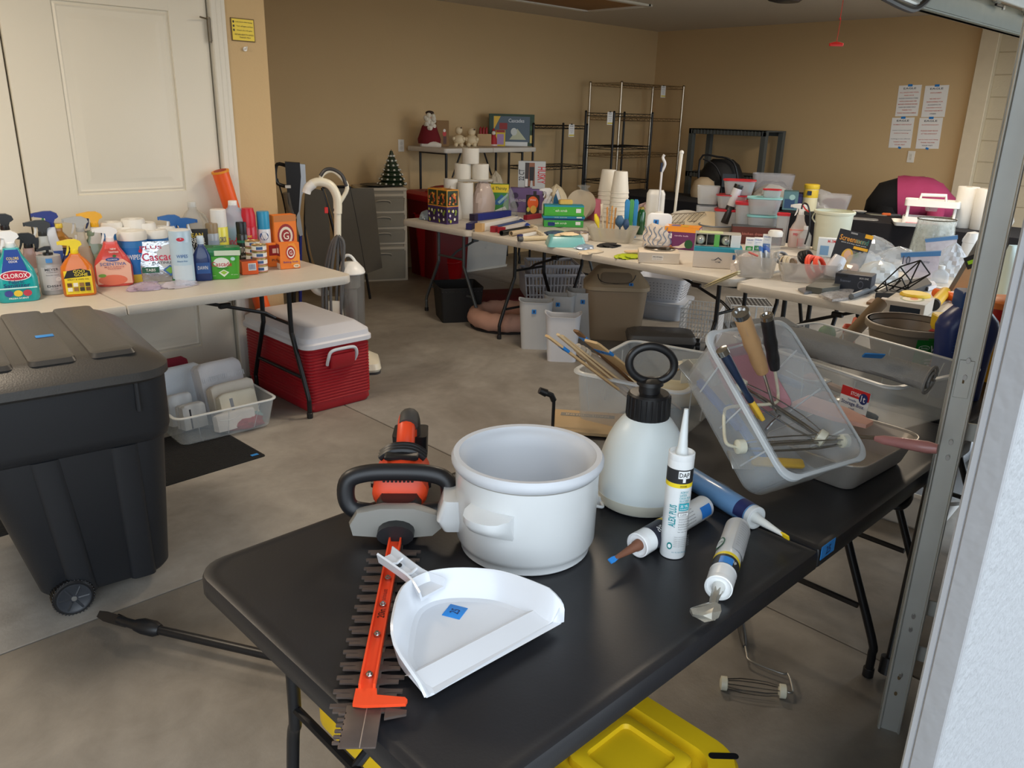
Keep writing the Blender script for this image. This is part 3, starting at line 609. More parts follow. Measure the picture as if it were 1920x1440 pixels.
# caulk tubes; built along local z, nozzle up
def caulk(name, label, P, rot, body, items, capc, nozc, nl=.085, tip=None, L=.216, R=.0245, nozr=.0095):
    t = T(name, label, 'caulk tube', P, rot=rot, group='caulk tubes on the black table')
    b = B(body); b.lathe([(R-.001, 0), (R, .002), (R, L-.012), (R*.99, L-.012)], 32); b.obj('tube_body', t)
    b = B(capc); b.lathe([(R*1.0, L-.012), (R*1.01, L-.011), (R*1.01, L), (R*.93, L+.001), (R*.88, L-.006), (R*.3, L-.004)], 32); b.obj('end_cap', t)
    b = B(nozc); b.lathe([(nozr*1.25, L-.006), (nozr*1.15, L+.006), (nozr, L+.008), (nozr*.42, L+nl), (nozr*.36, L+nl)], 16); b.obj('nozzle', t)
    if tip: tip(t, L+nl)
    b = B(); b.flatprint = 1; b.face(2*R, L, items, R=R); b.obj('printed_label', t)
    return t
WT = mat((236, 238, 238), .3, coat=.3, var=.02); W_ = (240, 242, 242)
P = at(1263, 1046, TZ); P.z = TZ
caulk('caulk_tube', 'white caulk tube standing upright with teal lettering and a bare nozzle', P+V((.013, .013, 0)), (0, 0, math.radians(-36)), WT,
      [('r', -2.2, .74, 2.2, .87, (40, 40, 42)), ('r', -2.2, .70, 2.2, .74, (240, 214, 40)), ('r', -.45, .79, .45, .86, W_), ('r', -.1, .755, .12, .79, W_), ('t', 'DAP', 0, .825, .75, .042, (20, 20, 22)),
       ('t', 'DOORS', 0, .719, .5, .018, (60, 50, 10)), ('t', 'ALEX PLUS', -.62, .43, 1.9, .062, (20, 150, 160), 90), ('e', -.62, .135, .2, .035, (20, 130, 130)), ('e', -.62, .135, .12, .02, W_), ('t', 'ACRYLIC', .12, .665, .62, .02, (30, 160, 175)), ('t', 'LATEX', .05, .637, .5, .02, (30, 160, 175)), ('t', 'CAULK PLUS', .2, .61, .85, .02, (30, 160, 175)), ('t', 'SILICONE', .14, .583, .7, .02, (30, 160, 175)),
       ('r', -.2, .49, .55, .56, (24, 160, 176)), ('t', '35 YR.', .17, .534, .58, .026, W_), ('t', 'DURABILITY', .17, .507, .6, .01, W_), ('r', -.22, .435, .5, .472, (70, 70, 72)), ('r', -.2, .438, .48, .469, W_), ('t', 'CLEAR', .14, .454, .5, .017, (50, 50, 52))]
      + [('t', s_, .25, .41-.024*i, .8, .011, (90, 92, 96)) for i, s_ in enumerate(('windows and trim', 'doors and siding', 'baseboards', 'paintable', 'water clean up', 'low odor formula'))]
      + [('t', 'indoor and outdoor use caulk', .2, .24-.018*i, 1.1, .009, (130, 132, 134)) for i in range(6)] + [('t', '10.1 FL OZ (300 mL)', .05, .09, .9, .016, (30, 140, 160))], WT, mat((225, 230, 230), .3, alpha=.9))
def lay(p0, p1, roll=0, R=.0245):
    """rotation and position for a tube lying on the table from p0 (butt) towards p1 (cap)"""
    a, c = at(*p0, TZ+R), at(*p1, TZ+R); d = (c-a).normalized(); q = d.to_track_quat('Z', 'Y')
    m = q.to_matrix().to_4x4() @ Matrix.Rotation(math.radians(roll), 4, 'Z')
    return V((a.x, a.y, TZ+R+.0005)), m.to_euler(), (c-a).length
def squash(col, w=.02):
    def f(t, z):
        b = B(col); b.rl([(.006, .006, .002, z-.012), (w, .004, .0015, z+.006), (w*.9, .003, .001, z+.016)]); b.obj('taped_tip', t)
    return f
def foil(t, z):
    b = B(mat((176, 172, 160), .25, .6, var=.25, scale=60)); b.tube([(0, 0, z-.05), (.001, 0, z-.02), (0, .001, z)], [.0095, .008, .007], 7)
    r_ = random.Random(5); b.loft([[((x+(.006 if zz > z+.01 else 0))*s_+r_.uniform(-.0035, .0035), y*s_*f_+r_.uniform(-.003, .003), zz+r_.uniform(-.004, .004)) for x, y in ((-.018, -.008), (-.008, -.014), (.004, -.012), (.018, -.006), (.024, .004), (.012, .010), (-.002, .013), (-.016, .008))] for s_, f_, zz in ((.4, .9, z-.006), (.75, .9, z+.006), (1.1, .7, z+.018), (1.2, .5, z+.030), (1.0, .3, z+.042))]); b.obj('foil_wrap', t, smooth=False)
P, e, l = lay((1320, 950), (1195, 1023), 150)
caulk('caulk_tube', 'caulk tube lying by the slow cooker with a brown nozzle wrapped in blue tape', P, e, WT,
      [('r', -3, .66, 3, .86, (30, 34, 48)), ('r', -3, .62, 3, .66, (240, 214, 40)), ('t', 'DAP', 0, .77, .7, .05, W_, 90), ('r', 1.6, .0, 3.1, .60, (32, 44, 110)), ('r', -1.2, .05, -.2, .2, (40, 120, 205))]
      + [('t', 'sealant instructions and warnings', -.9+.25*i, .38, 1.6, .012, (110, 112, 118), 90) for i in range(8)], mat((236, 236, 236), .4), mat((120, 78, 58), .5), .07, squash(TAPE, .012), L=max(.15, l-.0))
b = B(TAPE); b.face(.05, .216, [('r', .2, .68, 1.3, .88, (40, 128, 205)), ('r', .2, .1, 1.3, .28, (40, 128, 205))], R=.0255); 
P, e, l = lay((1290, 893), (1418, 972), 110)
BLU = mat((106, 152, 200), .35, coat=.3, var=.03)
caulk('caulk_tube', 'blue caulk tube lying by the tilted box with a yellow nozzle tip', P, e, BLU,
      [('r', -3, .80, 3, .93, (36, 44, 96)), ('r', -1.3, .82, -.2, .92, (40, 130, 210)), ('r', -2.2, .36, -.6, .46, (34, 44, 100)), ('t', 'DAP', -1.2, .42, .7, .05, W_, 90), ('t', 'ALEX PLUS', -1.2, .62, 1.2, .05, W_, 90), ('t', 'SPACKLING', -.5, .62, 1.2, .02, W_, 90)] + [('t', 'acrylic latex caulk plus silicone', .1+.22*i, .5, 1.5, .012, (150, 180, 210), 90) for i in range(6)],
      mat((235, 238, 238), .35), mat((228, 230, 226), .35), .075, squash(mat((238, 206, 30), .5), .012), L=max(.16, l))
P, e, l = lay((1383, 990), (1347, 1103), 180)
caulk('caulk_tube', 'white caulk tube at the table front edge with foil over its nozzle', P, e, WT,
      [('r', -3, .66, 3, .80, (34, 36, 38)), ('r', -3, .80, 3, .83, W_), ('r', -3, .62, 3, .66, (240, 214, 40)), ('t', 'DAP', -.6, .73, .6, .045, W_, 180), ('r', -.6, .70, .4, .80, (40, 130, 210)), ('e', .9, .45, .45, .09, (60, 120, 80)), ('e', .9, .45, .36, .07, W_), ('t', 'siding', .9, .45, .6, .03, (50, 110, 70), 180), ('r', -1.6, .06, -.2, .55, (190, 192, 194))] + [('t', 'directions and safety information here', -.9+.0*i, .09+.04*i, 1.1, .012, (110, 112, 116), 180) for i in range(11)],
      WT, mat((215, 216, 212), .4), .06, foil, L=max(.16, l))

# cardboard sheet and small wand at the back of the slow cooker
KRAFT = mat((196, 166, 124), .8, var=.08, scale=12, name='kraft')
P = at(1075, 800, TZ); t = T('cardboard_template', 'thin kraft cardboard sheet with a printed drawing behind the slow cooker', 'cardboard', (P.x+.07, P.y-.06, TZ), math.radians(-52))
b = B(KRAFT); b.box(.30, .16, .012); b.obj('sheet', t); b = B(); b.face(1, 1, [('r', -.13, .03, .02, .055, (70, 60, 44)), ('t', 'INSTRUCTIONS', -.055, .0425, .12, .012, (196, 166, 124)), ('t', 'fold here', .08, 0, .08, .02, (90, 76, 56))], mp=lambda x, z, l: (x, z, .0125+.0004*l)); b.obj('printed_text', t)
P = at(1036, 808, TZ); t = T('spray_wand', 'small black wand with an angled nozzle standing behind the slow cooker', 'wand', P)
h = hgt(P, 735); b = B(BLACK); b.tube([(0, 0, 0), (0, 0, h*.8)], .0045, 8); b.tube([(0, 0, h*.78), (-.006, .004, h*.92), (-.022, .014, h)], .008, 8); b.obj('shaft', t); b = B(BLACK); b.tube([(-.018, .012, h*.98), (-.034, .022, h*1.06)], [.011, .009], 10); b.obj('nozzle', t)
# ---------------- storage boxes on the black tables ----------------
def bin_open(t, W, D, H, m=CLEAR, taper=.86, r=.03, lip=.012, wall=.002, ribs=True):
    b = B(m); b.cup([(W*taper, D*taper, r, 0), (W*taper+.01, D*taper+.01, r, .008), (W-2*lip, D-2*lip, r, H-.012), (W-2*lip, D-2*lip, r, H)], wall, 6); b.obj('box_body', t)
    b = B(mat((225, 230, 232), .3, alpha=.7, var=.02)); o = [(W-2*lip, D-2*lip, r, H-.002), (W, D, r+lip, H-.004), (W, D, r+lip, H), (W-.004, D-.004, r+lip, H+.002), (W-2*lip-.004, D-2*lip-.004, r, H+.002), (W-2*lip-.004, D-2*lip-.004, r, H-.002)]
    b.rl(o, 6, False, False); b.obj('rim', t)
    if ribs:
        b = B(mat((225, 230, 232), .3, alpha=.45, var=.02))
        for s in (-1, 1):
            for k in (-.3, 0, .3): b.tube([(k*W*taper, s*(D*taper/2+.004), .012), (k*W, s*(D/2-lip+.001), H-.014)], .0018, 5)
            b.tube(smoothpath([(-.1*W, s*(D/2-lip+.002), H*.66), (0, s*(D/2-lip+.0), H*.6), (.1*W, s*(D/2-lip+.002), H*.66)], 5), .002, 5)
        b.obj('molded_rib', t)['kind'] = 'stuff'
WOOD = mat((206, 170, 120), .6, var=.15, scale=20, name='pale_wood'); WOOD2 = mat((214, 184, 140), .6, var=.1, scale=12)
# box A with paint sticks
PA = V((1.80, 1.265, TZ)); YA = math.radians(14)
t = T('storage_box', 'clear storage box of paint stirring sticks behind the pump sprayer', 'storage box', PA, YA); HA = .15
bin_open(t, .41, .33, HA)
MA = Matrix.Translation(PA) @ Matrix.Rotation(YA, 4, 'Z')
def stick(name, label, top, base, w_, th, m, cat='stick', group=None):
    """long thing leaning in box A: top given by the photo point and height, base in box coordinates"""
    a = MA @ V(base); c = at(top[0], top[1], top[2]); d = c-a; L = d.length; q = d.to_track_quat('Z', 'Y')
    return a, q.to_euler(), L
for i, (top, base, m_, w_, lab) in enumerate((((1026, 630, 1.03), (-.05, -.05, .006), WOOD, .026, 'wooden stirring stick with a blue sticker, leftmost in the stick box'), ((1046, 627, 1.04), (-.02, -.02, .006), WOOD2, .014, 'thin pale stirring stick, left one of the pair in the stick box'), ((1054, 630, 1.03), (.0, -.04, .006), WOOD2, .014, 'thin pale stirring stick, right one of the pair in the stick box'), ((1080, 620, 1.04), (.05, .0, .006), mat((120, 84, 50), .6, var=.2), .022, 'dark edged stirring stick with blue tape beside the rolled brush handle'), ((1108, 640, 1.02), (.08, -.04, .006), WOOD, .05, 'wide tan wooden board leaning at the right of the sticks'))):
    a, e, L = stick('', '', top, base, 0, 0, None)
    t = T('stir_stick', lab, 'stick', a, rot=e, group='sticks in the clear box')
    b = B(m_); b.rl([(w_, .006, .002, 0), (w_, .006, .002, L-.01), (w_*.8, .006, .002, L)], 2); b.obj('stick', t)
    if i in (0, 3, 4): b = B(TAPE); b.box(w_+.002, .0075, .026, 0, 0, L*(.84 if i != 3 else .88)); b.m(INK); b.box(.003, .009, .012, 0, 0, L*.85+.006); b.obj('price_tape', t)
a, e, L = stick('', '', (1080, 650, .99), (.03, .02, .02), 0, 0, None)
t = T('paint_brush', 'old cream paint brush handle with carved rings standing in the stick box', 'brush', a, rot=e)
b = B(mat((214, 200, 178), .6, var=.2, scale=30)); b.lathe([(.012, 0), (.017, .03), (.019, L*.5), (.017, L*.8), (.013, L*.86), (.016, L*.875), (.012, L*.89), (.016, L*.905), (.012, L*.92), (.015, L*.94), (.010, L*.965), (.012, L*.985), (.006, L)], 16); b.obj('handle', t)
for nm, lab, px, col in (('caulk_tube', 'yellowed caulk tube lying in the stick box at its right end', (1280, 720), (216, 206, 172)),):
    t = T(nm, lab, 'caulk tube', MA @ V((.12, .02, .045)), rot=(PI/2, 0, math.radians(30)), group='tubes inside the stick box'); b = B(mat(col, .5, var=.1)); b.lathe([(.024, -.1), (.025, -.095), (.025, .095), (.023, .1)], 24); b.obj('tube_body', t); b = B(mat((160, 90, 60), .5)); b.lathe([(.02, .1), (.02, .104), (.008, .105), (.004, .15)], 16); b.obj('nozzle', t)
t = T('caulk_tube', 'caulk tube with a round open end low in the stick box', 'caulk tube', MA @ V((.06, -.03, .03)), rot=(PI/2, 0, math.radians(70)), group='tubes inside the stick box'); b = B(mat((206, 190, 160), .5, var=.1)); b.lathe([(.024, -.1), (.025, -.095), (.025, .095), (.023, .1)], 24); b.obj('tube_body', t); b = B(mat((180, 84, 50), .5)); b.lathe([(.02, .1), (.02, .104), (.012, .105)], 16); b.obj('end_plug', t)
t = T('plastic_scraper', 'cream plastic trim guard sticking out at the right rim of the stick box', 'scraper', at(1282, 712, .84), math.radians(-30)); b = B(mat((226, 220, 200), .4, alpha=.9)); b.box(.05, .09, .003, 0, 0, .04); b.box(.05, .003, .07, 0, -.03, .0); b.obj('guard_plate', t)
t = T('red_pencil', 'red tipped pencil lying in the stick box', 'pencil', MA @ V((.02, .05, .06)), rot=(math.radians(60), 0, .8)); b = B(mat((210, 40, 40), .4)); b.cyl(.004, .12, n=6); b.obj('shaft', t); b = B(WOOD); b.lathe([(.004, .12), (.001, .135)], 6); b.obj('tip', t)
# tilted box with roller frames
MT = Matrix(((.973, .167, -.161, 1.648), (-.232, .728, -.646, .877), (.009, .665, .747, .857), (0, 0, 0, 1)))
q_ = MT.to_3x3(); q_.col[0].normalize(); q_.col[2] = q_.col[0].cross(q_.col[1]).normalized(); q_.col[1] = q_.col[2].cross(q_.col[0])
MT = Matrix.Translation((1.648, .877, .861)) @ q_.to_4x4()
t = T('tilted_storage_box', 'clear storage box tilted on its edge, holding paint roller frames', 'storage box', MT.translation, rot=MT.to_euler())
L_, W_2, D_ = .385, .272, .145
b = B(mat((215, 222, 226), .28, alpha=.3, var=.03)); b.cup([(W_2*.8, L_*.84, .035, 0), (W_2*.86, L_*.88, .04, .012), (W_2-.026, L_-.026, .04, D_-.012), (W_2-.024, L_-.024, .04, D_)], .003, 7); b.obj('box_body', t)
b = B(mat((225, 232, 236), .3, alpha=.75, var=.02))
ring = []; N = 72; base = rr(W_2, L_, .05, 17)
for i, (x, y) in enumerate(base): ring.append((x, y))
secs = []
for e, z in ((-.012, D_-.002), (.0, D_-.008), (.0, D_), (-.003, D_+.002), (-.013, D_+.002)):
    s_ = []
    for x, y in ring:
        wv = .006*math.cos(2*PI*x/(W_2*.5)) if abs(y) > L_*.40 and e > -.01 else 0
        d_ = V((x, y)).normalized(); s_.append((x+d_.x*(e), y+d_.y*(e)+(wv if y > 0 else -wv), z))
    secs.append(s_)
b.loft(secs, False, False); b.obj('rim', t)
b = B(mat((230, 235, 238), .3, alpha=.7, var=.02))
for s in (-1, 1):
    for k in (-.28, 0, .28): b.tube([(s*(W_2*.42), k*L_*.9, .03), (s*(W_2/2-.012), k*L_, D_-.012)], .0022, 5)
b.tube(smoothpath([(-.05, L_/2-.02, D_*.6), (0, L_/2-.018, D_*.5), (.05, L_/2-.02, D_*.6)], 5), .003, 6); b.obj('molded_rib', t)['kind'] = 'stuff'
def inT(x, y, z): return MT @ V((x, y, z))
def px3(x, y, z): return at(x, y, z)
def roller(name, label, pts, ca, cb, hand, hmat, hr, wire, capm, cr=.019, cg=None, tp=False):
    """paint roller frame: wire path, cage between ca and cb with wires and caps, handle hand=(p0,p1)"""
    t = T(name, label, 'paint roller', (0, 0, 0), group='paint roller frames')
    b = B(wire); b.tube(smoothpath(pts, 5), .0038, 8); b.obj('frame_wire', t)
    a, c = V(ca), V(cb); d = (c-a); L = d.length; q = d.to_track_quat('Z', 'Y').to_matrix().to_4x4(); M = Matrix.Translation(a) @ q
    b = B(CHROME)
    for i in range(5):
        an = 2*PI*i/5; b.t(mtx=M); b.tube([(.6*cr*math.cos(an), .6*cr*math.sin(an), .01), (cr*1.05*math.cos(an), cr*1.05*math.sin(an), L*.3), (cr*1.1*math.cos(an), cr*1.1*math.sin(an), L*.5), (cr*1.05*math.cos(an), cr*1.05*math.sin(an), L*.7), (.6*cr*math.cos(an), .6*cr*math.sin(an), L-.01)], .0016, 5)
    b.tube([(0, 0, 0), (0, 0, L)], .004, 6); b.obj('cage_wire', t)
    for z0, z1 in ((0, .022), (L-.022, L)):
        b = B(capm).t(mtx=M); b.lathe([(cr*.6, z0), (cr, z0+.003), (cr, z1-.003), (cr*.6, z1)], 20); b.obj('end_cap', t)
    if hand:
        a, c = V(hand[0]), V(hand[1]); d = c-a; L = d.length; M = Matrix.Translation(a) @ d.to_track_quat('Z', 'Y').to_matrix().to_4x4()
        b = B(hmat).t(mtx=M); b.lathe([(r_*hr, z_*L) for r_, z_ in ((.55, 0), (.8, .02), (.9, .1), (1.0, .22), (.92, .36), (1.08, .5), (.95, .62), (1.0, .75), (1.0, .9), (.96, .93))], 20); b.obj('handle', t)
        b = B(CHROME).t(mtx=M); b.lathe([(hr*.97, L*.925), (hr*1.02, L*.93), (hr*1.02, L*.995), (hr*.7, L), (hr*.5, L*.97)], 20); b.obj('ferrule', t)
        if tp: b = B(TAPE).t(mtx=M); b.face(1, 1, [('r', -.02, .70, .025, .84, (38, 128, 215))], mp=lambda x, z, l: (1.03*hr*math.sin(x/hr*1+3.6), 1.03*hr*math.cos(x/hr*1+3.6), z*L)); b.obj('price_tape', t)
    return t
CREAM = mat((222, 220, 200), .4); HW = mat((204, 160, 112), .5, var=.1, scale=30)
roller('roller_frame', 'paint roller frame with a wavy wooden handle in the tilted box', [px3(1432, 700, 1.0), px3(1452, 765, .92), px3(1463, 778, .89), px3(1448, 792, .88), inT(-.02, -.04, .06)], inT(-.02, .09, .05), px3(1548, 826, .865), (px3(1430, 698, 1.0), px3(1388, 584, 1.16)), HW, .018, CHROME, CREAM, tp=True)
roller('roller_frame', 'paint roller frame with a paint spattered black handle in the tilted box', [px3(1453, 695, 1.0), px3(1459, 740, .93), px3(1452, 756, .93), px3(1405, 760, .93), px3(1366, 764, .93), px3(1358, 776, .92), px3(1358, 812, .89), px3(1363, 832, .88), px3(1380, 838, .87)], px3(1380, 838, .87), px3(1590, 826, .86), (px3(1453, 693, 1.0), px3(1437, 590, 1.14)), mat((34, 34, 36), .35, var=.8, scale=60), .0145, mat((220, 214, 190), .6, var=.2, scale=40), CREAM, cr=.016)
t = T('paint_brush', 'navy handled brush with a metal end leaning in the tilted box', 'brush', px3(1408, 752, .97), rot=(px3(1353, 655, 1.09)-px3(1408, 752, .97)).to_track_quat('Z', 'Y').to_euler())
Lb_ = (px3(1353, 655, 1.09)-px3(1408, 752, .97)).length
b = B(mat((30, 46, 72), .35, coat=.3)); b.lathe([(.009, 0), (.010, .01), (.008, Lb_*.2), (.011, Lb_*.55), (.013, Lb_*.85), (.011, Lb_*.92)], 16, .8); b.obj('handle', t); b = B(CHROME); b.lathe([(.0115, Lb_*.90), (.013, Lb_*.91), (.013, Lb_*1.0), (.008, Lb_*1.01)], 16); b.obj('ferrule', t)
b = B(mat((236, 190, 60), .6, var=.2)); b.rl([(.03, .01, .004, -.05), (.028, .011, .004, -.015), (.018, .011, .004, 0)]); b.obj('bristles', t)
for i, (x, y, z, c_, lab, an) in enumerate(((-.07, .06, .012, (40, 96, 180), 'blue handled scraper seen through the side of the tilted box', .3), (-.04, -.02, .012, (60, 120, 200), 'long blue tool lying along the bottom of the tilted box', .1), (.0, -.11, .014, (232, 190, 80), 'yellow handled brush at the low end of the tilted box', 1.3))):
    t = T('hand_tool', lab, 'hand tool', inT(x, y, z), rot=(MT @ Matrix.Rotation(an, 4, 'Z')).to_euler(), group='tools inside the tilted box')
    b = B(mat(c_, .4)); b.box(.022, .15, .014, 0, 0, 0, r=.005); b.obj('handle', t); b = B(mat((200, 200, 196), .3, .8)); b.box(.045, .06, .004, 0, .10, .005); b.obj('blade', t)
t = T('paint_tray', 'pink plastic paint pad tray lying in the tilted box', 'tray', inT(.03, .1, .03), rot=MT.to_euler()); b = B(mat((206, 150, 158), .5, alpha=.9)); b.cup([(.14, .15, .02, 0), (.17, .19, .02, .02)], .003); b.obj('tray', t)
# metal pan
PP = V((1.88, .745, TZ)); YP = math.radians(-3)
t = T('metal_paint_pan', 'used steel loaf shaped paint pan at the table edge', 'pan', PP, YP); PANM = mat((196, 190, 182), .36, .6, var=.2, scale=14)
b = B(PANM); b.cup([(.27, .19, .03, 0), (.285, .205, .035, .01), (.325, .245, .045, .07), (.335, .255, .045, .072), (.335, .255, .045, .075)], .0025, 6); b.obj('pan', t)
t = T('paint_pad', 'pink paint pad brush with a long dusty pink handle over the steel pan', 'paint pad', PP); 
pk = mat((190, 130, 128), .4, var=.12, scale=30, coat=.4)
ha, hb = px3(1640, 822, .845), px3(1758, 842, .855); b = B(pk); b.tube([ha-PP, ha.lerp(hb, .15)-PP, ha.lerp(hb, .5)-PP, ha.lerp(hb, .85)-PP, hb-PP], [.006, .011, .013, .0145, .011], 14); b.obj('handle', t)
b = B(mat((226, 178, 162), .6, var=.12, scale=25)); c0_, c1_ = px3(1500, 755, .84)-PP, px3(1630, 800, .83)-PP; u = (c1_-c0_).normalized(); s_ = u.cross(V((0, 0, 1))).normalized()
b.loft([[tuple(p+s_*w_+V((0, 0, h_))) for w_, h_ in ((-.045, 0), (.045, 0), (.045, .012), (-.045, .012))] for p in (c0_, c0_.lerp(c1_, .6))] + [[tuple(c1_+s_*w_+V((0, 0, h_))) for w_, h_ in ((-.02, 0), (.02, 0), (.02, .01), (-.02, .01))]]); b.obj('pad_head', t)
b = B(CHROME); b.tube([px3(1590, 817, .85)-PP, ha-PP+V((.004, 0, 0))], .005, 8); b.obj('shank', t)
# box B with rolled cloth
PB = V((2.375, .965, TZ)); YBx = math.radians(76)
t = T('storage_box', 'clear storage box with a red and white label and rolled grey fabric', 'storage box', PB, YBx); bin_open(t, .60, .42, .15)
b = B(); b.box(.088, .0012, .078, -.10, .0, -.039, r=.0003); 
MB_ = Matrix.Translation((0, 0, 0))
t2 = B(PAPER); t2.t((-.185, .1995, .075), rx=math.radians(-6), rz=PI); t2.box(.09, .001, .08, 0, 0, -.04, r=.0002)
t2.face(.09, .08, [('r', -1, 0, 1, 1, (236, 238, 240)), ('r', -1, .68, 1, 1, (206, 36, 40)), ('r', -1, 0, 1, .22, (206, 36, 40)), ('t', 'STORE', .05, .82, .7, .12, (240, 240, 240)), ('e', .62, .74, .3, .19, (28, 44, 110)), ('t', '1t', .62, .74, .3, .22, (240, 240, 240)), ('t', 'Versatile', -.1, .59, .6, .08, (80, 110, 160)), ('t', 'Storage Box', 0, .45, 1.6, .17, (60, 70, 120)), ('t', 'small', 0, .30, .4, .07, (90, 90, 120)), ('t', 'stackable and clear', 0, .12, 1.3, .06, (240, 220, 220))], y=-.001, z0=-.04)
t2.obj('printed_label', t)
MBB = Matrix.Translation(PB) @ Matrix.Rotation(YBx, 4, 'Z')
FAB = mat((140, 140, 138), .95, var=.12, scale=12, bump=.5, bscale=300, name='grey_fabric')
t = T('rolled_drop_cloth', 'rolled grey fabric lying across the labelled storage box with blue tape', 'fabric', (0, 0, 0))
a, c = px3(1478, 628, .965), px3(1742, 712, .925); d = (c-a); L = d.length; M = Matrix.Translation(a) @ d.to_track_quat('Z', 'Y').to_matrix().to_4x4()
b = B(FAB).t(mtx=M); secs = []; NS = 26
for j in range(NS):
    z = L*j/(NS-1); s_ = []
    for i in range(20):
        an = 2*PI*i/20; r_ = .036*(1+.10*math.sin(3*an+z*9)+.04*math.sin(7*an+z*31))*(1+.12*math.sin(z*14)); 
        s_.append((r_*1.35*math.cos(an), r_*.85*math.sin(an), z))
    secs.append(s_)
b.loft(secs); b.obj('roll', t)
b = B(FAB).t(mtx=M); b.tube([(.05*math.cos(x), .035*math.sin(x), L+.002) for x in [k*.5 for k in range(13)]], .004, 6); b.tube([(.03*math.cos(x)*(1-.06*k), .02*math.sin(x), L+.004) for k, x in enumerate([k*.6 for k in range(11)])], .004, 6); b.obj('roll_end', t)
b = B(FAB).t(mtx=M); secs = [[(x*s_, y*s_, z) for x, y in ((-.03, -.03), (.02, -.05), (.05, .0), (.01, .04))] for s_, z in ((.8, .02), (1.1, -.03), (.6, -.09), (.2, -.13))]; b.loft(secs); b.obj('loose_end', t)
Pt = px3(1638, 668, .975); b = B(TAPE); b.t(tuple(Pt), rx=-.6, rz=-.9); b.rl([(.05, .03, .004, 0), (.052, .03, .004, .003)], 2); b.obj('price_tape', t)
for i, (x, y, z, c_, lab) in enumerate(((.13, .10, .02, (70, 126, 190), 'blue taped paint brush lying against the front of the labelled box'), (-.15, .12, .015, (60, 64, 72), 'dark tool lying along the front of the labelled box'), (.0, .0, .012, (190, 150, 120), 'tan tool in the middle of the labelled box'))):
    t = T('paint_brush', lab, 'brush', MBB @ V((x, y, z)), rot=(0, .1, YBx+.15+PI), group='brushes inside the labelled box')
    b = B(mat(c_, .5)); b.box(.11, .02, .02, 0, 0, 0, r=.006); b.obj('handle', t); b = B(mat((204, 204, 200), .3, .8)); b.box(.03, .05, .02, -.07, 0, 0); b.obj('ferrule', t); b = B(mat((196, 140, 110), .8, bump=.6, bscale=400)); b.box(.05, .052, .018, -.108, 0, .001, r=.004); b.obj('bristles', t)
# taupe bucket, jugs and bottles on the second black table
Pk = V((2.895, .985, TZ)); R_ = sz(146, Pk+V((0, 0, .15)))/2*1.0; hk = hgt(Pk, 603)
t = T('taupe_bucket', 'taupe plastic bucket with a green label standing on the second black table', 'bucket', Pk, math.radians(-30)); TAU = mat((138, 126, 110), .42, var=.04)
b = B(TAU); b.pot([(R_*.70, 0), (R_*.76, .01), (R_*.98, hk*.86), (R_*1.06, hk*.86), (R_*1.07, hk*.98), (R_*1.05, hk), (R_*1.0, hk)], .004, 40); b.obj('bucket', t)
b = B(); b.flatprint = 1
gl = [('r', -.5, .12, .95, .80, (26, 120, 44)), ('r', -.2, .80, .7, .86, (40, 150, 60)), ('e', -.25, .62, .17, .06, (230, 240, 230)), ('e', -.25, .62, .15, .048, (26, 120, 44)), ('t', 'Scotts', -.25, .62, .2, .04, (240, 244, 240)), ('t', 'Whirl', .3, .6, .75, .16, (236, 242, 236)), ('t', 'HAND-POWERED', .22, .34, .7, .045, (220, 236, 220)), ('t', 'SPREADER', .1, .26, .4, .04, (220, 236, 220)), ('e', .05, .19, .07, .03, (236, 240, 236))]
def mpk(x, z, l): r_ = R_*(.768+.222*z/.86)+.0025+.0005*l; a = x*.85-.05; return (r_*math.sin(a), -r_*math.cos(a), z*hk)
b.face(1, 1, [g_ if g_[0] != 'r' else ('p', [(g_[1]+(g_[3]-g_[1])*k/12, g_[2]) for k in range(13)]+[(g_[3]-(g_[3]-g_[1])*k/12, g_[4]) for k in range(13)], g_[5]) for g_ in gl[1:]], mp=mpk)
b2 = B(pt((26, 120, 44))); secs = []
vs = []; fs = []
for k in range(17):
    x = -.5+1.45*k/16
    for z in (.12, .80): p = mpk(x, z, -1.5); vs.append(p)
for k in range(16): fs.append((2*k, 2*k+2, 2*k+3, 2*k+1))
b2.add(vs, fs); b2.obj('green_label', t); b.obj('printed_text', t)
def jug(name, label, bx, by, ty, w_, col, capc, P=None, hz=.62, group=None, labels=None, dd=.55, trans=False, turn=0, z=TZ):
    P0, W, D, H, yaw = G(bx, by, ty, w_, z, d=None, turn=turn); P = P or P0; D = W*dd
    t = T(name, label, 'jug', P, yaw, group); m = mat(col, .35, alpha=.5 if trans else 1)
    b = B(m); b.rl([(W*.9, D*.9, D*.25, 0), (W, D, D*.3, .01), (W, D, D*.3, H*.55), (W*.92, D*.9, D*.3, H*.68), (W*.6, D*.7, D*.25, H*.80), (W*.28, W*.28, W*.13, H*.88), (W*.26, W*.26, W*.12, H*.92)], 5); b.obj('body', t)
    b = B(m); b.tube(smoothpath([(W*.12, 0, H*.86), (W*.36, 0, H*.80), (W*.46, 0, H*.66), (W*.46, 0, H*.52)], 5), [W*.06]*16, 8); b.obj('handle', t)
    b = B(mat(capc, .4)); b.cyl(W*.16, H*.11, 0, 0, H*.89, n=18); b.obj('cap', t)
    if labels: b = B(); b.face(W, H, labels, y=-D/2); b.obj('printed_label', t)
    return t
P0 = V((2.668, .742, TZ)); NAVY = (26, 46, 104)
t = T('blue_jug', 'navy blue plastic jug with a squared cap and molded grip', 'jug', P0, math.radians(-50)); s1 = dep(P0)/F_PX; H = hgt(P0, 545); W = 108*s1
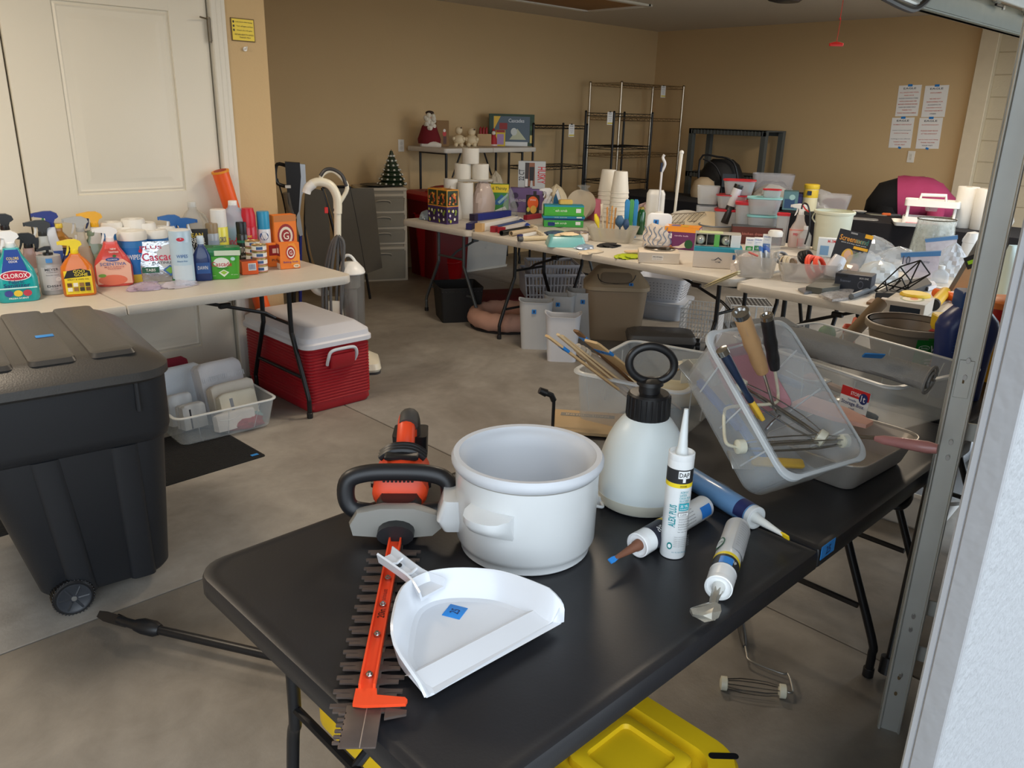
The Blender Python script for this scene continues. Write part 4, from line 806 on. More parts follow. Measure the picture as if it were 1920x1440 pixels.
b = B(mat(NAVY, .35)); b.rl([(W*.78, W*.5, .03, 0), (W*.8, W*.52, .035, .01), (W*.84, W*.56, .035, H*.45), (W*.95, W*.6, .04, H*.66), (W*.9, W*.6, .05, H*.74), (W*.55, W*.5, .04, H*.84), (W*.45, W*.4, .02, H*.86)], 6); b.obj('body', t)
b = B(mat((30, 66, 120), .35)); b.rl([(W*.48, W*.44, .012, H*.85), (W*.5, W*.46, .012, H*.87), (W*.5, W*.46, .012, H*.985), (W*.46, W*.42, .012, H)], 4)
for k in range(7): b.tube([(-W*.30+.0*k, -W*.31, H*(.64-.03*k)), (-W*.14, -W*.31, H*(.64-.03*k))], .0018, 5)
b.obj('cap', t)
P0 = V((2.90, .86, TZ)); t = T('red_container', 'red labelled weed control container with a yellow cap between the bucket and blue jug', 'container', P0, math.radians(-45)); H = hgt(P0, 590); W = .11
b = B(mat((150, 30, 26), .4, var=.1)); b.rl([(W, .07, .015, 0), (W, .07, .015, H*.68), (W*.85, .06, .015, H*.74)], 4); b.obj('body', t)
b = B(mat((226, 190, 40), .4)); b.rl([(W*.9, .065, .02, H*.74), (W*1.0, .08, .025, H*.8), (W*1.02, .08, .025, H*.98), (W*.95, .075, .02, H)], 4); b.obj('cap', t)
b = B(); b.face(W, H, [('t', 'BEETLE', 0, .5, 1.5, .10, (40, 10, 10), 90), ('t', 'INSECT', -.3, .3, .9, .05, (240, 200, 190)), ('t', '& GRUB', 0, .2, 1.2, .06, (240, 200, 190)), ('p', [(-.8, .84), (.1, .92), (.8, .86), (.1, .82)], (40, 34, 20))], y=-.0405); b.obj('printed_label', t)
P0 = V((3.0, .70, TZ)); t = T('yellow_jug', 'large yellow jug with a red collar and orange lid behind the door track', 'jug', P0, math.radians(-50)); H = hgt(P0, 560); W = .2
b = B(mat((214, 158, 20), .4, var=.05)); b.rl([(W*.95, .13, .03, 0), (W, .14, .035, .02), (W, .14, .035, H*.72), (W*.95, .13, .04, H*.78)], 5); b.obj('body', t); b = B(mat((176, 34, 30), .4)); b.rl([(W*.98, .135, .04, H*.74), (W*.98, .135, .04, H*.9)], 5); b.obj('collar', t)
b = B(mat((228, 130, 60), .4)); b.rl([(W*1.0, .14, .04, H*.9), (W*1.0, .14, .04, H*.97), (W*.9, .12, .04, H)], 5); b.obj('lid', t)
# odds and ends left of the bucket
ODZ = TZ
for nm, lab, cat, px, h_, col, shape in (('cardboard_tube', 'tan cardboard tube leaning on the taupe bucket', 'tube', (1570, 655), .25, (120, 98, 70), 'tube'), ('green_ball', 'green rubber ball in front of the leaning tan tube', 'ball', (1548, 640), .05, (84, 128, 60), 'ball'), ('orange_scoop', 'orange scoop partly behind the taupe bucket', 'scoop', (1592, 640), .06, (196, 84, 44), 'box'), ('glove', 'tan work glove beside the taupe bucket', 'glove', (1604, 665), .04, (170, 136, 112), 'glove')):
    P0 = at(px[0], px[1], TZ)
    if P0.x > 3.2: P0.x = 3.1
    t = T(nm, lab, cat, P0, .3)
    if shape == 'tube':
        t.rotation_euler = (0, math.radians(48), math.radians(-20)); b = B(mat(col, .8, var=.1)); b.pot([(.024, -.04), (.025, -.038), (.025, h_)], .003, 20); b.obj('tube', t)
    elif shape == 'ball': b = B(mat(col, .6)); b.lathe([(.001, 0), (.02, .004), (.032, .018), (.034, .032), (.028, .05), (.014, .062), (.001, .064)], 20); b.obj('ball', t)
    elif shape == 'box': b = B(mat(col, .5)); b.cup([(.05, .04, .01, 0), (.08, .06, .015, h_)], .003); b.tube([(.03, 0, .04), (.10, 0, .07)], .008, 8); b.obj('scoop', t)
    else:
        b = B(mat(col, .8, var=.15)); b.rl([(.07, .09, .02, 0), (.08, .09, .03, .012), (.06, .07, .02, .024)]); 
        for k in range(4): b.tube([(-.03+.02*k, .03, .012), (-.034+.023*k, .09-.008*abs(k-1.5), .01)], .009, 8)
        b.obj('glove', t)
P0 = V((3.45, .95, 0))
# ---------------- floor things near the front ----------------
t = T('storage_tote', 'black storage tote with a ribbed yellow lid under the black table', 'tote', (.965, .935, 0), PI/2); YEL = mat((222, 186, 24), .4, var=.03, name='yellow_plastic')
b = B(mat((26, 26, 28), .5)); b.rl([(.62, .42, .05, 0), (.64, .44, .05, .01), (.70, .50, .06, .32)], 6); b.obj('body', t)
b = B(YEL); b.rl([(.74, .54, .07, .31), (.76, .55, .08, .315), (.76, .55, .08, .345), (.745, .535, .075, .355), (.66, .44, .05, .355), (.65, .43, .05, .335), (.01, .01, .004, .335)], 8); b.obj('lid', t)
for i in range(2):
    for j in range(3):
        b = B(YEL); b.rl([(.185, .185, .02, .33), (.18, .18, .02, .352), (.165, .165, .018, .357), (.13, .13, .014, .357), (.125, .125, .014, .347)], 4); o = b.obj('lid_pad', t) if (i, j) == (0, 0) else o.copy()
        if (i, j) != (0, 0): COL.objects.link(o)
        o.location = (-.205+j*.205, -.105+i*.21, 0)
b = B(BLACK)
for s in (-1, 1):
    for u_ in (-1, 1): b.t((s*.33, u_*.24, .3555), rz=s*u_*.8); b.rl([(.06, .016, .008, 0), (.06, .016, .008, .0008)])
b.obj('lid_slot', t)
t = T('roller_frame', 'paint roller frame without a sleeve lying on the concrete', 'paint roller', (0, 0, 0), group='paint roller frames')
t['label'] = 'bare paint roller frame lying on the concrete floor beside the table'
fa, fc = at(1350, 1280, .02), at(1475, 1297, .02); d = fc-fa; L = d.length; M = Matrix.Translation(fa) @ d.to_track_quat('Z', 'Y').to_matrix().to_4x4()
b = B(CHROME)
for i in range(5): an = 2*PI*i/5; b.t(mtx=M); b.tube([(.012*math.cos(an), .012*math.sin(an), .01), (.02*math.cos(an), .02*math.sin(an), L*.3), (.021*math.cos(an), .021*math.sin(an), L*.5), (.02*math.cos(an), .02*math.sin(an), L*.7), (.012*math.cos(an), .012*math.sin(an), L-.01)], .0018, 5)
b.obj('cage_wire', t)
for z0, z1 in ((0, .022), (L-.022, L)): b = B(CREAM).t(mtx=M); b.lathe([(.012, z0), (.02, z0+.003), (.02, z1-.003), (.012, z1)], 18); b.obj('end_cap', t)
b = B(mat((150, 148, 142), .4, .8, var=.2)); b.tube(smoothpath([fc, at(1486, 1296, .02), at(1478, 1265, .02), at(1465, 1262, .02), at(1408, 1240, .02), at(1400, 1225, .02), at(1396, 1205, .02)], 5), .0035, 8); b.obj('frame_wire', t)
b = B(mat((70, 68, 66), .5, var=.4)); p0, p1 = at(1396, 1212, .02), at(1388, 1168, .02); b.tube([p0, p0.lerp(p1, .3), p1, at(1384, 1140, .02)], [.006, .011, .013, .011], 10); b.obj('handle', t)
t = T('extension_pole', 'black telescoping pole with an angled clamp end lying on the floor by the trash cart', 'pole', (0, 0, 0))
pa, pb = at(285, 1178, .05), at(520, 1232, .05); d = pb-pa
b = B(BLACK); b.tube([pa, pa+d*3.0], .0135, 14); b.obj('pole', t)
b = B(BLKP); b.tube([at(255, 1172, .05), at(268, 1174, .05), at(290, 1179, .05), at(300, 1181, .05)], [.018, .024, .024, .016], 14); b.tube([at(222, 1162, .045), at(258, 1173, .05)], [.012, .015], 10); b.obj('collar', t)
b = B(BLKP); b.tube([at(188, 1152, .03), at(205, 1158, .03), at(232, 1166, .035), at(240, 1168, .04)], [.014, .022, .02, .012], 4); b.tube([at(222, 1154, .04), at(246, 1166, .045)], .006, 6); b.obj('clamp_head', t)
t = T('pole_with_cap', 'black pole with a blue sticker on its end cap standing against the door track', 'pole', (0, 0, 0))
pa, pb = at(1662, 1262, .02), V((2.33, .66, .66)); b = B(BLACK); b.tube([pa, pb], .011, 12); b.obj('pole', t); b = B(BLACK); d = (pb-pa).normalized(); b.tube([pa-d*.0, pa+d*.05], .024, 16); b.obj('end_cap', t)
q = V((-.75, -.65, 0)).normalized(); b = B(TAPE); b.t(tuple(pa+q*.0235+V((0, 0, .018))), rx=PI/2, rz=math.radians(-49)); b.cyl(.009, .002, n=16); b.obj('sticker', t)
# white totes and lids on the floor at the right
WPL = mat((226, 226, 224), .45, var=.03)
t = T('white_tub', 'wide low white plastic tub on the floor behind the black table leg', 'tub', (3.75, 1.22, 0), math.radians(4)); b = B(WPL); b.cup([(1.15, .62, .06, 0), (1.2, .68, .07, .02), (1.28, .76, .08, .17), (1.34, .82, .09, .175), (1.34, .82, .09, .19)], .006, 8); b.obj('tub', t)
t = T('white_tub', 'second white plastic tub stacked inside the wide low tub', 'tub', (3.8, 1.24, .03), math.radians(2)); b = B(mat((206, 208, 212), .45)); b.cup([(1.0, .5, .06, 0), (1.02, .52, .07, .02), (1.16, .66, .08, .25), (1.22, .70, .09, .255), (1.22, .70, .09, .27)], .006, 8); b.obj('tub', t)
t = T('garden_box', 'green and white carton standing in the white tubs', 'carton', (3.9, 1.2, .06), .4); b = B(mat((30, 140, 70), .5)); b.box(.3, .12, .34); b.obj('carton', t); b = B(PAPER); b.box(.12, .125, .14, .06, 0, .12); b.obj('white_panel', t)
t = T('curved_hook', 'black curved plastic hook hanging under the black table edge', 'hook', (0, 0, 0)); b = B(BLACK); b.tube(smoothpath([at(1672, 948, .62), at(1690, 950, .62), at(1705, 935, .63), at(1708, 905, .65), at(1722, 895, .68)], 5), .009, 10); b.obj('hook', t)
# ---------------- generators for packaged goods ----------------
PROF = {'sh': [(.92, 0), (1, .04), (1, .55), (.95, .70), (.62, .86), (.36, .95), (.32, 1)], 'waist': [(.92, 0), (1, .06), (1, .42), (.9, .58), (.66, .74), (.46, .86), (.38, .95), (.36, 1)],
        'pin': [(.9, 0), (1, .05), (1, .5), (.78, .66), (.5, .8), (.42, .9), (.40, 1)], 'jug': [(.9, 0), (1, .04), (1, .62), (.9, .76), (.55, .9), (.3, .96), (.28, 1)], 'box': [(.94, 0), (1, .03), (1, .97), (.94, 1)]}
def spray_head(t, z, s, c1, c2, f=-1):
    b = B(c1); b.t((0, 0, z)); b.lathe([(.34*s, 0), (.36*s, .05*s), (.33*s, .4*s), (.28*s, .42*s)], 14); b.obj('collar', t)
    b = B(c1); b.t((0, 0, z+.35*s), mtx=None); pr = [(-1.15, .55), (-1.2, .85), (-.4, 1.0), (.2, 1.0), (.62, .78), (.72, .5), (.55, .36), (.42, .3), (.3, 0), (-.28, 0), (-.32, .42)]
    b.slab([(-f*x*s, zz*s) for x, zz in pr], .5*s); b.t((f*1.27*s, 0, z+1.03*s)); b.box(.18*s, .3*s, .3*s, 0, 0, -.15*s, r=.01*s); b.obj('spray_head', t)
    b = B(c2); b.t((0, 0, z+.35*s)); b.slab([(-f*x*s, zz*s) for x, zz in ((-.55, .45), (-.38, .45), (-.42, .0), (-.62, -.45), (-.78, -.5), (-.62, .0))], .3*s); b.obj('trigger', t)
def bottle(label, bx, by, ty, wpx, col, bf=.7, prof='sh', head=None, labels=None, dd=.5, alpha=1, name='spray_bottle', cat='bottle', turn=0, z=TZ, liquid=None, group=None, rnd=False, tapeat=None, handle=None, rough=.3):
    P, W, D, H, yaw = G(bx, by, ty, wpx, z, None, turn); D = W*dd; hb = H*bf
    if head and head[0] == 'trig': sh = min(H*(1-bf)/1.4, .052); hb = H-1.38*sh
    t = T(name, label, cat, P, yaw, group); m = mat(col, rough, alpha=alpha, coat=.3); pr = PROF[prof] if isinstance(prof, str) else prof
    b = B(m)
    if rnd: b.lathe([(W/2*a, hb*q) for a, q in pr], 24, dd)
    else: b.rl([(W*a, max(D*a, D*.2) if a > .5 else W*a, D*.42*a, hb*q) for a, q in pr], 5)
    b.obj('body', t)
    if liquid:
        c, lv = liquid; b = B(mat(c, .25, alpha=.85)); q_ = [(a*.97, q) for a, q in pr if q < lv]; aa = q_[-1][0]; q_.append((aa, lv))
        if rnd: b.lathe([(W/2*a, hb*q+.002) for a, q in q_], 24, dd)
        else: b.rl([(W*a, D*a if a > .5 else W*a, D*.4*a, hb*q+.002) for a, q in q_], 5)
        b.obj('liquid', t)
    if labels: b = B(); b.flatprint = 1; b.face(W, hb, labels, y=-D/2-.0006, R=(W/2+.0008) if rnd and dd == 1 else None); b.obj('printed_label', t)
    if head:
        k = head[0]
        if k == 'trig': spray_head(t, hb, sh, mat(head[1], .35), mat(head[2], .35), head[3] if len(head) > 3 else -1)
        elif k == 'cap': b = B(mat(head[1], .35)); r_ = W*head[2]/2; b.lathe([(r_*.98, hb), (r_, hb+.002), (r_*.97, H-.003), (r_*.9, H)], 20); b.obj('cap', t)
        elif k == 'pump':
            c = mat(head[1], .35); b = B(c); b.lathe([(W*.2, hb), (W*.2, hb+H*.05), (W*.06, hb+H*.06), (W*.06, H*.95)], 14); b.obj('collar', t); b = B(c); b.slab([(-W*.42, H*.9), (-W*.42, H*.94), (-W*.1, H), (W*.15, H), (W*.15, H*.93), (-W*.1, H*.93)], W*.22); b.obj('pump_head', t)
    if handle: b = B(m); b.tube(smoothpath([(W*.1, 0, hb*.93), (W*.36, 0, hb*.86), (W*.47, 0, hb*.7), (W*.47, 0, hb*.5)], 5), W*.07, 8); b.obj('handle', t)
    if tapeat: tape(t, (tapeat[0]*W/2, -D/2-.0015, tapeat[1]*hb), 0, W*.3, W*.22)
    return t
def can(label, bx, by, ty, wpx, col, capc, cf=.25, labels=None, name='spray_can', cat='can', z=TZ, cw=.95, group=None, metal=0, turn=0, dome=False):
    P, W, D, H, yaw = G(bx, by, ty, wpx, z, None, turn); t = T(name, label, cat, P, yaw, group); hb = H*(1-cf)
    b = B(mat(col, .3, metal, coat=.3)); b.lathe([(W*.48, 0), (W*.5, .002), (W*.5, hb*.97), (W*.47, hb)], 26); b.obj('body', t)
    if cf: b = B(mat(capc, .35)); r_ = W*.5*cw; b.lathe([(r_, hb), (r_, H*.97 if not dome else hb+(H-hb)*.6), (r_*(.93 if not dome else .75), H)], 24); b.obj('cap', t)
    if labels: b = B(); b.flatprint = 1; b.face(W, hb, labels, R=W*.5+.0006); b.obj('printed_label', t)
    return t
def carton(label, P, W, D, H, yaw, col, front=None, side=None, top=None, name='carton', cat='box', group=None, rot=None, left=None):
    """printed cardboard box standing on P; front faces local -Y, side faces +X, left faces -X"""
    t = T(name, label, cat, P, yaw, group, rot); b = B(mat(col, .55, var=.03)); b.box(W, D, H, r=min(.0015, W*.02)); b.box(W*.96, .001, .001, 0, 0, H-.0002, r=.0002); b.obj('box_body', t)
    b = B(); b.flatprint = 1
    if front: b.face(W, H, front, y=-D/2)
    if side: b.face(D, H, side, mp=lambda x, z, l: (W/2+.0005*(l+1), x*D/2, z*H))
    if left: b.face(D, H, left, mp=lambda x, z, l: (-W/2-.0005*(l+1), -x*D/2, z*H))
    if top: b.face(W, D, top, mp=lambda x, z, l: (x*W/2, -D/2+z*D, H+.0005*(l+1)))
    if front or side or top or left: b.obj('printed_panel', t)
    return t
def gcarton(label, bx, by, ty, wpx, d, col, turn=0, z=TZ, **k):
    P, W, D, H, yaw = G(bx, by, ty, wpx, z, d, turn); return carton(label, P, W, D, H, yaw, col, **k)
def crumple(name, label, cat, P, w, d, h, m, seed=0, yaw=0, group=None, n=22, amp=.35, rot=None, part='bag'):
    """creased film, cloth or paper heap"""
    r = random.Random(seed); t = T(name, label, cat, P, yaw, group, rot); b = B(m); secs = []
    ph = [(r.uniform(0, 6.3), r.randint(2, 9), r.uniform(.3, 1)) for _ in range(7)]; M_ = 9
    for j in range(M_):
        v = j/(M_-1); rad = math.sin(PI*min(.5, v*.52+.0))*0+ (1-v**2.2)**.6 if j < M_-1 else .03; s_ = []
        for i in range(n):
            a = 2*PI*i/n; f = 1+amp*sum(q*math.sin(k*a+p+v*k*1.7) for p, k, q in ph)/4+r.uniform(-.06, .06)*amp*2
            s_.append((w/2*rad*f*math.cos(a), d/2*rad*f*math.sin(a), max(.0008, h*(v+r.uniform(-.09, .09)*amp*(0 if j == 0 else 1)))))
        secs.append(s_)
    b.loft(secs); o = b.obj(part, t, smooth=True, ang=18); return t
def roll(label, P, R, H, m=None, core=.022, name='paper_roll', group=None, rot=None, cat='paper roll', embossed=True):
    t = T(name, label, cat, P, 0, group, rot); b = B(m or mat((214, 212, 206), .9, var=.02, bump=.3, bscale=250, name='tissue'))
    b.lathe([(core, .001), (R*.97, 0), (R, .003), (R, H-.003), (R*.97, H), (core, H-.001)], 32, c=False); b.obj('roll', t)
    b = B(mat((170, 140, 100), .8)); b.lathe([(core, 0), (core, H), (core-.002, H), (core-.002, 0), (core, 0)], 18, c=False); b.obj('core', t); return t
# ---------------- left table goods ----------------
WH = (236, 236, 234); BK = (28, 28, 30)
bottle('teal and blue fabric spray bottle with a white trigger, at the front left table edge', 38, 570, 432, 72, (28, 168, 172), .76, 'waist', ('trig', (238, 240, 242), (238, 240, 242), -1),
       [('p', [(-.6, .55), (.6, .55), (.42, .80), (.3, .98), (-.3, .98), (-.42, .80)], (28, 70, 160)), ('t', 'COLORS', 0, .82, .55, .05, (250, 220, 90)), ('t', 'ODOR', 0, .76, .4, .04, (240, 240, 240)), ('e', 0, .50, .72, .10, (236, 236, 240)), ('e', 0, .50, .66, .085, (190, 26, 60)), ('t', 'CLOROX', 0, .50, 1.1, .085, (250, 250, 250)), ('t', 'Fabric', 0, .385, .7, .06, (20, 60, 120)), ('t', 'Sanitizer', 0, .32, 1.2, .075, (20, 50, 110)), ('r', -.9, .255, .9, .28, (190, 235, 235)), ('e', -.42, .17, .2, .06, (60, 70, 150)), ('e', 0, .17, .2, .06, (230, 200, 60)), ('e', .42, .17, .2, .06, (190, 60, 80)), ('t', 'FRESH SCENT', 0, .08, .9, .03, (235, 250, 250))], rough=.2)
bottle('dark teal bottle half hidden at the far left behind the fabric spray', 2, 548, 425, 40, (30, 120, 120), .74, 'waist', ('trig', (230, 120, 80), (230, 230, 230)))
bottle('slim grey dish soap bottle with a pump and pale collar near the table front', 102, 553, 462, 42, (172, 174, 178), .82, [(.94, 0), (1, .03), (1, .76), (.98, .78), (1.0, .80), (.96, .99), (.9, 1)], ('pump', BK),
       [('r', -.8, .12, 1.2, .72, (196, 196, 200)), ('t', 'MEYER', .1, .66, 1.1, .07, (60, 62, 70)), ('t', 'CLEAN DAY', .1, .59, .9, .03, (90, 92, 100)), ('e', .55, .40, .26, .06, (236, 236, 236)), ('t', 'DISH', .1, .23, 1.1, .06, (50, 52, 60)), ('t', 'lavender scent', .1, .52, 1.0, .025, (110, 112, 120)), ('t', 'SOAP', .1, .16, .6, .03, (90, 92, 100)), ('r', -.25, .84, .25, .95, (70, 140, 210))], dd=1, rnd=True, alpha=.95)
bottle('orange stain remover bottle with a yellow trigger near the table front', 152, 558, 448, 56, (224, 120, 28), .74, 'sh', ('trig', (238, 214, 40), (238, 214, 40)),
       [('r', -.82, .06, .82, .62, (240, 214, 40)), ('p', [(-.85, .44), (.8, .48), (.75, .60), (.2, .66), (-.6, .62)], (30, 30, 30)), ('t', 'GOO', .1, .60, .7, .07, (240, 220, 60)), ('t', 'GONE', .2, .52, .8, .07, (240, 220, 60)), ('t', 'SPRAY & WIPE GEL', 0, .41, 1.3, .03, (60, 50, 20))] + [('r', -.7+.36*i, .24-.11*j, -.42+.36*i, .33-.11*j, ((110, 70, 30), (240, 236, 220), (150, 110, 60), (60, 50, 40))[(i+j) % 4]) for i in range(4) for j in range(2)], alpha=.9)
bottle('navy bottle directly behind the orange stain remover', 136, 545, 468, 30, (24, 32, 84), .9, 'sh', ('cap', (20, 24, 60), .4))
bottle('coral pink grapefruit spray bottle with a white leaf shaped trigger, centre of the left table', 218, 540, 424, 66, (222, 84, 76), .74, 'waist', ('trig', (240, 240, 240), (240, 240, 240)),
       [('p', [(-.9, .06), (.9, .06), (.9, .5), (.55, .62), (-.55, .62), (-.9, .5)], (244, 190, 166)), ('e', -.1, .15, .75, .12, (232, 120, 90)), ('e', -.62, .26, .2, .04, (120, 170, 70)), ('e', 0, .62, .36, .045, (60, 80, 150)), ('t', 'CLOROX', 0, .62, .5, .03, (240, 240, 240)), ('t', 'SCENTIVA', 0, .52, 1.35, .07, (90, 110, 170)), ('t', 'MULTI SURFACE', .05, .45, 1.0, .03, (180, 90, 90)), ('t', 'CLEANER', .05, .41, .7, .03, (180, 90, 90)), ('t', 'NEW', .1, .86, .3, .04, (245, 240, 235)), ('t', 'TAHITIAN', .1, .79, .5, .04, (245, 240, 235)), ('e', .12, .70, .1, .03, (40, 110, 60))])
bottle('dark bottle with a black trigger and blue sticker at the back left', 30, 505, 400, 46, (226, 226, 226), .6, 'pin', ('trig', BK, BK), [('r', -.8, .02, .8, .5, (150, 26, 36)), ('t', 'CLEANER', 0, .3, 1.2, .1, WH)])
bottle('smoky spray bottle with a black trigger left of the grey dish soap', 66, 520, 436, 44, (168, 138, 132), .72, 'pin', ('trig', BK, BK), [('r', -.7, .1, .7, .5, (200, 180, 176)), ('t', 'TONIC', 0, .35, 1, .08, (90, 60, 60))], alpha=.85)
bottle('pinkish spray bottle with a black trigger behind the grey dish soap', 84, 530, 445, 40, (206, 186, 180), .72, 'pin', ('trig', (36, 36, 40), (36, 36, 40)), alpha=.9)
bottle('tall white and blue cleaner with a blue and green trigger at the table back', 112, 488, 395, 40, (210, 214, 220), .66, 'pin', ('trig', (26, 44, 130), (70, 150, 80)), [('r', -.7, .1, .7, .6, (60, 90, 170)), ('t', 'GLASS', 0, .4, 1, .1, WH)])
bottle('grey bottle with a black and white trigger below the blue green trigger', 96, 500, 412, 38, (180, 184, 182), .66, 'pin', ('trig', (50, 52, 52), (226, 228, 226)))
bottle('large amber soap jug with a yellow cap and dark label', 124, 525, 419, 54, (160, 110, 40), .93, [(.92, 0), (1, .04), (1, .62), (.86, .74), (.5, .86), (.30, .93), (.30, 1)], ('cap', (228, 196, 60), .36),
       [('r', -.95, .1, .95, .66, (34, 70, 44)), ('p', [(-.95, .50), (.95, .42), (.95, .66), (-.95, .66)], (30, 28, 26)), ('t', 'MURPHY', 0, .56, 1.2, .07, (236, 220, 120)), ('e', -.2, .3, .5, .12, (180, 170, 40)), ('t', 'OIL', -.1, .3, .5, .08, (240, 240, 220)), ('e', .65, .35, .2, .08, (30, 120, 60))], alpha=.9, name='soap_jug', cat='jug', liquid=((120, 60, 24), .8))
bottle('white detergent bottle between the amber jug and the green bottle', 160, 520, 440, 34, (214, 216, 218), .86, 'sh', ('cap', (214, 216, 218), .4))
bottle('grey green detergent bottle behind the coral spray bottle', 186, 525, 432, 46, (120, 136, 112), .9, 'sh', ('cap', (120, 136, 112), .4), [('r', -.7, .2, .7, .6, (150, 166, 140))])
bottle('clear bottle of amber cleaner with a grey trigger at the table back', 165, 495, 405, 34, (210, 200, 180), .66, 'pin', ('trig', (176, 178, 176), (200, 200, 198)), alpha=.6, liquid=((200, 130, 40), .7))
bottle('clear bottle with a big yellow and navy trigger at the table back', 192, 500, 396, 40, (222, 220, 214), .62, 'pin', ('trig', (236, 176, 30), (26, 36, 90)), [('r', -.6, .1, .6, .5, (226, 222, 210))], alpha=.8)
# wipes canisters
WIP = [('r', -3.14, .0, 3.14, .84, (30, 110, 190)), ('p', [(-1.6, .35), (-.6, .55), (.4, .50), (1.5, .30), (1.5, .0), (-1.6, .0)], (60, 150, 160)), ('r', -1.6, .0, 1.6, .2, (226, 196, 60)), ('e', .5, .76, .18, .05, (220, 60, 80)), ('t', 'WIPES', 0, .62, .9, .12, (235, 240, 245))]
first = None
for i, (bx, by, ty, w_) in enumerate(((222, 500, 416, 38), (262, 498, 410, 40), (238, 512, 424, 40), (280, 508, 417, 42), (258, 530, 432, 50), (300, 520, 430, 42), (318, 508, 424, 36))):
    P, W, D, H, yaw = G(bx, by, ty, w_)
    if first is None or True:
        t = T('wipes_canister', '', 'canister', P, yaw, 'blue cleaning wipes canisters')
        b = B(mat((60, 130, 200), .3, coat=.3)); b.lathe([(W*.48, 0), (W*.5, .003), (W*.5, H*.82), (W*.48, H*.82)], 24); b.obj('body', t)
        b = B(mat((232, 230, 224), .4)); b.lathe([(W*.5, H*.82), (W*.52, H*.825), (W*.52, H*.96), (W*.48, H), (W*.2, H-.002), (W*.18, H-.006), (.002, H-.006)], 26); b.obj('lid', t)
        b = B(); b.flatprint = 1; b.face(W, H*.82, WIP, R=W*.5+.0006); b.obj('printed_label', t)
        t['label'] = ('wipes canister at the back left of the canister cluster', 'wipes canister at the back centre of the canister cluster', 'wipes canister behind the coral bottle head', 'wipes canister at the right back of the canister cluster', 'wipes canister right of the coral spray bottle, nearest of the cluster', 'wipes canister behind the silver pouch', 'wipes canister beside the tall pale blue canister')[i]
# silver pouch
P, W, D, H, yaw = G(306, 528, 452, 84, d=.05)
t = T('dishwasher_pouch', 'silver pouch of dishwasher tabs with red lettering standing on the left table', 'pouch', P, yaw)
SIL = mat((190, 192, 196), .22, .75, var=.25, scale=40, bump=.6, bscale=60, name='foil'); b = B(SIL); secs = []
for v in range(9):
    f = v/8; s_ = []
    for i in range(24):
        a = 2*PI*i/24; s_.append((W/2*(1-.04*math.sin(f*9))*math.copysign(abs(math.cos(a))**.6, math.cos(a)), (.03*math.sin(PI*min(1, f+.12))**.5*(1-f*.85)+.002)*math.sin(a), H*f))
    secs.append(s_)
b.loft(secs); b.obj('pouch_body', t)
b = B(); b.flatprint = 1; b.face(W, H, [('e', .35, .62, .5, .3, (206, 210, 214)), ('t', 'PLUS', -.35, .86, .9, .08, (190, 40, 70)), ('t', 'Cascade', 0, .63, 1.5, .2, (205, 40, 80)), ('t', 'PLATINUM', .1, .48, .9, .06, (60, 60, 70)), ('r', -.8, .24, -.1, .38, (20, 90, 60)), ('t', 'TABS', -.45, .31, .4, .07, WH), ('p', [(.05, .3), (.35, .42), (.65, .30), (.35, .14)], (60, 110, 180)), ('p', [(.15, .3), (.35, .38), (.55, .30), (.35, .2)], (120, 180, 60)), ('r', .55, .3, .95, .42, (80, 30, 60))], y=-.034, mp=lambda x, z, l: (x*W/2, -.0335+.02*z-.0006*l, z*H)); b.obj('printed_label', t)
crumple('plastic_bag', 'crumpled clear and purple plastic bag at the front edge of the left table', 'bag', at(262, 546, TZ)+V((.04, .03, 0)), .16, .10, .035, mat((200, 180, 210), .12, alpha=.45, coat=.6, var=.2, scale=30), 3, math.radians(0))
crumple('plastic_bag', 'crumpled shiny clear wrapper in front of the silver pouch', 'bag', at(330, 540, TZ)+V((.03, .03, 0)), .18, .09, .03, mat((226, 218, 232), .1, alpha=.45, coat=.6, var=.2, scale=30), 5, math.radians(0))
bottle('tall pale blue wipes canister right of the silver pouch', 347, 536, 430, 40, (180, 206, 226), .98, 'box', ('cap', (226, 228, 230), .9), [('r', -1.2, .0, 1.2, .8, (186, 212, 230)), ('e', 0, .86, .35, .035, (200, 40, 60)), ('r', -.9, .1, .9, .38, (206, 222, 234)), ('t', 'WIPES', 0, .55, 1.0, .06, (50, 100, 170)), ('t', 'bleach free', 0, .46, .9, .03, (80, 120, 170)), ('r', -3.1, .02, -.9, .12, (40, 120, 80))], dd=1, rnd=True, name='wipes_canister', cat='canister')
bottle('bathroom cleaner with a white and blue trigger behind the canisters', 335, 500, 402, 36, (200, 210, 220), .62, 'pin', ('trig', (40, 100, 170), (236, 238, 240)))
bottle('second bathroom cleaner with a blue trigger and white lever', 352, 498, 408, 32, (190, 205, 220), .62, 'pin', ('trig', (30, 96, 170), (236, 238, 240), 1))
bottle('large clear jug with a black and yellow label at the table back', 372, 480, 378, 52, (190, 184, 170), .92, 'jug', ('cap', (200, 200, 196), .3), [('r', -.95, .02, .95, .66, (44, 42, 40)), ('t', 'MEAN', 0, .56, 1.1, .07, (230, 200, 80)), ('t', 'GREEN', 0, .48, 1.2, .07, WH), ('t', 'OXY ONE', 0, .40, 1.3, .08, WH), ('e', .0, .22, .5, .1, (220, 190, 60)), ('e', -.3, .1, .3, .06, (190, 200, 60))], alpha=.45, name='cleaner_jug', cat='jug', handle=True)
bottle('navy blue dish soap bottle with a pale cap left of the green tub', 383, 528, 442, 32, (22, 50, 110), .82, 'sh', ('cap', (206, 220, 232), .4), [('r', -.7, .2, .8, .5, (40, 90, 160)), ('t', 'DAWN', 0, .36, 1.1, .1, WH)])
can('pale blue spray can with a gold and brown cap behind the green tub', 404, 488, 418, 24, (166, 176, 190), (150, 130, 100), .22, [('r', -1.3, .1, 1.3, .8, (150, 166, 190))])
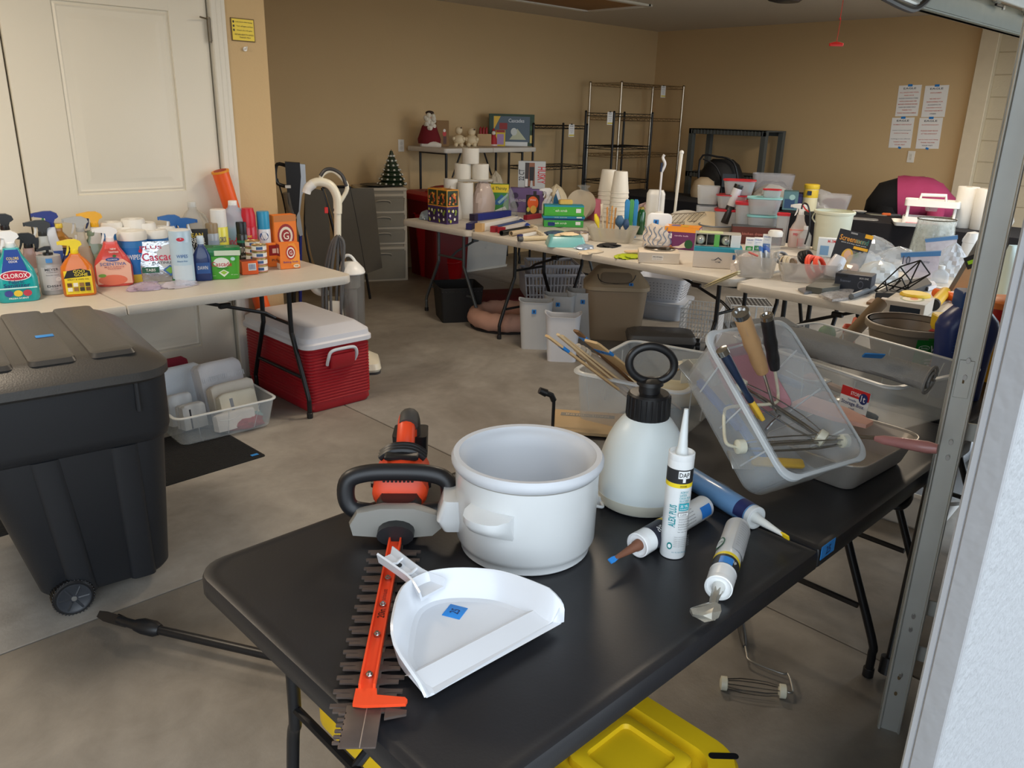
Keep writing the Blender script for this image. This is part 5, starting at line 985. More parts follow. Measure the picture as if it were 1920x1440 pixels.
bottle('tall white cleaner bottle with a plain white cylinder cap', 418, 478, 392, 30, (232, 226, 90), .70, 'box', ('cap', (240, 240, 238), .96), [('r', -1.5, 0, 1.5, .5, (226, 200, 60)), ('t', 'CLOROX', .2, .70, 1.2, .14, (60, 50, 130)), ('r', -1.5, .3, 1.5, .5, (236, 236, 240))], dd=1, rnd=True, name='cleaner_bottle')
bottle('yellow orange spray cleaner with a white cap right of the pale blue can', 415, 498, 418, 30, (238, 176, 30), .64, 'box', ('cap', (240, 240, 236), .86), [('t', 'CLOROX', 0, .55, 1.5, .18, (40, 60, 150)), ('e', 0, .35, .6, .14, (236, 238, 240)), ('t', 'scrub', 0, .35, .8, .1, (50, 80, 160))], dd=1, rnd=True, name='cleaner_bottle')
bottle('large blue window cleaner jug with a white cap and red lettering', 446, 480, 376, 62, (190, 210, 226), .93, 'jug', ('cap', (240, 240, 238), .26), [('t', 'Windex', -.15, .40, 1.2, .14, (210, 40, 50)), ('r', -.8, .04, .6, .16, (50, 90, 170)), ('t', 'REFILL', 0, .24, .9, .06, (50, 70, 150))], alpha=.55, liquid=((90, 160, 210), .62), name='cleaner_jug', cat='jug', handle=True)
can('black spray can with a glossy black cap and green band', 459, 496, 415, 24, (36, 38, 38), (24, 24, 26), .28, [('r', -1.5, .72, 1.5, .80, (40, 120, 100)), ('t', 'TV OK', 0, .5, .9, .2, WH), ('t', 'polish', 0, .28, .8, .1, (200, 200, 200))])
can('red carpet cleaner can with a rounded red cap', 472, 470, 390, 28, (186, 22, 44), (200, 26, 46), .32, [('t', 'RESOLVE', 0, .42, 1.5, .16, WH), ('t', 'spot', -.1, .74, .8, .1, (236, 200, 60)), ('e', 0, .24, .35, .09, (60, 120, 150))], dome=True)
can('white and blue spray can with a light blue cap', 499, 462, 396, 24, (216, 222, 230), (40, 150, 196), .34, [('e', 0, .80, .7, .12, (30, 70, 130)), ('t', 'LYSOL', 0, .80, .9, .1, WH), ('t', 'FRESH', 0, .45, .9, .12, (80, 110, 170)), ('t', 'linen', 0, .28, .7, .1, (80, 110, 170))])
ORB = (236, 128, 44)
gcarton('large orange baking soda box standing at the back right corner of the left table', 534, 468, 402, 44, .07, ORB, 25, side=[('t', 'DEODORIZES', 0, .8, 1.4, .05, (180, 80, 20)), ('t', 'CLEANS', 0, .7, 1.1, .05, (180, 80, 20)), ('t', 'FRESHENS', 0, .6, 1.3, .05, (180, 80, 20)), ('t', 'since 1846', 0, .4, 1.2, .05, (180, 80, 20))], front=[('r', -1, .86, 1, 1, (190, 120, 60)), ('e', 0, .55, .75, .26, (150, 40, 40)), ('e', 0, .55, .6, .2, (225, 215, 200)), ('e', 0, .55, .42, .14, (150, 40, 40)), ('t', 'G', 0, .55, .5, .16, (236, 226, 210)), ('t', 'BAKING SODA', 0, .15, 1.6, .07, (60, 50, 110))], name='baking_soda_box')
SF = [('p', [(.1, .15), (-.1, .95), (.5, .98), (1, .5), (.9, .1)], (244, 156, 60)), ('e', .1, .62, .5, .27, (190, 50, 40)), ('e', .1, .62, .4, .21, (240, 235, 225)), ('e', .1, .62, .3, .15, (160, 40, 40)), ('t', 'G', .1, .62, .3, .16, (240, 236, 226)), ('t', 'Baking Soda', .05, .26, 1.5, .09, (90, 60, 130)), ('e', .6, .1, .33, .07, (240, 220, 190)), ('t', 'PURE', .6, .1, .35, .05, (80, 50, 40))]
gcarton('small orange baking soda box at the front right corner, right one of the pair', 542, 504, 454, 38, .05, ORB, 20, front=SF, left=[('r', -1, .5, 1, .95, (140, 30, 36)), ('r', -.5, .6, .5, .8, (220, 190, 180)), ('t', 'PURE', 0, .3, 1.3, .1, (90, 60, 60)), ('r', -1, 0, 1, .22, (236, 210, 190))], name='baking_soda_box')
gcarton('small orange baking soda box behind the right one of the pair', 516, 500, 456, 26, .05, ORB, 20, front=[('r', -1, .5, 1, .95, (140, 30, 36)), ('r', -.5, .6, .5, .8, (220, 190, 180)), ('t', 'PURE', 0, .3, 1.3, .1, (90, 60, 60))], name='baking_soda_box')
gcarton('flat orange carton with a barcode between the green tub and the cans', 467, 515, 488, 30, .07, (236, 96, 36), 12, front=[('r', -.2, .3, .75, .85, WH)] + [('r', -.12+.1*i, .38, -.07+.1*i, .78, (90, 110, 170)) for i in range(8)], top=[('r', -.9, .1, .9, .9, (150, 60, 50))], name='small_carton')
k = 0
for sx, by0, n_ in ((489, 512, 4), (477, 503, 4)):
    for i in range(n_):
        P, W, D, H, yaw = G(sx, by0, by0-14, 27); H = .036
        P.z = TZ+i*H*.98; t = T('food_can', 'small white labelled food can, %s of the %s stack by the baking soda' % (('lowest', 'second', 'third', 'topmost')[i], ('front', 'rear')[sx == 477]), 'can', P, yaw, 'stacked small food cans')
        b = B(mat((206, 186, 130), .3, .8)); b.lathe([(W*.49, 0), (W*.5, .002), (W*.5, .004), (W*.48, .005), (W*.48, H-.005), (W*.5, H-.004), (W*.5, H-.001), (W*.47, H-.001), (W*.46, H-.004), (.001, H-.004)], 22); b.obj('can_body', t)
        b = B(); b.flatprint = 1; b.face(W, H, [('r', -3.14, .16, 3.14, .84, (232, 230, 224)), ('r', -.4, .34, .5, .74, (60, 90, 140)), ('r', -1.5, .18, 1.5, .26, (180, 60, 60))], R=W*.5); b.obj('printed_label', t)
P, W, D, H, yaw = G(416, 524, 462, 74, d=.10, turn=-4)
t = T('green_tub', 'green plastic tub of dishwasher tabs with a dark green lid on the left table', 'tub', P, yaw); b = B(mat((72, 168, 50), .35, coat=.2)); b.rl([(W*.86, .085, .02, 0), (W*.88, .087, .02, .003), (W*.96, .098, .025, H*.8)], 5); b.obj('body', t)
b = B(mat((24, 116, 66), .35)); b.rl([(W*.99, .102, .03, H*.74), (W*1.02, .106, .03, H*.76), (W*1.02, .106, .03, H*.95), (W*.94, .095, .03, H), (W*.5, .05, .01, H)], 5); b.rl([(W*.34, .04, .015, H-.001), (W*.3, .036, .012, H+.004)], 4); b.obj('lid', t)
b = B(mat((206, 222, 200), .4)); b.box(W*.62, .004, H*.16, W*.2, -.053, H*.76); b.obj('lid_latch', t)
b = B(); b.flatprint = 1; b.face(W*.96, H*.74, [('e', .1, .72, .42, .22, (232, 240, 232)), ('t', 'Cascade', .1, .66, 1.05, .2, (190, 30, 60)), ('t', 'ORIGINAL', .15, .48, .6, .07, (30, 110, 50)), ('p', [(-.1, .30), (.18, .42), (.46, .30), (.18, .1)], (226, 240, 220)), ('p', [(.0, .30), (.18, .38), (.36, .30), (.18, .2)], (150, 200, 60)), ('e', .7, .88, .12, .08, (180, 226, 220)), ('t', 'shine system', -.5, .16, .5, .04, (220, 240, 210)), ('t', '85 pacs', .72, .2, .35, .04, (220, 240, 210))], mp=lambda x, z, l: (x*W*.46, -.0435-.0055*z-.0006*(l+1), z*H*.74)); b.obj('printed_label', t)
# orange tube leaning on the wall behind the table
pa, pb = V((2.30, 4.02, .0)), aty(413, 322, 4.345); t = T('orange_tube', 'long bright orange plastic tube leaning on the door casing behind the table', 'tube', (0, 0, 0))
pa = at(513, 640, 0); pa = V((2.29, 4.36, .012))
b = B(mat((244, 96, 26), .45, coat=.3, var=.03)); b.tube([pa, pb], .044, 24); b.obj('tube', t); d = (pb-pa).normalized(); b = B(mat((236, 150, 30), .5)); b.tube([pb-d*.004, pb+d*.006], .047, 24); b.obj('end_ring', t); b = B(mat((170, 50, 10), .6)); b.tube([pb+d*.0055, pb+d*.0075], .034, 20); b.obj('end_plug', t)
# ---------------- trash cart ----------------
t = T('trash_cart', 'large black wheeled trash cart with a ribbed grey lid', 'trash can', (.635, 2.81, 0), math.radians(-7)); TRM = mat((28, 30, 34), .5, var=.06, bump=.1, bscale=200, name='cart_plastic'); LIDM = mat((62, 60, 58), .38, var=.06, bump=.12, bscale=180)
def cs(w_, d_, r_, z, oy=0): return (w_, d_, r_, z, 0, oy)
def cq(z): f = (z-.05)/.72; return .385+.20*f, .54+.20*f, .072-.07*f
def sec_(z, e=0): w_, d_, ox = cq(z); return (w_+e, d_+e, .07, z, ox, 0)
b = B(TRM); b.rl([sec_(.05, -.02), sec_(.07), sec_(.55), sec_(.56, .02), sec_(.59, .03), sec_(.77, .01), sec_(.775, .03), (.60, .78, .09, .79, -.005, 0)], 7)
b.obj('cart_body', t)
b = B(TRM)
for u_ in (-.07, .11): b = B(TRM); b.rl([(.08, .57, .02, .055, .06+u_, 0), (.09, .69, .02, .55, .02+u_*1.2, 0), (.07, .60, .02, .56, .02+u_*1.2, 0)], 3); b.obj('molded_rib', t)
for x in (-.2, .2): b = B(TRM); b.box(.012, .775, .10, x, 0, .665, r=.003); b.obj('molded_rib', t)
b = B(LIDM); b.rl([cs(.60, .79, .10, .76), cs(.625, .815, .11, .77), cs(.625, .815, .11, .795), cs(.59, .78, .11, .81), cs(.50, .66, .08, .838), cs(.47, .62, .07, .845)], 8); b.obj('lid', t)
b = B(LIDM)
for x, w_ in ((-.16, .12), (0, .12), (.16, .12)): b.rl([(w_*1.05, .68, .02, .838, x, .0), (w_*.98, .66, .02, .850, x, .0), (w_*.8, .62, .02, .853, x, 0)], 5)
b.obj('lid_rib', t)
tp = B(TAPE); tp.t((.02, -.06, .8535)); tp.box(.05, .03, .001); tp.obj('price_tape', t)
for s in (-1, 1):
    b = B(BLACK); yw = s*.275; RW = .06; b.t((-.045, yw, RW), rx=PI/2); b.cyl(RW, .05, 0, 0, -.025, n=36, e=.005)
    for i in range(36): a = 2*PI*i/36; b.box(.004, .005, .046, RW*math.cos(a), RW*math.sin(a), -.023, r=.001)
    o = b.obj('wheel', t); c = B(mat((170, 170, 168), .3, .8)); c.t((-.045, yw+s*.027, RW), rx=PI/2); c.cyl(.008, .007, 0, 0, -.004, n=14); c.obj('axle_cap', o)
    c = B(mat((50, 53, 58), .35)); c.t((-.045, yw+s*.026, RW), rx=PI/2); c.lathe([(.046, -.002), (.05, .002), (.045, .002), (.042, 0)], 30)
    for i in range(6): a = 2*PI*i/6; c.tube([(.012*math.cos(a), .012*math.sin(a), 0), (.044*math.cos(a), .044*math.sin(a), 0)], .004, 5)
    c.obj('wheel_hub', o)
# mat, towel box, cooler
t = T('floor_mat', 'black ribbed rubber mat on the floor between trash cart and towel box', 'mat', (1.02, 3.50, 0), math.radians(2)); b = B(mat((18, 18, 19), .9, bump=.8, bscale=300)); b.rl([(1.14, .52, .01, 0), (1.14, .52, .01, .005), (1.13, .51, .01, .007)], 2); b.obj('mat_body', t)
b = B(mat((24, 24, 25), .95)); 
for k in range(42): b.box(1.12, .004, .0025, 0, -.25+k*.012, .0065, r=.001)
o = b.obj('mat_ribs', t); o['kind'] = 'stuff'
tp = B(TAPE); tp.t((.53, -.23, .0095)); tp.box(.035, .02, .001); tp.obj('price_tape', t)
PT = V((1.585, 3.86, .008)); TYW = math.radians(-2)
t = T('towel_box', 'clear low plastic box of folded towels on the mat', 'storage box', PT, TYW); bin_open(t, .52, .62, .15, r=.04, ribs=True)
MTW = Matrix.Translation(PT) @ Matrix.Rotation(TYW, 4, 'Z')
def towel(label, x, y, z, w_, d_, h_, col, lean=0, yaw=0, layers=3, tapeit=False, name='folded_towel', stripe=None, fringe=False):
    p = MTW @ V((x, y, z)); t = T(name, label, 'towel', p, 0, 'towels in the clear box', (math.radians(lean), 0, yaw+TYW)); m = mat(tuple(min(250, int(c*1.09)) for c in col), .95, var=.05, bump=.9, bscale=500, name='terry')
    b = B(m); r_ = random.Random(int(x*900+y*700))
    for k in range(layers):
        dd_ = d_/layers; y0 = -d_/2+dd_*(k+.5); hh = h_*(1-.03*r_.random()-.03*k); sec = []
        for i in range(11):
            xx = -w_/2+w_*i/10; e = .93 if i in (0, 10) else 1; wv = .006*math.sin(i*1.1+k*2+x*30); s_ = []
            for q in range(14):
                if q < 9: an = PI*q/8; s_.append((xx, y0+wv+dd_*.5*e*math.cos(an), hh*e-dd_*.5+dd_*.55*math.sin(an)))
                else: f_ = (q-9)/4; s_.append((xx, y0+wv*.5-dd_*.5*e+dd_*e*f_, .004 if 1 else 0))
            sec.append(s_)
        b.loft(sec)
    b.obj('cloth', t)
    if stripe: b = B(mat(stripe, .95)); b.rl([(w_*.1, d_*1.01, .003, h_*.05, -w_*.2, 0), (w_*.1, d_*1.02, .003, h_*.8, -w_*.2, 0)], 2); b.obj('stripe', t)
    if fringe:
        b = B(m)
        for k in range(26): b.tube([(-w_/2+w_*k/25, -d_/2-.002, h_*.72), (-w_/2+w_*k/25, -d_/2-.006, h_*.62)], .0028, 4)
        b.obj('fringe', t)
    if tapeit: b = B(TAPE); b.box(.05, .003, .03, -w_*.3, -d_/2-.003, h_*.05); b.obj('price_tape', t)
towel('red folded cloth at the back of the towel box', -.10, .20, .02, .26, .05, .27, (120, 26, 44), -14, .1, 2)
towel('thick white towel roll at the back left of the towel box', -.07, .12, .02, .26, .11, .25, (214, 222, 236), -16, .12, 2, True)
towel('white striped cloth standing in the towel box at the left', -.13, .0, .01, .12, .09, .16, (214, 218, 222), -8, .1, 3, stripe=(90, 92, 96))
towel('dark striped white cloth at the left middle of the towel box', -.10, -.09, .01, .12, .08, .13, (220, 220, 218), -8, .1, 3, stripe=(60, 60, 66))
towel('large fringed white towel standing tallest in the towel box', .12, .06, .01, .24, .12, .27, (226, 226, 232), -14, .12, 2, True, fringe=True)
towel('cream folded towel in front of the fringed towel', .13, -.07, .01, .24, .06, .19, (228, 220, 206), -14, .12, 2)
towel('cream oven mitt with a grey checked lining in the towel box', .12, -.15, .01, .20, .05, .16, (226, 220, 200), -16, .1, 2, stripe=(150, 154, 160))
towel('white towel with a red stripe slumped at the front of the towel box', .06, -.22, .01, .20, .06, .09, (230, 228, 226), -10, .1, 2, stripe=(180, 40, 60))
crumple('red_cloth', 'crumpled red cloth pressed against the front wall of the towel box', 'cloth', MTW @ V((.12, -.22, .006)), .18, .08, .06, mat((150, 34, 54), .9), 8, 0)
crumple('teal_cloth', 'pale teal cloth at the front right inside the towel box', 'cloth', MTW @ V((.19, -.12, .006)), .1, .14, .05, mat((150, 190, 190), .9, var=.4, scale=50), 9, 0)
# cooler
CX = 2.235; t = T('cooler', 'red ribbed cooler with a white lid on the floor right of the left table', 'cooler', (CX, 3.95, 0), 0); RDM = mat((160, 24, 36), .4, var=.04, name='red_cooler'); CW_, CDp, CHt = .40, .70, .355
b = B(RDM); L_ = [(CW_-.03, CDp-.03, .04, 0), (CW_-.005, CDp-.005, .045, .02)]; z = .05
while z < CHt-.02: L_ += [(CW_-.010, CDp-.010, .045, z), (CW_+.002, CDp+.002, .045, z+.004), (CW_+.002, CDp+.002, .045, z+.010), (CW_-.010, CDp-.010, .045, z+.014)]; z += .017
L_ += [(CW_, CDp, .045, CHt)]; b.rl(L_, 6); b.obj('cooler_body', t)
CL = mat((214, 214, 220), .4, var=.03); b = B(CL); b.rl([(CW_+.01, CDp+.01, .05, CHt-.005), (CW_+.03, CDp+.03, .055, CHt), (CW_+.03, CDp+.03, .055, CHt+.022), (CW_+.01, CDp+.01, .05, CHt+.03), (CW_+.005, CDp+.005, .05, CHt+.055), (CW_-.09, CDp-.12, .04, CHt+.095), (CW_-.11, CDp-.14, .03, CHt+.098)], 7); b.obj('lid', t)
b = B(CL); b.t((0, 0, CHt+.0975)); b.face(1, 1, [('t', 'Rubbermaid', 0, 0, .11, .03, (226, 226, 230))], mp=lambda x, z, l: (z+.0, -x*.5+.08, .0012)); b.obj('lid_emblem', t)
for s in (-1, 1):
    b = B(mat((206, 208, 214), .4)); yy = s*(CDp/2+.012)
    b.tube(smoothpath([(-.085, yy-s*.008, CHt-.10), (-.088, yy+s*.012, CHt-.06), (-.07, yy+s*.018, CHt-.022), (0, yy+s*.02, CHt-.016), (.07, yy+s*.018, CHt-.022), (.088, yy+s*.012, CHt-.06), (.085, yy-s*.008, CHt-.10)], 5), .009, 8); b.obj('carry_handle', t)
    b = B(RDM); b.rl([(.14, .03, .01, CHt-.12, 0, s*(CDp/2+.008)), (.15, .05, .012, CHt-.09, 0, s*(CDp/2+.01)), (.15, .05, .012, CHt-.045, 0, s*(CDp/2+.01))], 4); b.obj('handle_block', t)
# ---------------- appliances and things along the back ----------------
CRM = mat((232, 226, 206), .35, coat=.3, var=.03); DG = mat((62, 62, 64), .4); LG = mat((150, 150, 150), .4)
def TP(name, label, cat, bx, by, z=0, group=None):
    P = onto(bx, by, z); f, yaw = PL(P); return T(name, label, cat, P, yaw, group), f, P
def tr(f, pts, n=4, dy=0): return smoothpath([f(x, y, dy) for x, y in pts], n)
t, f, P = TP('stick_vacuum', 'black and silver upright stick vacuum beside the narrow wall corner', 'vacuum', 548, 596)
b = B(BLACK); b.slab([f(x, y)[::2] for x, y in ((534, 303), (562, 305), (564, 330), (560, 395), (553, 410), (540, 380), (536, 330))], .08); b.obj('motor_body', t)
b = B(mat((186, 190, 194), .3, .6)); b.slab([f(x, y)[::2] for x, y in ((562, 307), (572, 308), (574, 350), (566, 366), (562, 400), (568, 440), (562, 442), (556, 420), (558, 380), (562, 350))], .05); b.obj('silver_trim', t)
b = B(BLACK); b.tube(tr(f, ((540, 312), (520, 308), (516, 330), (522, 345), (545, 350), (556, 342))), .013, 8); b.tube(tr(f, ((520, 335), (530, 370), (536, 400))), .006, 6); b.obj('handle', t)
b = B(mat((120, 116, 110), .2, alpha=.6)); b.tube(tr(f, ((540, 360), (545, 385), (550, 402))), .042, 14); b.obj('dust_cup', t); b = B(WHITE); b.t(f(540, 353, -.045)); b.box(.04, .006, .022); b.obj('badge', t)
b = B(mat((30, 40, 130), .35)); b.tube(tr(f, ((563, 440), (563, 580))), .013, 10); b.obj('blue_tube', t)
b = B(BLACK); b.tube(tr(f, ((552, 410), (550, 585))), .018, 10); b.rl([(.26, .14, .03, 0, -.02, 0), (.26, .14, .04, .04, -.02, 0), (.1, .1, .03, .075, -.02, 0)], 4); b.obj('floor_head', t)
t, f, P = TP('folded_lounge_chair', 'folded grey fabric lounge chair with black frame leaning behind the vacuums', 'chair', 630, 562)
FG = mat((98, 94, 86), .85, var=.05, bump=.3, bscale=200); b = B(FG); b.slab([f(x, y)[::2] for x, y in ((572, 350), (608, 358), (618, 420), (622, 520), (600, 525), (585, 480), (572, 420))], .02); b.slab([f(x, y, .05)[::2] for x, y in ((608, 352), (700, 352), (716, 500), (660, 520))], .02); b.obj('fabric_panel', t)
b = B(BLKM); b.tube(tr(f, ((604, 352), (625, 430), (652, 560)), 3), .011, 8); b.tube(tr(f, ((656, 350), (672, 430), (694, 560)), 3), .011, 8); b.tube(tr(f, ((574, 360), (572, 440), (590, 520), (612, 560)), 3), .009, 8); b.tube(tr(f, ((604, 351), (656, 350)), 2), .011, 8); b.obj('frame_tube', t)
t, f, P = TP('upright_vacuum', 'cream upright vacuum with looped grey hose and clear dust canister', 'vacuum', 650, 690)
b = B(CRM); b.tube(tr(f, ((576, 355), (585, 345), (600, 341), (620, 348), (632, 370), (633, 400))), .026, 14); b.tube(tr(f, ((633, 398), (633, 455))), .021, 12); b.obj('wand', t)
b = B(WHITE); b.tube(tr(f, ((574, 362), (578, 352), (588, 344))), [.026]*4+[.028]*5, 14); b.obj('wand_elbow', t)
b = B(CRM); b.tube(tr(f, ((597, 342), (606, 326), (622, 320), (640, 332), (651, 353), (636, 382))), .012, 8); b.obj('wand_grip', t); b = B(DG); b.tube(tr(f, ((601, 330), (610, 319), (624, 318), (640, 328), (650, 349)), 4, -.004), .0115, 8); b.obj('grip_pad', t)
b = B(DG); b.tube(tr(f, ((632, 391), (632, 396))), .0235, 14); b.m(RED); b.t(f(612, 400, -.022)); b.box(.02, .012, .035); b.obj('joint_ring', t)
HG = mat((92, 92, 92), .45); b = B(HG)
for i, (x0, x1, x2) in enumerate(((620, 606, 606), (624, 612, 614), (628, 620, 622), (634, 632, 630), (640, 644, 636), (645, 640, 640))): b.tube(tr(f, ((634, 442), (x0, 460), (x1, 530), (x2, 612)), 4, -.05-.006*(i % 3)), .0095, 8)
b.obj('hose', t)
b = B(mat((200, 198, 190), .4)); b.tube(tr(f, ((584, 520), (590, 540), (604, 548), (616, 545)), 4, -.02), .026, 12); b.obj('lower_elbow', t)
b = B(mat((130, 130, 128), .15, alpha=.55, coat=.5)); x0, _, z0 = f(663, 612); z1 = f(663, 512)[2]; b.lathe([(.07, z0), (.072, z0+.01), (.078, z1)], 24, 1, x0); b.obj('dust_canister', t)
b = B(mat((160, 156, 146), .4)); b.lathe([(.026, z0+.02), (.03, z1*.7+z0*.3), (.05, z1*.75+z0*.25), (.052, z1-.01)], 18, 1, x0); b.obj('inner_cone', t)
z2 = f(663, 488)[2]; b = B(WHITE); b.lathe([(.08, z1), (.083, z1+.006), (.075, z1+.03), (.04, z2-.01), (.01, z2-.005)], 24, 1, x0); b.tube(smoothpath([(x0-.06, 0, z1+.03), (x0-.04, 0, z2+.02), (x0, 0, z2+.025), (x0+.05, 0, z1+.03)], 4), .009, 8); b.obj('canister_lid', t)
b = B(CRM); b.slab([f(x, y)[::2] for x, y in ((616, 560), (640, 560), (648, 612), (684, 614), (684, 668), (616, 668))], .13); b.m(DG); b.t(); b.slab([f(x, y, -.07)[::2] for x, y in ((655, 612), (664, 612), (664, 660), (655, 660))], .01); b.obj('vacuum_body', t)
b = B(CRM); b.rl([(.34, .26, .04, .012, .03, -.03), (.36, .28, .05, .03, .03, -.03), (.34, .26, .05, .065, .03, -.03), (.2, .16, .04, .10, .03, 0)], 5); b.m(DG); b.rl([(.35, .27, .045, 0, .03, -.03), (.355, .275, .05, .014, .03, -.03)], 5); b.obj('floor_head', t)
# drawer tower
P0 = V((4.50, 6.44, 0)); HT = hgt(P0+V((0, -.2, 0)), 352); t = T('drawer_tower', 'frosted plastic four drawer tower below the little christmas tree', 'drawers', P0, math.radians(-26))
W_T, D_T = sz(90, P0)*.98, .38; PLW = mat((196, 188, 172), .45); b = B(mat((170, 164, 150), .4, alpha=.8)); b.rl([(W_T-.02, D_T-.02, .02, .0), (W_T-.02, D_T-.02, .02, HT-.03)], 4); b.obj('tower_body', t)
b = B(PLW); b.rl([(W_T, D_T, .03, HT-.03), (W_T+.01, D_T+.01, .03, HT-.02), (W_T, D_T, .03, HT)], 5)
zs_ = [0, .36, .42, .585, .755, .93]
for zz in (0, .345, .40, .565, .735, .91): b.rl([(W_T, D_T, .03, HT*zz), (W_T, D_T, .03, HT*zz+.022)], 5)
for s in (-1, 1): b.box(.03, .03, HT-.02, s*(W_T/2-.02), -D_T/2+.02, 0)
b.obj('tower_frame', t)
for z0, z1 in ((.025, .34), (.425, .56), (.59, .73), (.76, .905)):
    z0 *= HT; z1 *= HT; b = B(mat((150, 146, 134), .4, alpha=.9)); b.rl([(W_T-.05, D_T*.9, .03, z0, 0, -.03), (W_T-.04, D_T*.92, .03, z1-.01, 0, -.03)], 5); o = b.obj('drawer', t)
    zc = z1-.05; c = B(mat((176, 170, 158), .35)); c.t((0, -D_T/2-.018, zc)); c.tube(smoothpath([(-.07, .008, -.01), (-.06, -.008, .014), (0, -.012, .022), (.06, -.008, .014), (.07, .008, -.01)], 4), .006, 6); c.obj('handle', o)
# ceramic tree and decorations on the tower
P1 = P0+V((.12, -.04, HT)); h = hgt(P1, 280); t = T('ceramic_tree', 'small green ceramic christmas tree with snowy tips on the drawer tower', 'christmas tree', P1); GRN = mat((34, 52, 34), .4, coat=.4); SNW = mat((226, 226, 218), .7)
R1 = sz(56, P1)/2
for k in range(7):
    z0 = h*(.06+.125*k); r0 = R1*(1-.135*k); b = B(GRN); b.lathe([(r0*.55, z0), (r0, z0-.008), (r0*.92, z0+.01), (r0*.45, z0+h*.15)], 18); b.obj('branch_tier', t)
    b = B(SNW)
    for i in range(12-k): a = 2*PI*i/(12-k)+k*.3; b.t((r0*.93*math.cos(a), r0*.93*math.sin(a), z0-.004)); b.lathe([(.001, -.002), (.012, .004), (.009, .014), (.001, .018)], 8)
    o = b.obj('snow_tips', t)
b = B(GRN); b.lathe([(.03, 0), (.028, h*.08), (.02, h*.1)], 14); b.lathe([(.014, h*.88), (.001, h)], 10); b.obj('trunk', t)
t = T('patterned_plate', 'black and white patterned plate lying on the drawer tower', 'plate', P0+V((-.07, -.05, HT))); b = B(mat((60, 56, 50), .4, var=.9, scale=60)); b.lathe([(.06, 0), (.085, .006), (.15, .02), (.148, .024), (.08, .012), (.001, .01)], 28); b.obj('plate', t)
# red totes and gift bags
DRD = mat((110, 8, 14), .45, name='dark_red'); RD2 = mat((170, 14, 22), .45)
t = T('red_tote', 'tall dark red plastic tote with a red lid beside the drawer tower', 'tote', (5.02, 6.2, 0), math.radians(-8)); h = hgt(V((5.02, 6.0, 0)), 362); b = B(DRD); b.rl([(.36, .50, .04, 0), (.42, .56, .05, h*.9)], 5); b.obj('tote_body', t); b = B(RD2); b.rl([(.44, .58, .05, h*.9), (.46, .60, .05, h*.93), (.46, .6, .05, h*.97), (.40, .54, .04, h)], 5); b.obj('lid', t)
t = T('red_bin', 'bright red tapered plastic bin under the table with the tissue boxes', 'bin', at(818, 524, 0)+V((.12, .12, 0)), math.radians(10)); b = B(mat((160, 6, 16), .45)); b.cup([(.24, .30, .05, 0), (.33, .38, .06, .60), (.35, .40, .06, .61)], .004, 5); b.obj('bin_body', t)
t, f, P = TP('red_bucket', 'small red bucket on the floor behind the grey table leg', 'bucket', 846, 520); b = B(mat((178, 10, 20), .4)); b.pot([(.10, 0), (.13, .20), (.135, .205)], .003); b.obj('bucket', t); b = B(mat((178, 10, 20), .4)); b.tube(smoothpath([(.13, 0, .2), (.09, -.09, .17), (0, -.13, .16), (-.09, -.09, .17), (-.13, 0, .2)], 4), .004, 6); b.obj('handle', t)
crumple('gift_bag', 'red tinsel gift wrap heaped on the red tote', 'gift wrap', V((5.03, 6.15, h)), .32, .3, .06, mat((150, 30, 30), .6, var=.6, scale=30), 12, group=None)
crumple('gift_bag', 'white and red printed gift bag between the red tote and the tissue boxes', 'gift bag', V((4.15, 4.98, TZ)), .14, .12, .17, mat((206, 200, 190), .5, var=.4, scale=18), 13)
crumple('gift_bag', 'pale blue crumpled bag at the left end of the tissue box table', 'bag', V((3.98, 5.06, TZ)), .12, .12, .07, mat((170, 186, 196), .3, alpha=.8, coat=.4), 14)
t = T('plant_tote', 'clear tote with a white lid and a green leafy plant inside', 'storage tote', (5.58, 6.34, 0), math.radians(0)); h = .42; b = B(FROST); b.rl([(.64, .40, .04, .0), (.70, .46, .05, h)], 5); b.obj('tote_body', t); b = B(mat((200, 202, 198), .4)); b.rl([(.72, .48, .05, h), (.74, .50, .05, h+.01), (.74, .50, .05, h+.03), (.68, .44, .04, h+.035)], 5); b.rl([(.66, .42, .04, -.0), (.67, .43, .04, .02)], 5); b.obj('lid', t)
b = B(mat((90, 120, 80), .7, var=.5, scale=40)); r_ = random.Random(4)
for i in range(60): a = r_.uniform(0, 6.3); p = V((.1+r_.uniform(-.13, .13), -.12+r_.uniform(-.08, .08), .08+r_.uniform(0, .26))); q = p+V((math.cos(a)*.05, math.sin(a)*.03, .02)); s_ = V((-math.sin(a), math.cos(a), 0))*.014; b.add([tuple(p), tuple(p.lerp(q, .5)+s_), tuple(q), tuple(p.lerp(q, .5)-s_)], [(0, 1, 2, 3)])
o = b.obj('leaves', t); o['kind'] = 'stuff'
# floor things under the middle tables
def wastebasket(label, bx, by, ty, w_, m, curved=.0, cat='wastebasket', name='wastebasket', dd=.62, tw=1.0, bw=.78, turn=0, tp=None, group=None, holes=False):
    P, W, D, H, yaw = G(bx, by, ty, w_, 0, None, turn); t = T(name, label, cat, P, yaw, group); D = W*dd; b = B(m); b.cup([(W*bw, D*bw, D*.2, 0), (W*bw, D*bw, D*.22, .004), (W-.012, D-.012, D*.28, H-.004), (W, D, D*.3, H-.003), (W, D, D*.3, H)], .004, 6)
    if curved: 
        for i, v in enumerate(b.v):
            if v.z > H*.5: v.z -= curved*H*(1-abs(2*v.x/W)**2)*((v.z/H-.5)*2)
    b.obj('basket', t)
    if tp: tape(t, (tp[0]*W/2, -D*.5*(bw+(1-bw)*tp[1])-.004, tp[1]*H), 0, .03, .03)
    return t
WFR = mat((196, 198, 200), .35, alpha=.85, name='translucent'); WGY = mat((206, 208, 214), .4)
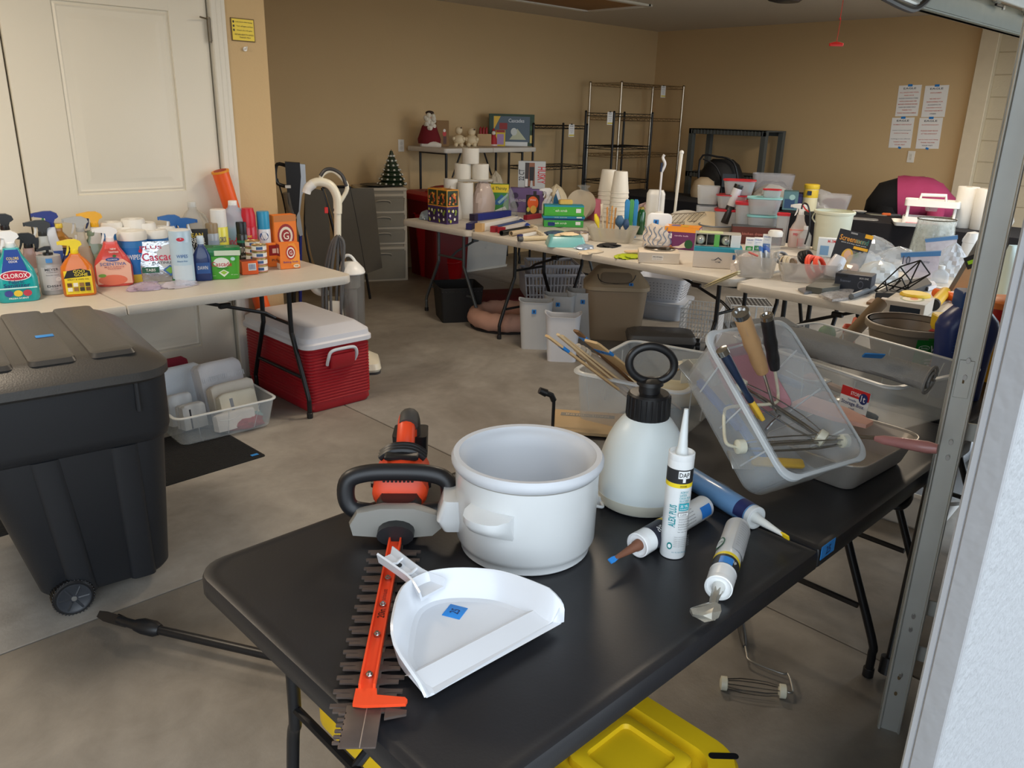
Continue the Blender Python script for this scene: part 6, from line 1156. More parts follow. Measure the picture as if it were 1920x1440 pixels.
t, f, P = TP('mesh_basket', 'square black perforated basket under the tissue box table', 'basket', 862, 604); P2, W, D, H, yaw = G(858, 606, 532, 84, 0, None, 12); D = W; t.location = P2; t.rotation_euler = (0, 0, yaw); b = B(mat((16, 16, 17), .7)); b.cup([(W*.86, D*.86, .02, 0), (W*.98, D*.98, .025, H-.01), (W*1.0, D*1.0, .03, H-.01), (W*1.0, D*1.0, .03, H)], .004, 4); b.obj('basket', t)
b = B(mat((60, 60, 62), .7)); 
for i in range(12): 
    for s in (-1, 1): b.t((-W*.44+W*.88*i/11, s*D*.49, H-.03)); b.cyl(.005, .003, n=8)
b.obj('rim_holes', t)['kind'] = 'stuff'
t, f, P = TP('folded_red_mat', 'dark red folded mat lying on the floor behind the pink pet bed', 'mat', 935, 562); b = B(mat((96, 14, 22), .85, var=.06)); b.t(rz=.3); b.rl([(.74, .44, .03, 0), (.76, .46, .04, .02), (.74, .44, .04, .045), (.7, .4, .03, .05)], 4); b.obj('mat', t)
t, f, P = TP('pet_bed', 'round pink plush pet bed on the floor under the table', 'pet bed', 945, 628); PNK = mat((196, 152, 134), .95, var=.1, bump=1, bscale=350); P3 = at(950, 610, 0); t.location = (P3.x, P3.y, 0); b = B(PNK); R_ = .235; b.tube([(R_*math.cos(2*PI*i/36)*(1+.02*math.sin(i*1.7)), R_*math.sin(2*PI*i/36), .075+.006*math.sin(i*2.3)) for i in range(36)], .068, 14, True); b.obj('bolster', t); b = B(PNK); b.lathe([(.26, .012), (.25, .04), (.12, .055), (.001, .05)], 28); b.obj('cushion', t); b = B(mat((24, 20, 20), .9)); b.lathe([(.28, 0), (.28, .014), (.24, .016)], 30); b.obj('base', t)
for lab, a_ in (('tall translucent wastebasket with a blue sticker, left of the row under the table', (1002, 660, 560, 66)), ('translucent wastebasket behind the left one of the row', (1046, 640, 549, 62)), ('greyish translucent wastebasket nearest the beige bin', (1092, 640, 542, 70))):
    wastebasket(lab, *a_, WFR, .06, tp=(-.1, .74), group='translucent wastebaskets')
wastebasket('small white wastebasket with a curved rim in front of the translucent ones', 1052, 684, 584, 70, WGY, .12)
def crate(name, label, bx, by, ty, w_, d_, m, nx, nz, turn=0, cat='basket', z=0, rim=.02, bar=.004, taper=.9):
    """basket of crossing bars with a rim"""
    P, W, D, H, yaw = G(bx, by, ty, w_, z, d_, turn); t = T(name, label, cat, P, yaw); b = B(m)
    def pt_(u, v): # u along perimeter 0..4, v height
        k = taper+(1-taper)*v; s_ = int(u) % 4; f_ = u-int(u); x, y = ((-1+2*f_, -1), (1, -1+2*f_), (1-2*f_, 1), (-1, 1-2*f_))[s_]; return (x*W/2*k, y*D/2*k, v*H)
    for s_ in range(4):
        n_ = nx if s_ % 2 == 0 else max(3, int(nx*D/W))
        for i in range(n_): b.tube([pt_(s_+i/n_, 0), pt_(s_+i/n_, 1)], bar, 5)
    for j in range(nz+1): b.tube([pt_(k, j/nz) for k in (0, 1, 2, 3)], bar if j < nz else rim*.5, 6, True)
    o = b.obj('basket_bars', t); o['kind'] = 'stuff'; b = B(m)
    for i in range(8): b.tube([(-W/2*taper+W*taper*i/7, -D/2*taper, .002), (-W/2*taper+W*taper*i/7, D/2*taper, .002)], bar, 4)
    b.obj('base_bars', t); return t, P, W, D, H
t, P, W, D, H = crate('laundry_basket', 'grey white laundry basket with slotted sides under the middle table', 1030, 572, 508, 110, .42, mat((176, 176, 182), .4), 16, 3, 10, bar=.007, rim=.03)
t2_ = dup(t, P+V((0.03, .02, .05))); t2_['label'] = 'white laundry basket nested in the grey white one'; t2_.scale = (.84, .86, 1.06)
P, W, D, H, yaw = G(1148, 640, 500, 122, 0, .3, 4)
t = T('swing_lid_bin', 'beige kitchen trash bin with a swing lid under the middle table', 'trash can', P, yaw); BG = mat((150, 130, 106), .4, var=.03); BG2 = mat((170, 150, 122), .4, var=.03); b = B(BG); b.rl([(W*.78, .25, .05, 0), (W*.8, .26, .05, .01), (W*.94, .31, .07, H*.72)], 6); b.obj('bin_body', t); b = B(BG2); b.rl([(W*.97, .33, .08, H*.71), (W*1.0, .35, .08, H*.72), (W*1.0, .35, .08, H*.77), (W*.95, .33, .07, H*.79), (W*.62, .20, .05, H*.98), (W*.56, .18, .04, H)], 6); b.obj('lid_hood', t)
b = B(mat((128, 112, 92), .4)); b.t((-.01, -.132, H*.885), rx=math.radians(52)); b.rl([(W*.5, .10, .03, -.004), (W*.46, .09, .03, .004)], 5); b.obj('swing_flap', t); b = B(BLACK); yz = lambda q: -.172+(q-.79)/.19*.072; b.tube(smoothpath([(W*x, yz(q), H*q) for x, q in ((-.30, .93), (-.27, .86), (-.16, .825), (.1, .825), (.22, .86), (.27, .93))], 4), .003, 6); b.obj('flap_outline', t); tape(t, (W*.2, -.17, H*.8), 0, .03, .02, -.4)
P, W, D, H, yaw = G(1240, 600, 568, 104, 0, .36, -14); h1 = hgt(P, 558)
t = T('frosted_tote', 'frosted storage tote with blue latch on the floor behind the beige bin', 'storage tote', P, yaw); b = B(mat((190, 196, 206), .4, alpha=.9)); b.rl([(W*.8, .32, .04, 0), (W*.92, .38, .05, h1-.02), (W*1.0, .41, .06, h1-.02), (W*1.0, .41, .06, h1)], 6); b.obj('tote_body', t); b = B(mat((30, 40, 110), .4)); b.box(.05, .03, .05, -W*.47, -.19, h1-.06); b.obj('latch', t)
PH = mat((206, 206, 210), .45); t = T('perforated_basket', 'white perforated plastic basket standing on the frosted tote', 'basket', P+V((0, 0, h1+.0)), yaw); h2 = .19; b = B(PH); b.cup([(W*.72, .28, .04, 0), (W*.92, .36, .05, h2)], .004, 5); b.obj('basket', t); b = B(mat((120, 122, 128), .6))
for j in range(6):
    for i in range(14): v = (j+1.2)/8; k = .78+.2*v; b.t((-W*.46*k+W*.92*k*i/13, -.5*(.28+.08*v)-.0015, h2*v), rx=PI/2); b.cyl(.004, .002, n=6)
    for i in range(9): v = (j+1.2)/8; b.t((W*.5*(.74+.2*v)+.0, -.15+.3*i/8, h2*v), ry=PI/2); b.cyl(.004, .004, n=6)
b.obj('holes', t)['kind'] = 'stuff'
t, P, W, D, H = crate('wire_basket', 'white coated wire basket on the floor behind the black table leg', 1312, 640, 574, 70, .3, mat((206, 206, 206), .4), 12, 7, -8, bar=.0028, rim=.008, taper=1.0)
t, P, W, D, H = crate('wire_crate', 'black and white wire step crate seen between the black table legs', 1398, 622, 566, 76, .3, mat((190, 190, 188), .4), 5, 1, 10, bar=.004, rim=.012, taper=1.0); b = B(mat((58, 58, 58), .6)); b.box(W*.98, D*.96, .004, 0, 0, H-.004); b.obj('top_plate', t); b = B(mat((190, 190, 188), .5))
for i in range(10):
    for j in range(7): b.box(.012, .012, .002, -W*.44+W*.88*i/9, -D*.42+D*.84*j/6, H)
b.obj('plate_studs', t)['kind'] = 'stuff'
t, f, P = TP('grey_case', 'flat grey and black case on the floor in front of the wire basket', 'case', 1236, 656); P2 = at(1236, 648, 0); t.location = P2; b = B(mat((86, 82, 78), .4)); b.t(rz=math.radians(8)); b.rl([(.46, .26, .03, .04), (.48, .28, .03, .07), (.46, .26, .04, .10), (.36, .18, .03, .115)], 5); b.m(BLACK); b.rl([(.44, .24, .03, 0), (.47, .27, .03, .05)], 5); b.m(pt((112, 108, 104))); b.lathe([(.04, .1145), (.04, .1155)], 20); b.obj('case_body', t)
for s in (-1, 1): b = B(BLACK); b.t((.25, s*.06, .03), ry=PI/2); b.cyl(.028, .03, n=16); b.obj('caster', t)
# shelves along the back
def wire_shelf(label, x0, x1, y, d, ztop, zs, m, post=.0125, wires=10, tagpx=None, name='wire_shelf', grp='wire shelving racks'):
    t = T(name, label, 'shelf', ((x0+x1)/2, y, 0), 0, grp); W = x1-x0
    for sx in (-1, 1):
        for sy in (-1, 1):
            b = B(m); b.tube([(sx*W/2, sy*d/2, .01), (sx*W/2, sy*d/2, ztop)], post, 10); b.lathe([(post*.9, ztop), (post*1.3, ztop+.004), (post*.6, ztop+.016)], 10, 1, sx*W/2, sy*d/2); b.obj('post', t)
    for z in zs:
        b = B(m)
        for dz in (0, -.03): b.tube([(-W/2, -d/2, z+dz), (W/2, -d/2, z+dz), (W/2, d/2, z+dz), (-W/2, d/2, z+dz)], .004, 5, True)
        n = int(W/.05)
        for s in (-1, 1): b.tube([(-W/2+W*i/n, s*d/2, z-(.03 if i % 2 else 0)) for i in range(n+1)], .0025, 4)
        for i in range(wires): b.tube([(-W/2+W*(i+.5)/wires, -d/2, z+.002), (-W/2+W*(i+.5)/wires, d/2, z+.002)], .002, 4)
        b.obj('shelf_rack', t)
    if tagpx:
        b = B(PAPER); x_, z_ = tagpx; b.t((x_-(x0+x1)/2, -d/2-.012, z_)); b.box(.09, .002, .13, 0, 0, -.065, r=.0005); b.face(.09, .13, [('t', 'EAGLE', 0, .86, 1.2, .1, (40, 44, 60)), ('t', 'RACK $25', 0, .66, 1.3, .08, (120, 120, 130)), ('t', 'heavy duty', 0, .48, 1.2, .06, (140, 140, 150)), ('t', 'as is', 0, .36, .6, .06, (140, 140, 150)), ('r', -.9, .06, .9, .18, (230, 210, 90))], y=-.0015, z0=-.065); b.m(BLACK); b.box(.03, .006, .012, 0, 0, .06); b.obj('price_card', t)
    return t
CHR = mat((176, 164, 146), .25, .95, name='warm_chrome')
P = aty(1062, 245, 6.15); wire_shelf('low black wire shelving rack right of the tall white table', 6.30, 7.15, 6.38, .36, aty(1060, 234, 6.2).z, [aty(1060, 236, 6.2).z, 1.0, .6, .2], BLKM, tagpx=(aty(1070, 244, 6.2).x, P.z))
wire_shelf('taller black wire shelving rack in the middle of the three', 7.12, 7.80, 6.0, .40, aty(1120, 210, 5.8).z, [aty(1120, 212, 5.8).z, 1.22, .85, .4], BLKM, tagpx=(aty(1142, 222, 5.8).x, aty(1142, 222, 5.8).z))
wire_shelf('tall chrome wire shelving rack in the room corner', 7.55, 8.75, 6.30, .46, aty(1195, 153, 6.07).z-.02, [aty(1210, 158, 6.07).z, aty(1210, 222, 6.07).z, aty(1210, 290, 6.07).z, .65, .25], CHR, .0145, 8, tagpx=(aty(1242, 172, 6.07).x, aty(1242, 172, 6.07).z))
zt = atx(1310, 240, 8.4).z; GRP = mat((84, 88, 86), .6); t = T('plastic_shelf', 'grey plastic shelving unit against the right wall', 'shelf', (8.62, 5.20, 0), PI/2)
Wp = 1.0
for sx in (-1, 1):
    for sy in (-1, 1): b = B(GRP); b.box(.06, .06, zt-.02, sx*(Wp/2-.03), sy*.19, 0); b.obj('post', t)
for z in (zt, zt*.66, zt*.34):
    b = B(GRP); b.box(Wp, .44, .015, 0, 0, z-.02)
    for s in (-1, 1): b.box(Wp, .01, .06, 0, s*.215, z-.065)
    for i in range(22): b.box(.008, .012, .05, -Wp/2+.04+i*(Wp-.08)/21, .222, z-.062)
    b.obj('shelf_board', t)
t = T('golf_bag', 'black bag with straps standing in front of the grey plastic shelf', 'bag', atx(1348, 360, 7.95)*1, 0); Pg = atx(1348, 372, 7.95); t.location = (Pg.x, Pg.y, .0); hb = Pg.z+.42; f, yaw = PL(V((Pg.x, Pg.y, 0))); t.rotation_euler = (0, 0, yaw)
b = B(mat((18, 18, 20), .6, bump=.3)); b.loft([[(x*q, y*.14*q, f(1345, yy)[2]) for x, y in circ(.24, 20, 1)] for yy, q in ((440, .9), (400, 1.1), (360, 1.15), (330, 1.0), (308, .75), (298, .45))]); b.obj('bag_body', t)
b = B(mat((30, 30, 34), .4)); b.tube(tr(f, ((1312, 400), (1312, 300), (1345, 294), (1375, 305), (1384, 350), (1382, 410)), 4, -.16), .012, 6); b.tube(tr(f, ((1318, 298), (1340, 310), (1352, 340), (1350, 400)), 4, -.2), .008, 6); b.obj('strap', t); b = B(pt((110, 112, 116))); b.t(f(1322, 346, -.29)); b.box(.05, .004, .04, 0, 0, 0); b.box(.05, .004, .04, .07, 0, 0); b.m(mat((60, 70, 80), .4)); b.box(.14, .01, .14, .24, .02, -.02); b.obj('badge', t)
# ---------------- christmas things on the tall table ----------------
TC = 1.215
def G2(bx, ty, w_, by=273, d=None, turn=0):
    while at(bx, by, TC).y > 6.38: by += .5
    return G(bx, by, ty, w_, TC, d, turn)
def sphere(b, r, x=0, y=0, z=0, sx=1, sy=1, sz_=1, n=14):
    b.loft([[(x+r*sx*math.sin(PI*(j+.02)/(n*.5+.04))*math.cos(2*PI*i/n), y+r*sy*math.sin(PI*(j+.02)/(n*.5+.04))*math.sin(2*PI*i/n), z-r*sz_*math.cos(PI*(j+.02)/(n*.5+.04))) for i in range(n)] for j in range(int(n*.5)+1)]); return b
P, W, D, H, yaw = G2(805, 206, 40, 270)
t = T('santa_figure', 'santa doll with long white curly beard sitting at the left end of the tall table', 'figurine', P, yaw); b = B(mat((110, 16, 26), .9, bump=.5)); b.loft([[(x, y, z*H) for x, y in circ(W*q, 16, W*q*.7)] for q, z in ((.52, .08), (.55, .2), (.42, .42), (.34, .56), (.15, .66))]); b.obj('red_coat', t)
b = B(mat((228, 222, 206), .95, bump=1.0, bscale=200)); r_ = random.Random(2)
for i in range(46): sphere(b, W*.12, r_.uniform(-.16, .22)*W, -.12*W+r_.uniform(-.18, .1)*W, H*(.50+.36*r_.random()), n=8)
b.obj('beard', t)['kind'] = 'stuff'; b = B(mat((60, 44, 36), .8)); sphere(b, W*.17, .03*W, 0, H*.92, 1.2, 1, .6); b.obj('hat_band', t); b = B(mat((214, 170, 150), .7)); sphere(b, W*.16, .06*W, -.16*W, H*.78); b.obj('face', t)
b = B(mat((228, 222, 212), .95, bump=.8)); b.tube([(-.3*W, -.1*W, H*.07), (.3*W, -.35*W, H*.06), (.55*W, -.4*W, H*.04)], [W*.17, W*.14, W*.09], 10); b.tube([(-.4*W, .1*W, H*.07), (.1*W, .0, H*.06), (.5*W, -.1*W, H*.05)], [W*.17, W*.14, W*.09], 10); b.obj('leg', t)
P, W, D, H, yaw = G2(829, 226, 24, 271, .05); carton('brown gift box with a little santa picture beside the santa doll', P, W, D, H, yaw+.2, (130, 94, 44), [('e', .3, .5, .3, .1, (190, 40, 40)), ('e', .3, .62, .2, .06, (230, 220, 210)), ('r', .1, .1, .6, .4, (80, 40, 30))], name='gift_box')
P, W, D, H, yaw = G2(836, 252, 12, 272, .04); t = T('small_ornament', 'tiny black and white ornament before the brown gift box', 'ornament', P, yaw); b = B(WHITE); sphere(b, W*.4, 0, 0, H*.3); sphere(b, W*.3, 0, 0, H*.75); b.obj('body', t); b = B(BLACK); b.cyl(W*.25, H*.25, 0, 0, H*.9, n=12); b.obj('hat', t)
for i, (bx, ty, w_) in enumerate(((860, 236, 24), (884, 240, 26))):
    P, W, D, H, yaw = G2(bx, ty, w_, 272); t = T('snowman', 'cream ceramic snowman, %s of the two' % ('left', 'right')[i], 'figurine', P, yaw, 'cream snowmen'); m = mat((226, 208, 172), .6, var=.05, coat=.2)
    b = B(m); sphere(b, W*.5, 0, 0, H*.32, 1, .9, .82); b.obj('body', t); b = B(m); sphere(b, W*.3, 0, 0, H*.78); b.obj('head', t); b = B(m)
    for s in (-1, 1): sphere(b, W*.16, s*W*.38, -.2*W, H*.38); sphere(b, W*.17, s*W*.22, -.3*W, H*.08)
    b.obj('arm', t); b = B(mat((80, 60, 50), .6)); b.box(W*.1, W*.1, W*.1, W*.2, -W*.2, H*.88); b.obj('ear_muff', t)
P, W, D, H, yaw = G2(908, 251, 26, 272, .08); carton('plain kraft box on the tall table', P, W, D, H, yaw, (190, 160, 116), name='kraft_box', top=[('r', -.9, .4, .9, .5, (170, 140, 96))])
P.z += H; t = T('red_candles', 'three small dark red candles standing on the kraft box', 'candles', P, yaw); 
for s in (-1, 0, 1): b = B(mat((150, 26, 34), .5)); b.lathe([(.014, 0), (.013, .05), (.005, .068), (.001, .07)], 10, 1, s*.03-.01); b.obj('candle', t)
P, W, D, H, yaw = G2(925, 240, 14, 272, .05); t = T('small_santa', 'small red and white santa ornament right of the kraft box', 'figurine', P, yaw); b = B(mat((176, 36, 44), .6)); b.lathe([(W*.5, 0), (W*.45, H*.4), (W*.25, H*.62)], 12); b.lathe([(W*.25, H*.85), (W*.02, H)], 12); b.obj('coat', t); b = B(mat((230, 222, 214), .8)); sphere(b, W*.27, 0, 0, H*.72); b.lathe([(W*.53, H*.02), (W*.53, H*.1)], 12); b.obj('face', t)
P, W, D, H, yaw = G2(958, 214, 84, 272, .12, 4); HO = [('r', -1, 0, 1, 1, (34, 66, 44)), ('r', -.82, .12, .8, .93, (86, 104, 120)), ('p', [(-.8, .5), (-.8, .93), (-.5, .93)], (230, 190, 60)), ('t', 'Cascades', .2, .80, .7, .12, (215, 225, 235)), ('r', -.6, .2, -.3, .5, (200, 180, 60)), ('r', -.55, .52, -.2, .72, (150, 40, 40)), ('p', [(-.1, .2), (.25, .55), (.65, .2)], (190, 196, 170)), ('e', .1, .45, .14, .12, (206, 214, 214)), ('r', -.8, .0, .72, .13, (226, 230, 232)), ('r', .82, .1, 1, .35, (220, 200, 120)), ('r', .82, .5, 1, .65, (60, 100, 60))]
carton('green boxed christmas village set standing at the right end of the tall table', P, W, D, H, yaw, (34, 66, 44), HO, name='village_box'); P, W, D, H, yaw = G2(938, 236, 18, 273, .03); carton('small purple and yellow tag box leaning before the village set', P, W, D, H*.8, yaw, (220, 196, 60), [('r', -.7, .1, .7, .75, (170, 140, 190)), ('r', -.9, .85, .9, 1, (150, 40, 40))], name='tag_box')
# ---------------- goods on the tissue box table and the long middle table ----------------
TP_ = mat((222, 218, 208), .9, bump=.3, bscale=250, name='tissue')
def R2(label, bx, by, ty, w_, z=TZ, group='toilet paper rolls', **k):
    P, W, D, H, yaw = G(bx, by, ty, w_, z); return roll(label, P, W/2, H, group=group, **k), P, W, H
# toilet paper pyramid on a carton of kitchen rolls
_, Pa, Wa, Ha = R2('tall paper towel roll standing right under the toilet paper pyramid', 904, 398, 344, 31, group='kitchen paper rolls')
_, Pb, Wb, Hb = R2('paper towel roll in a loose clear wrapper left of the tall bare roll', 872, 410, 342, 30, group='kitchen paper rolls')
_, Pc_, Wc, Hc = R2('wrapped paper towel roll behind the flowered tissue boxes', 845, 400, 335, 26, group='kitchen paper rolls')
b_ = T('foam_board', 'white foam plate lying on the paper towel rolls under the toilet paper', 'plate', (Pa+Pb)/2+V((0, .04, max(Ha, Hb)+.001)), -.6); b = B(TP_); b.rl([(.34, .2, .06, 0), (.36, .22, .07, .012)], 5); b.obj('plate', b_)
z1 = TZ+max(Ha, Hb)+.014; mid = (Pa+Pb)/2; u = V((mid.y, -mid.x, 0)).normalized(); R_t = .068; Hr = .12
k = 0
for dx, zz, lab in ((-.072, z1, 'toilet paper roll at the lower left of the pyramid'), (.07, z1, 'toilet paper roll at the lower right of the pyramid'), (-.01, z1+Hr+.001, 'toilet paper roll on top of the pyramid')):
    p = mid+u*dx; roll(lab, V((p.x, p.y+.03, zz)), R_t, Hr, TP_, group='toilet paper rolls')
# tissue boxes 3 x 2
def tissue(P, col, pat, yaw, lab):
    r_ = random.Random(int(P.x*77+P.z*31)); it = [('r', -1, 0, 1, 1, col), ('r', -.9, .06, .9, .94, pat[0])]
    for i in range(16): it.append(('e', r_.uniform(-.72, .72), r_.uniform(.16, .84), r_.uniform(.08, .2), r_.uniform(.05, .1), pat[1+i % (len(pat)-1)]))
    return carton(lab, P, .112, .112, .125, yaw, col, it, it[:1]+it[1:][::-1][-1:]+it[2:], [('e', 0, .5, .5, .3, (40, 30, 30))], 'tissue_box', group='flowered tissue boxes', left=it)
f0 = at(838, 421, TZ)
for i in range(2):
    for j in range(2):
        tissue(V((f0.x+.057, f0.y+.057+.1145*i, TZ+.126*j)), (216, 150, 50) if j else (70, 46, 110), ((40, 60, 40), (226, 110, 50), (220, 160, 60), (230, 130, 90), (140, 60, 30)) if j else ((50, 34, 70), (190, 200, 80), (226, 226, 220), (90, 60, 150), (120, 140, 60)), 0, ('purple', 'orange')[j]+' flowered tissue box, '+('nearer', 'farther')[i]+' one of the '+('lower', 'upper')[j]+' row')
crumple('wrapped_pack', 'pink and white wrapped pack behind the upper tissue boxes', 'pack', V((4.5, 4.98, TZ)), .22, .16, .30, mat((200, 180, 170), .4, alpha=.85, coat=.3), 31, amp=.15)
crumple('wrapped_rolls', 'white paper rolls in clear plastic wrap behind the tissue boxes', 'pack', V((4.12, 4.93, TZ)), .18, .14, .26, mat((222, 218, 210), .3, alpha=.8, coat=.5), 32, amp=.12)
GY = [('r', -1, .72, 1, 1, (236, 210, 40)), ('t', '6 Thirsty', 0, .85, 1.6, .14, (40, 60, 40)), ('r', -1, .0, 1, .72, (60, 140, 60)), ('p', [(-.9, .3), (.2, .66), (.9, .5), (.2, .3)], (50, 110, 170)), ('p', [(-.5, .1), (.6, .25), (.9, .1), (-.2, .02)], (230, 232, 228)), ('p', [(-.2, .4), (.9, .7), (.9, .62), (0, .33)], (160, 200, 210))]
gcarton('yellow and green paper towel package right of the tall bare roll', 936, 400, 345, 34, .08, (60, 140, 60), 0, front=GY, name='towel_package')
crumple('plastic_bag', 'large clear bag with beige ribbon bows behind the paper rolls', 'bag', Pa+V((.7, .7, 0))*.24+V((.7, -.7, 0))*.1, .2, .2, .33, mat((206, 196, 176), .3, alpha=.7, coat=.4, var=.2), 33, amp=.3)
crumple('plastic_bag', 'clear film bag bulging over the towel package', 'bag', at(957, 405, TZ)+V((.03, .04, 0)), .10, .1, .22, CLEARER, 34)
def lie(name, label, cat, p0, p1, r, col, group=None, hollow=False, capc=None, z=TZ, n=20, sq=False):
    """box or tube lying between two photo points on the surface z"""
    a, c = at(*p0, z+r), at(*p1, z+r); d = c-a; L = d.length; t = T(name, label, cat, a, rot=d.to_track_quat('Z', 'X').to_euler(), group=group); b = B(mat(col, .45, var=.05))
    if sq: b.rl([(2*r, 2*r, .002, 0), (2*r, 2*r, .002, L)], 1)
    elif hollow: b.lathe([(r*.8, 0), (r, 0), (r, L), (r*.8, L)], n, c=False); b.lathe([(r*.8, 0), (r*.8, L)], n, c=False)
    else: b.lathe([(r*.9, 0), (r, .003), (r, L-.003), (r*.9, L)], n)
    b.obj('body', t)
    if capc: b = B(mat(capc, .4)); b.lathe([(r*1.05, -.002), (r*1.05, .03)], n) if not sq else b.rl([(2*r+.002, 2*r+.002, .002, -.001), (2*r+.002, 2*r+.002, .002, .04)], 1); b.obj('end_panel', t)
    return t
lie('film_box', 'navy blue foil wrap box lying under the towel package', 'box', (885, 408), (954, 400), .026, (30, 44, 130), capc=(40, 30, 60), sq=True)
lie('film_box', 'short navy box end left of the white parchment box', 'box', (879, 425), (890, 420), .022, (24, 26, 90), sq=True)
lie('film_box', 'long white parchment paper box in front of the navy box', 'box', (897, 427), (966, 412), .028, (226, 220, 212), capc=(206, 170, 120), sq=True)
lie('film_box', 'slim blue and red film box beside the white parchment box', 'box', (924, 430), (975, 418), .02, (60, 80, 130), capc=(150, 34, 50), sq=True)
lie('film_box', 'crimson ended wrap box behind the black tube', 'box', (938, 432), (985, 421), .02, (206, 200, 196), capc=(150, 26, 44), sq=True)
lie('wrap_tube', 'black cardboard tube with an open end at the table edge', 'tube', (940, 437), (990, 428), .018, (22, 24, 24), hollow=True)
lie('wrap_tube', 'beige cardboard tube right of the black one', 'tube', (958, 438), (1004, 431), .018, (186, 166, 136), hollow=True)
lie('rolling_tool', 'white flat tool with a navy edge lying right of the tubes', 'tool', (972, 443), (1004, 437), .01, (222, 222, 220), capc=(30, 40, 100), sq=True)
t = lie('lint_roller', 'blue handled lint roller lying on the table behind the tubes', 'lint roller', (968, 408), (990, 424), .018, (32, 66, 150)); b = B(WHITE); b.lathe([(.021, .12), (.023, .125), (.023, .2), (.02, .204)], 18); b.obj('sticky_roll', t)
t = lie('long_brush', 'cream handled brush lying towards the front of the table', 'brush', (988, 424), (1018, 440), .011, (224, 212, 186), sq=True); b = B(mat((214, 200, 172), .8, bump=1, bscale=200)); b.rl([(.06, .03, .01, .14, 0, 0), (.07, .035, .015, .24, 0, 0)]); b.obj('bristles', t)
lie('handled_brush', 'cream and grey scrub brush in front of the lint roller', 'brush', (972, 448), (1028, 446), .016, (204, 190, 160), capc=(90, 90, 90))
lie('handled_brush', 'second cream brush handle leaning over the scrub brush', 'brush', (1000, 430), (1022, 442), .011, (226, 216, 196))
# boxes behind
gcarton('purple glove box behind the navy foil box', 975, 398, 352, 40, .12, (120, 96, 150), -8, front=[('e', -.4, .7, .3, .12, (70, 50, 90)), ('e', -.45, .3, .4, .16, (60, 50, 80)), ('t', 'GLOVES', .1, .5, 1.0, .1, (226, 220, 230))], name='glove_box')
gcarton('black package with an orange oval label before the purple boxes', 998, 404, 366, 24, .05, (34, 28, 28), 5, front=[('e', 0, .62, .85, .34, (236, 100, 30)), ('t', 'SPONGE', 0, .78, .9, .08, (240, 230, 220)), ('e', .1, .3, .5, .2, (230, 180, 80)), ('e', -.7, .3, .25, .12, (210, 200, 80))], name='label_package')
gcarton('purple box with a black letter M label behind the orange oval package', 1010, 392, 354, 40, .14, (134, 108, 168), 4, front=[('r', .25, .72, .55, .98, (40, 36, 44)), ('t', 'M', .4, .85, .2, .2, (226, 226, 230)), ('r', -.6, .72, -.3, .92, (60, 56, 60))], name='glove_box')
HK = [('r', -1, 0, -.55, 1, (190, 194, 198)), ('r', -.5, .05, -.1, .95, (60, 50, 50)), ('p', [(-.25, .1), (-.1, .1), (0, .6), (.1, .1), (.25, .1), (.2, .95), (-.2, .95)], (150, 96, 70)), ('p', [(-.16, .3), (.16, .3), (.18, .8), (-.18, .8)], (30, 30, 34)), ('t', 'HUSKY', .72, .5, 1.2, .30, (206, 34, 44), -90), ('t', '22 CT', -.75, .5, .8, .2, (50, 50, 60), 90), ('r', -.48, .08, -.28, .36, (230, 230, 230))]
P, W, D, H, yaw = G(995, 392, 353, 46); P2 = P+V((0, 0, H)); hh = hgt(P2, 302)
carton('large grey garbage bag box standing on the purple glove boxes', P2, W*1.1, .1, hh, yaw, (186, 190, 194), [('r', -1, 0, 1, 1, (196, 200, 202))]+HK[1:], left=[('r', -.4, .3, .2, .7, (226, 226, 226))]+[('r', -.35+.1*i, .35, -.31+.1*i, .65, (60, 60, 60)) for i in range(5)], name='garbage_bag_box')
lie('small_box', 'dark red small box lying in front of the black package', 'box', (985, 408), (1012, 404), .018, (150, 34, 50), sq=True)
# sponge packs stack
for i, (z0, col, c2, lab, dw) in enumerate(((0, (60, 160, 70), (24, 50, 120), 'lower green and blue sponge package of the stack', 0), (.062, (30, 130, 170), (60, 170, 70), 'middle teal sponge package of the stack', .02), (.085, (70, 176, 60), (40, 150, 180), 'upper green sponge package of the stack', 0))):
    P, W, D, H, yaw = G(1055, 426, 396, 74, TZ, .12, 6); P = P+V((0, 0, z0)); hh = (.06, .022, .075)[i]
    carton(lab, P, W+dw, .12, hh, yaw, col, [('r', -1, .86, 1, 1, c2), ('t', 'fresh scrub', -.2, .5, .7, .25, (220, 240, 220)), ('r', .6, .3, .85, .7, (230, 232, 236)), ('r', -.8, .15, -.45, .6, c2 if i == 0 else col)], top=[('r', -1, 0, 1, 1, c2)], name='sponge_package', group='stacked sponge packages')
P3 = P+V((.02, -.0, .0755)); t = T('yellow_sponge', 'yellow block sponge lying on the sponge packages', 'sponge', P3, yaw+.1); b = B(mat((222, 186, 100), .9, bump=.8, bscale=150)); b.box(.10, .06, .035, r=.006); b.obj('sponge', t)
bottle('white trigger bottle behind the sponge packages', 1026, 408, 352, 22, (232, 230, 226), .6, 'sh', ('trig', (236, 236, 234), (236, 236, 234)), [('r', -.6, .2, .6, .9, (214, 212, 220))])
t, f, P = TP('steam_iron', 'blue and white clothes iron standing on its heel behind the sponge packages', 'iron', 1042, 408, TZ); b = B(mat((30, 90, 130), .3)); b.slab([f(x, y)[::2] for x, y in ((1036, 404), (1056, 402), (1044, 358), (1038, 372))], .08); b.obj('iron_body', t); b = B(mat((226, 228, 230), .3)); b.slab([f(x, y)[::2] for x, y in ((1056, 403), (1060, 400), (1046, 354), (1042, 360))], .09); b.tube(tr(f, ((1030, 402), (1026, 385), (1034, 368))), .014, 8); b.obj('soleplate', t)
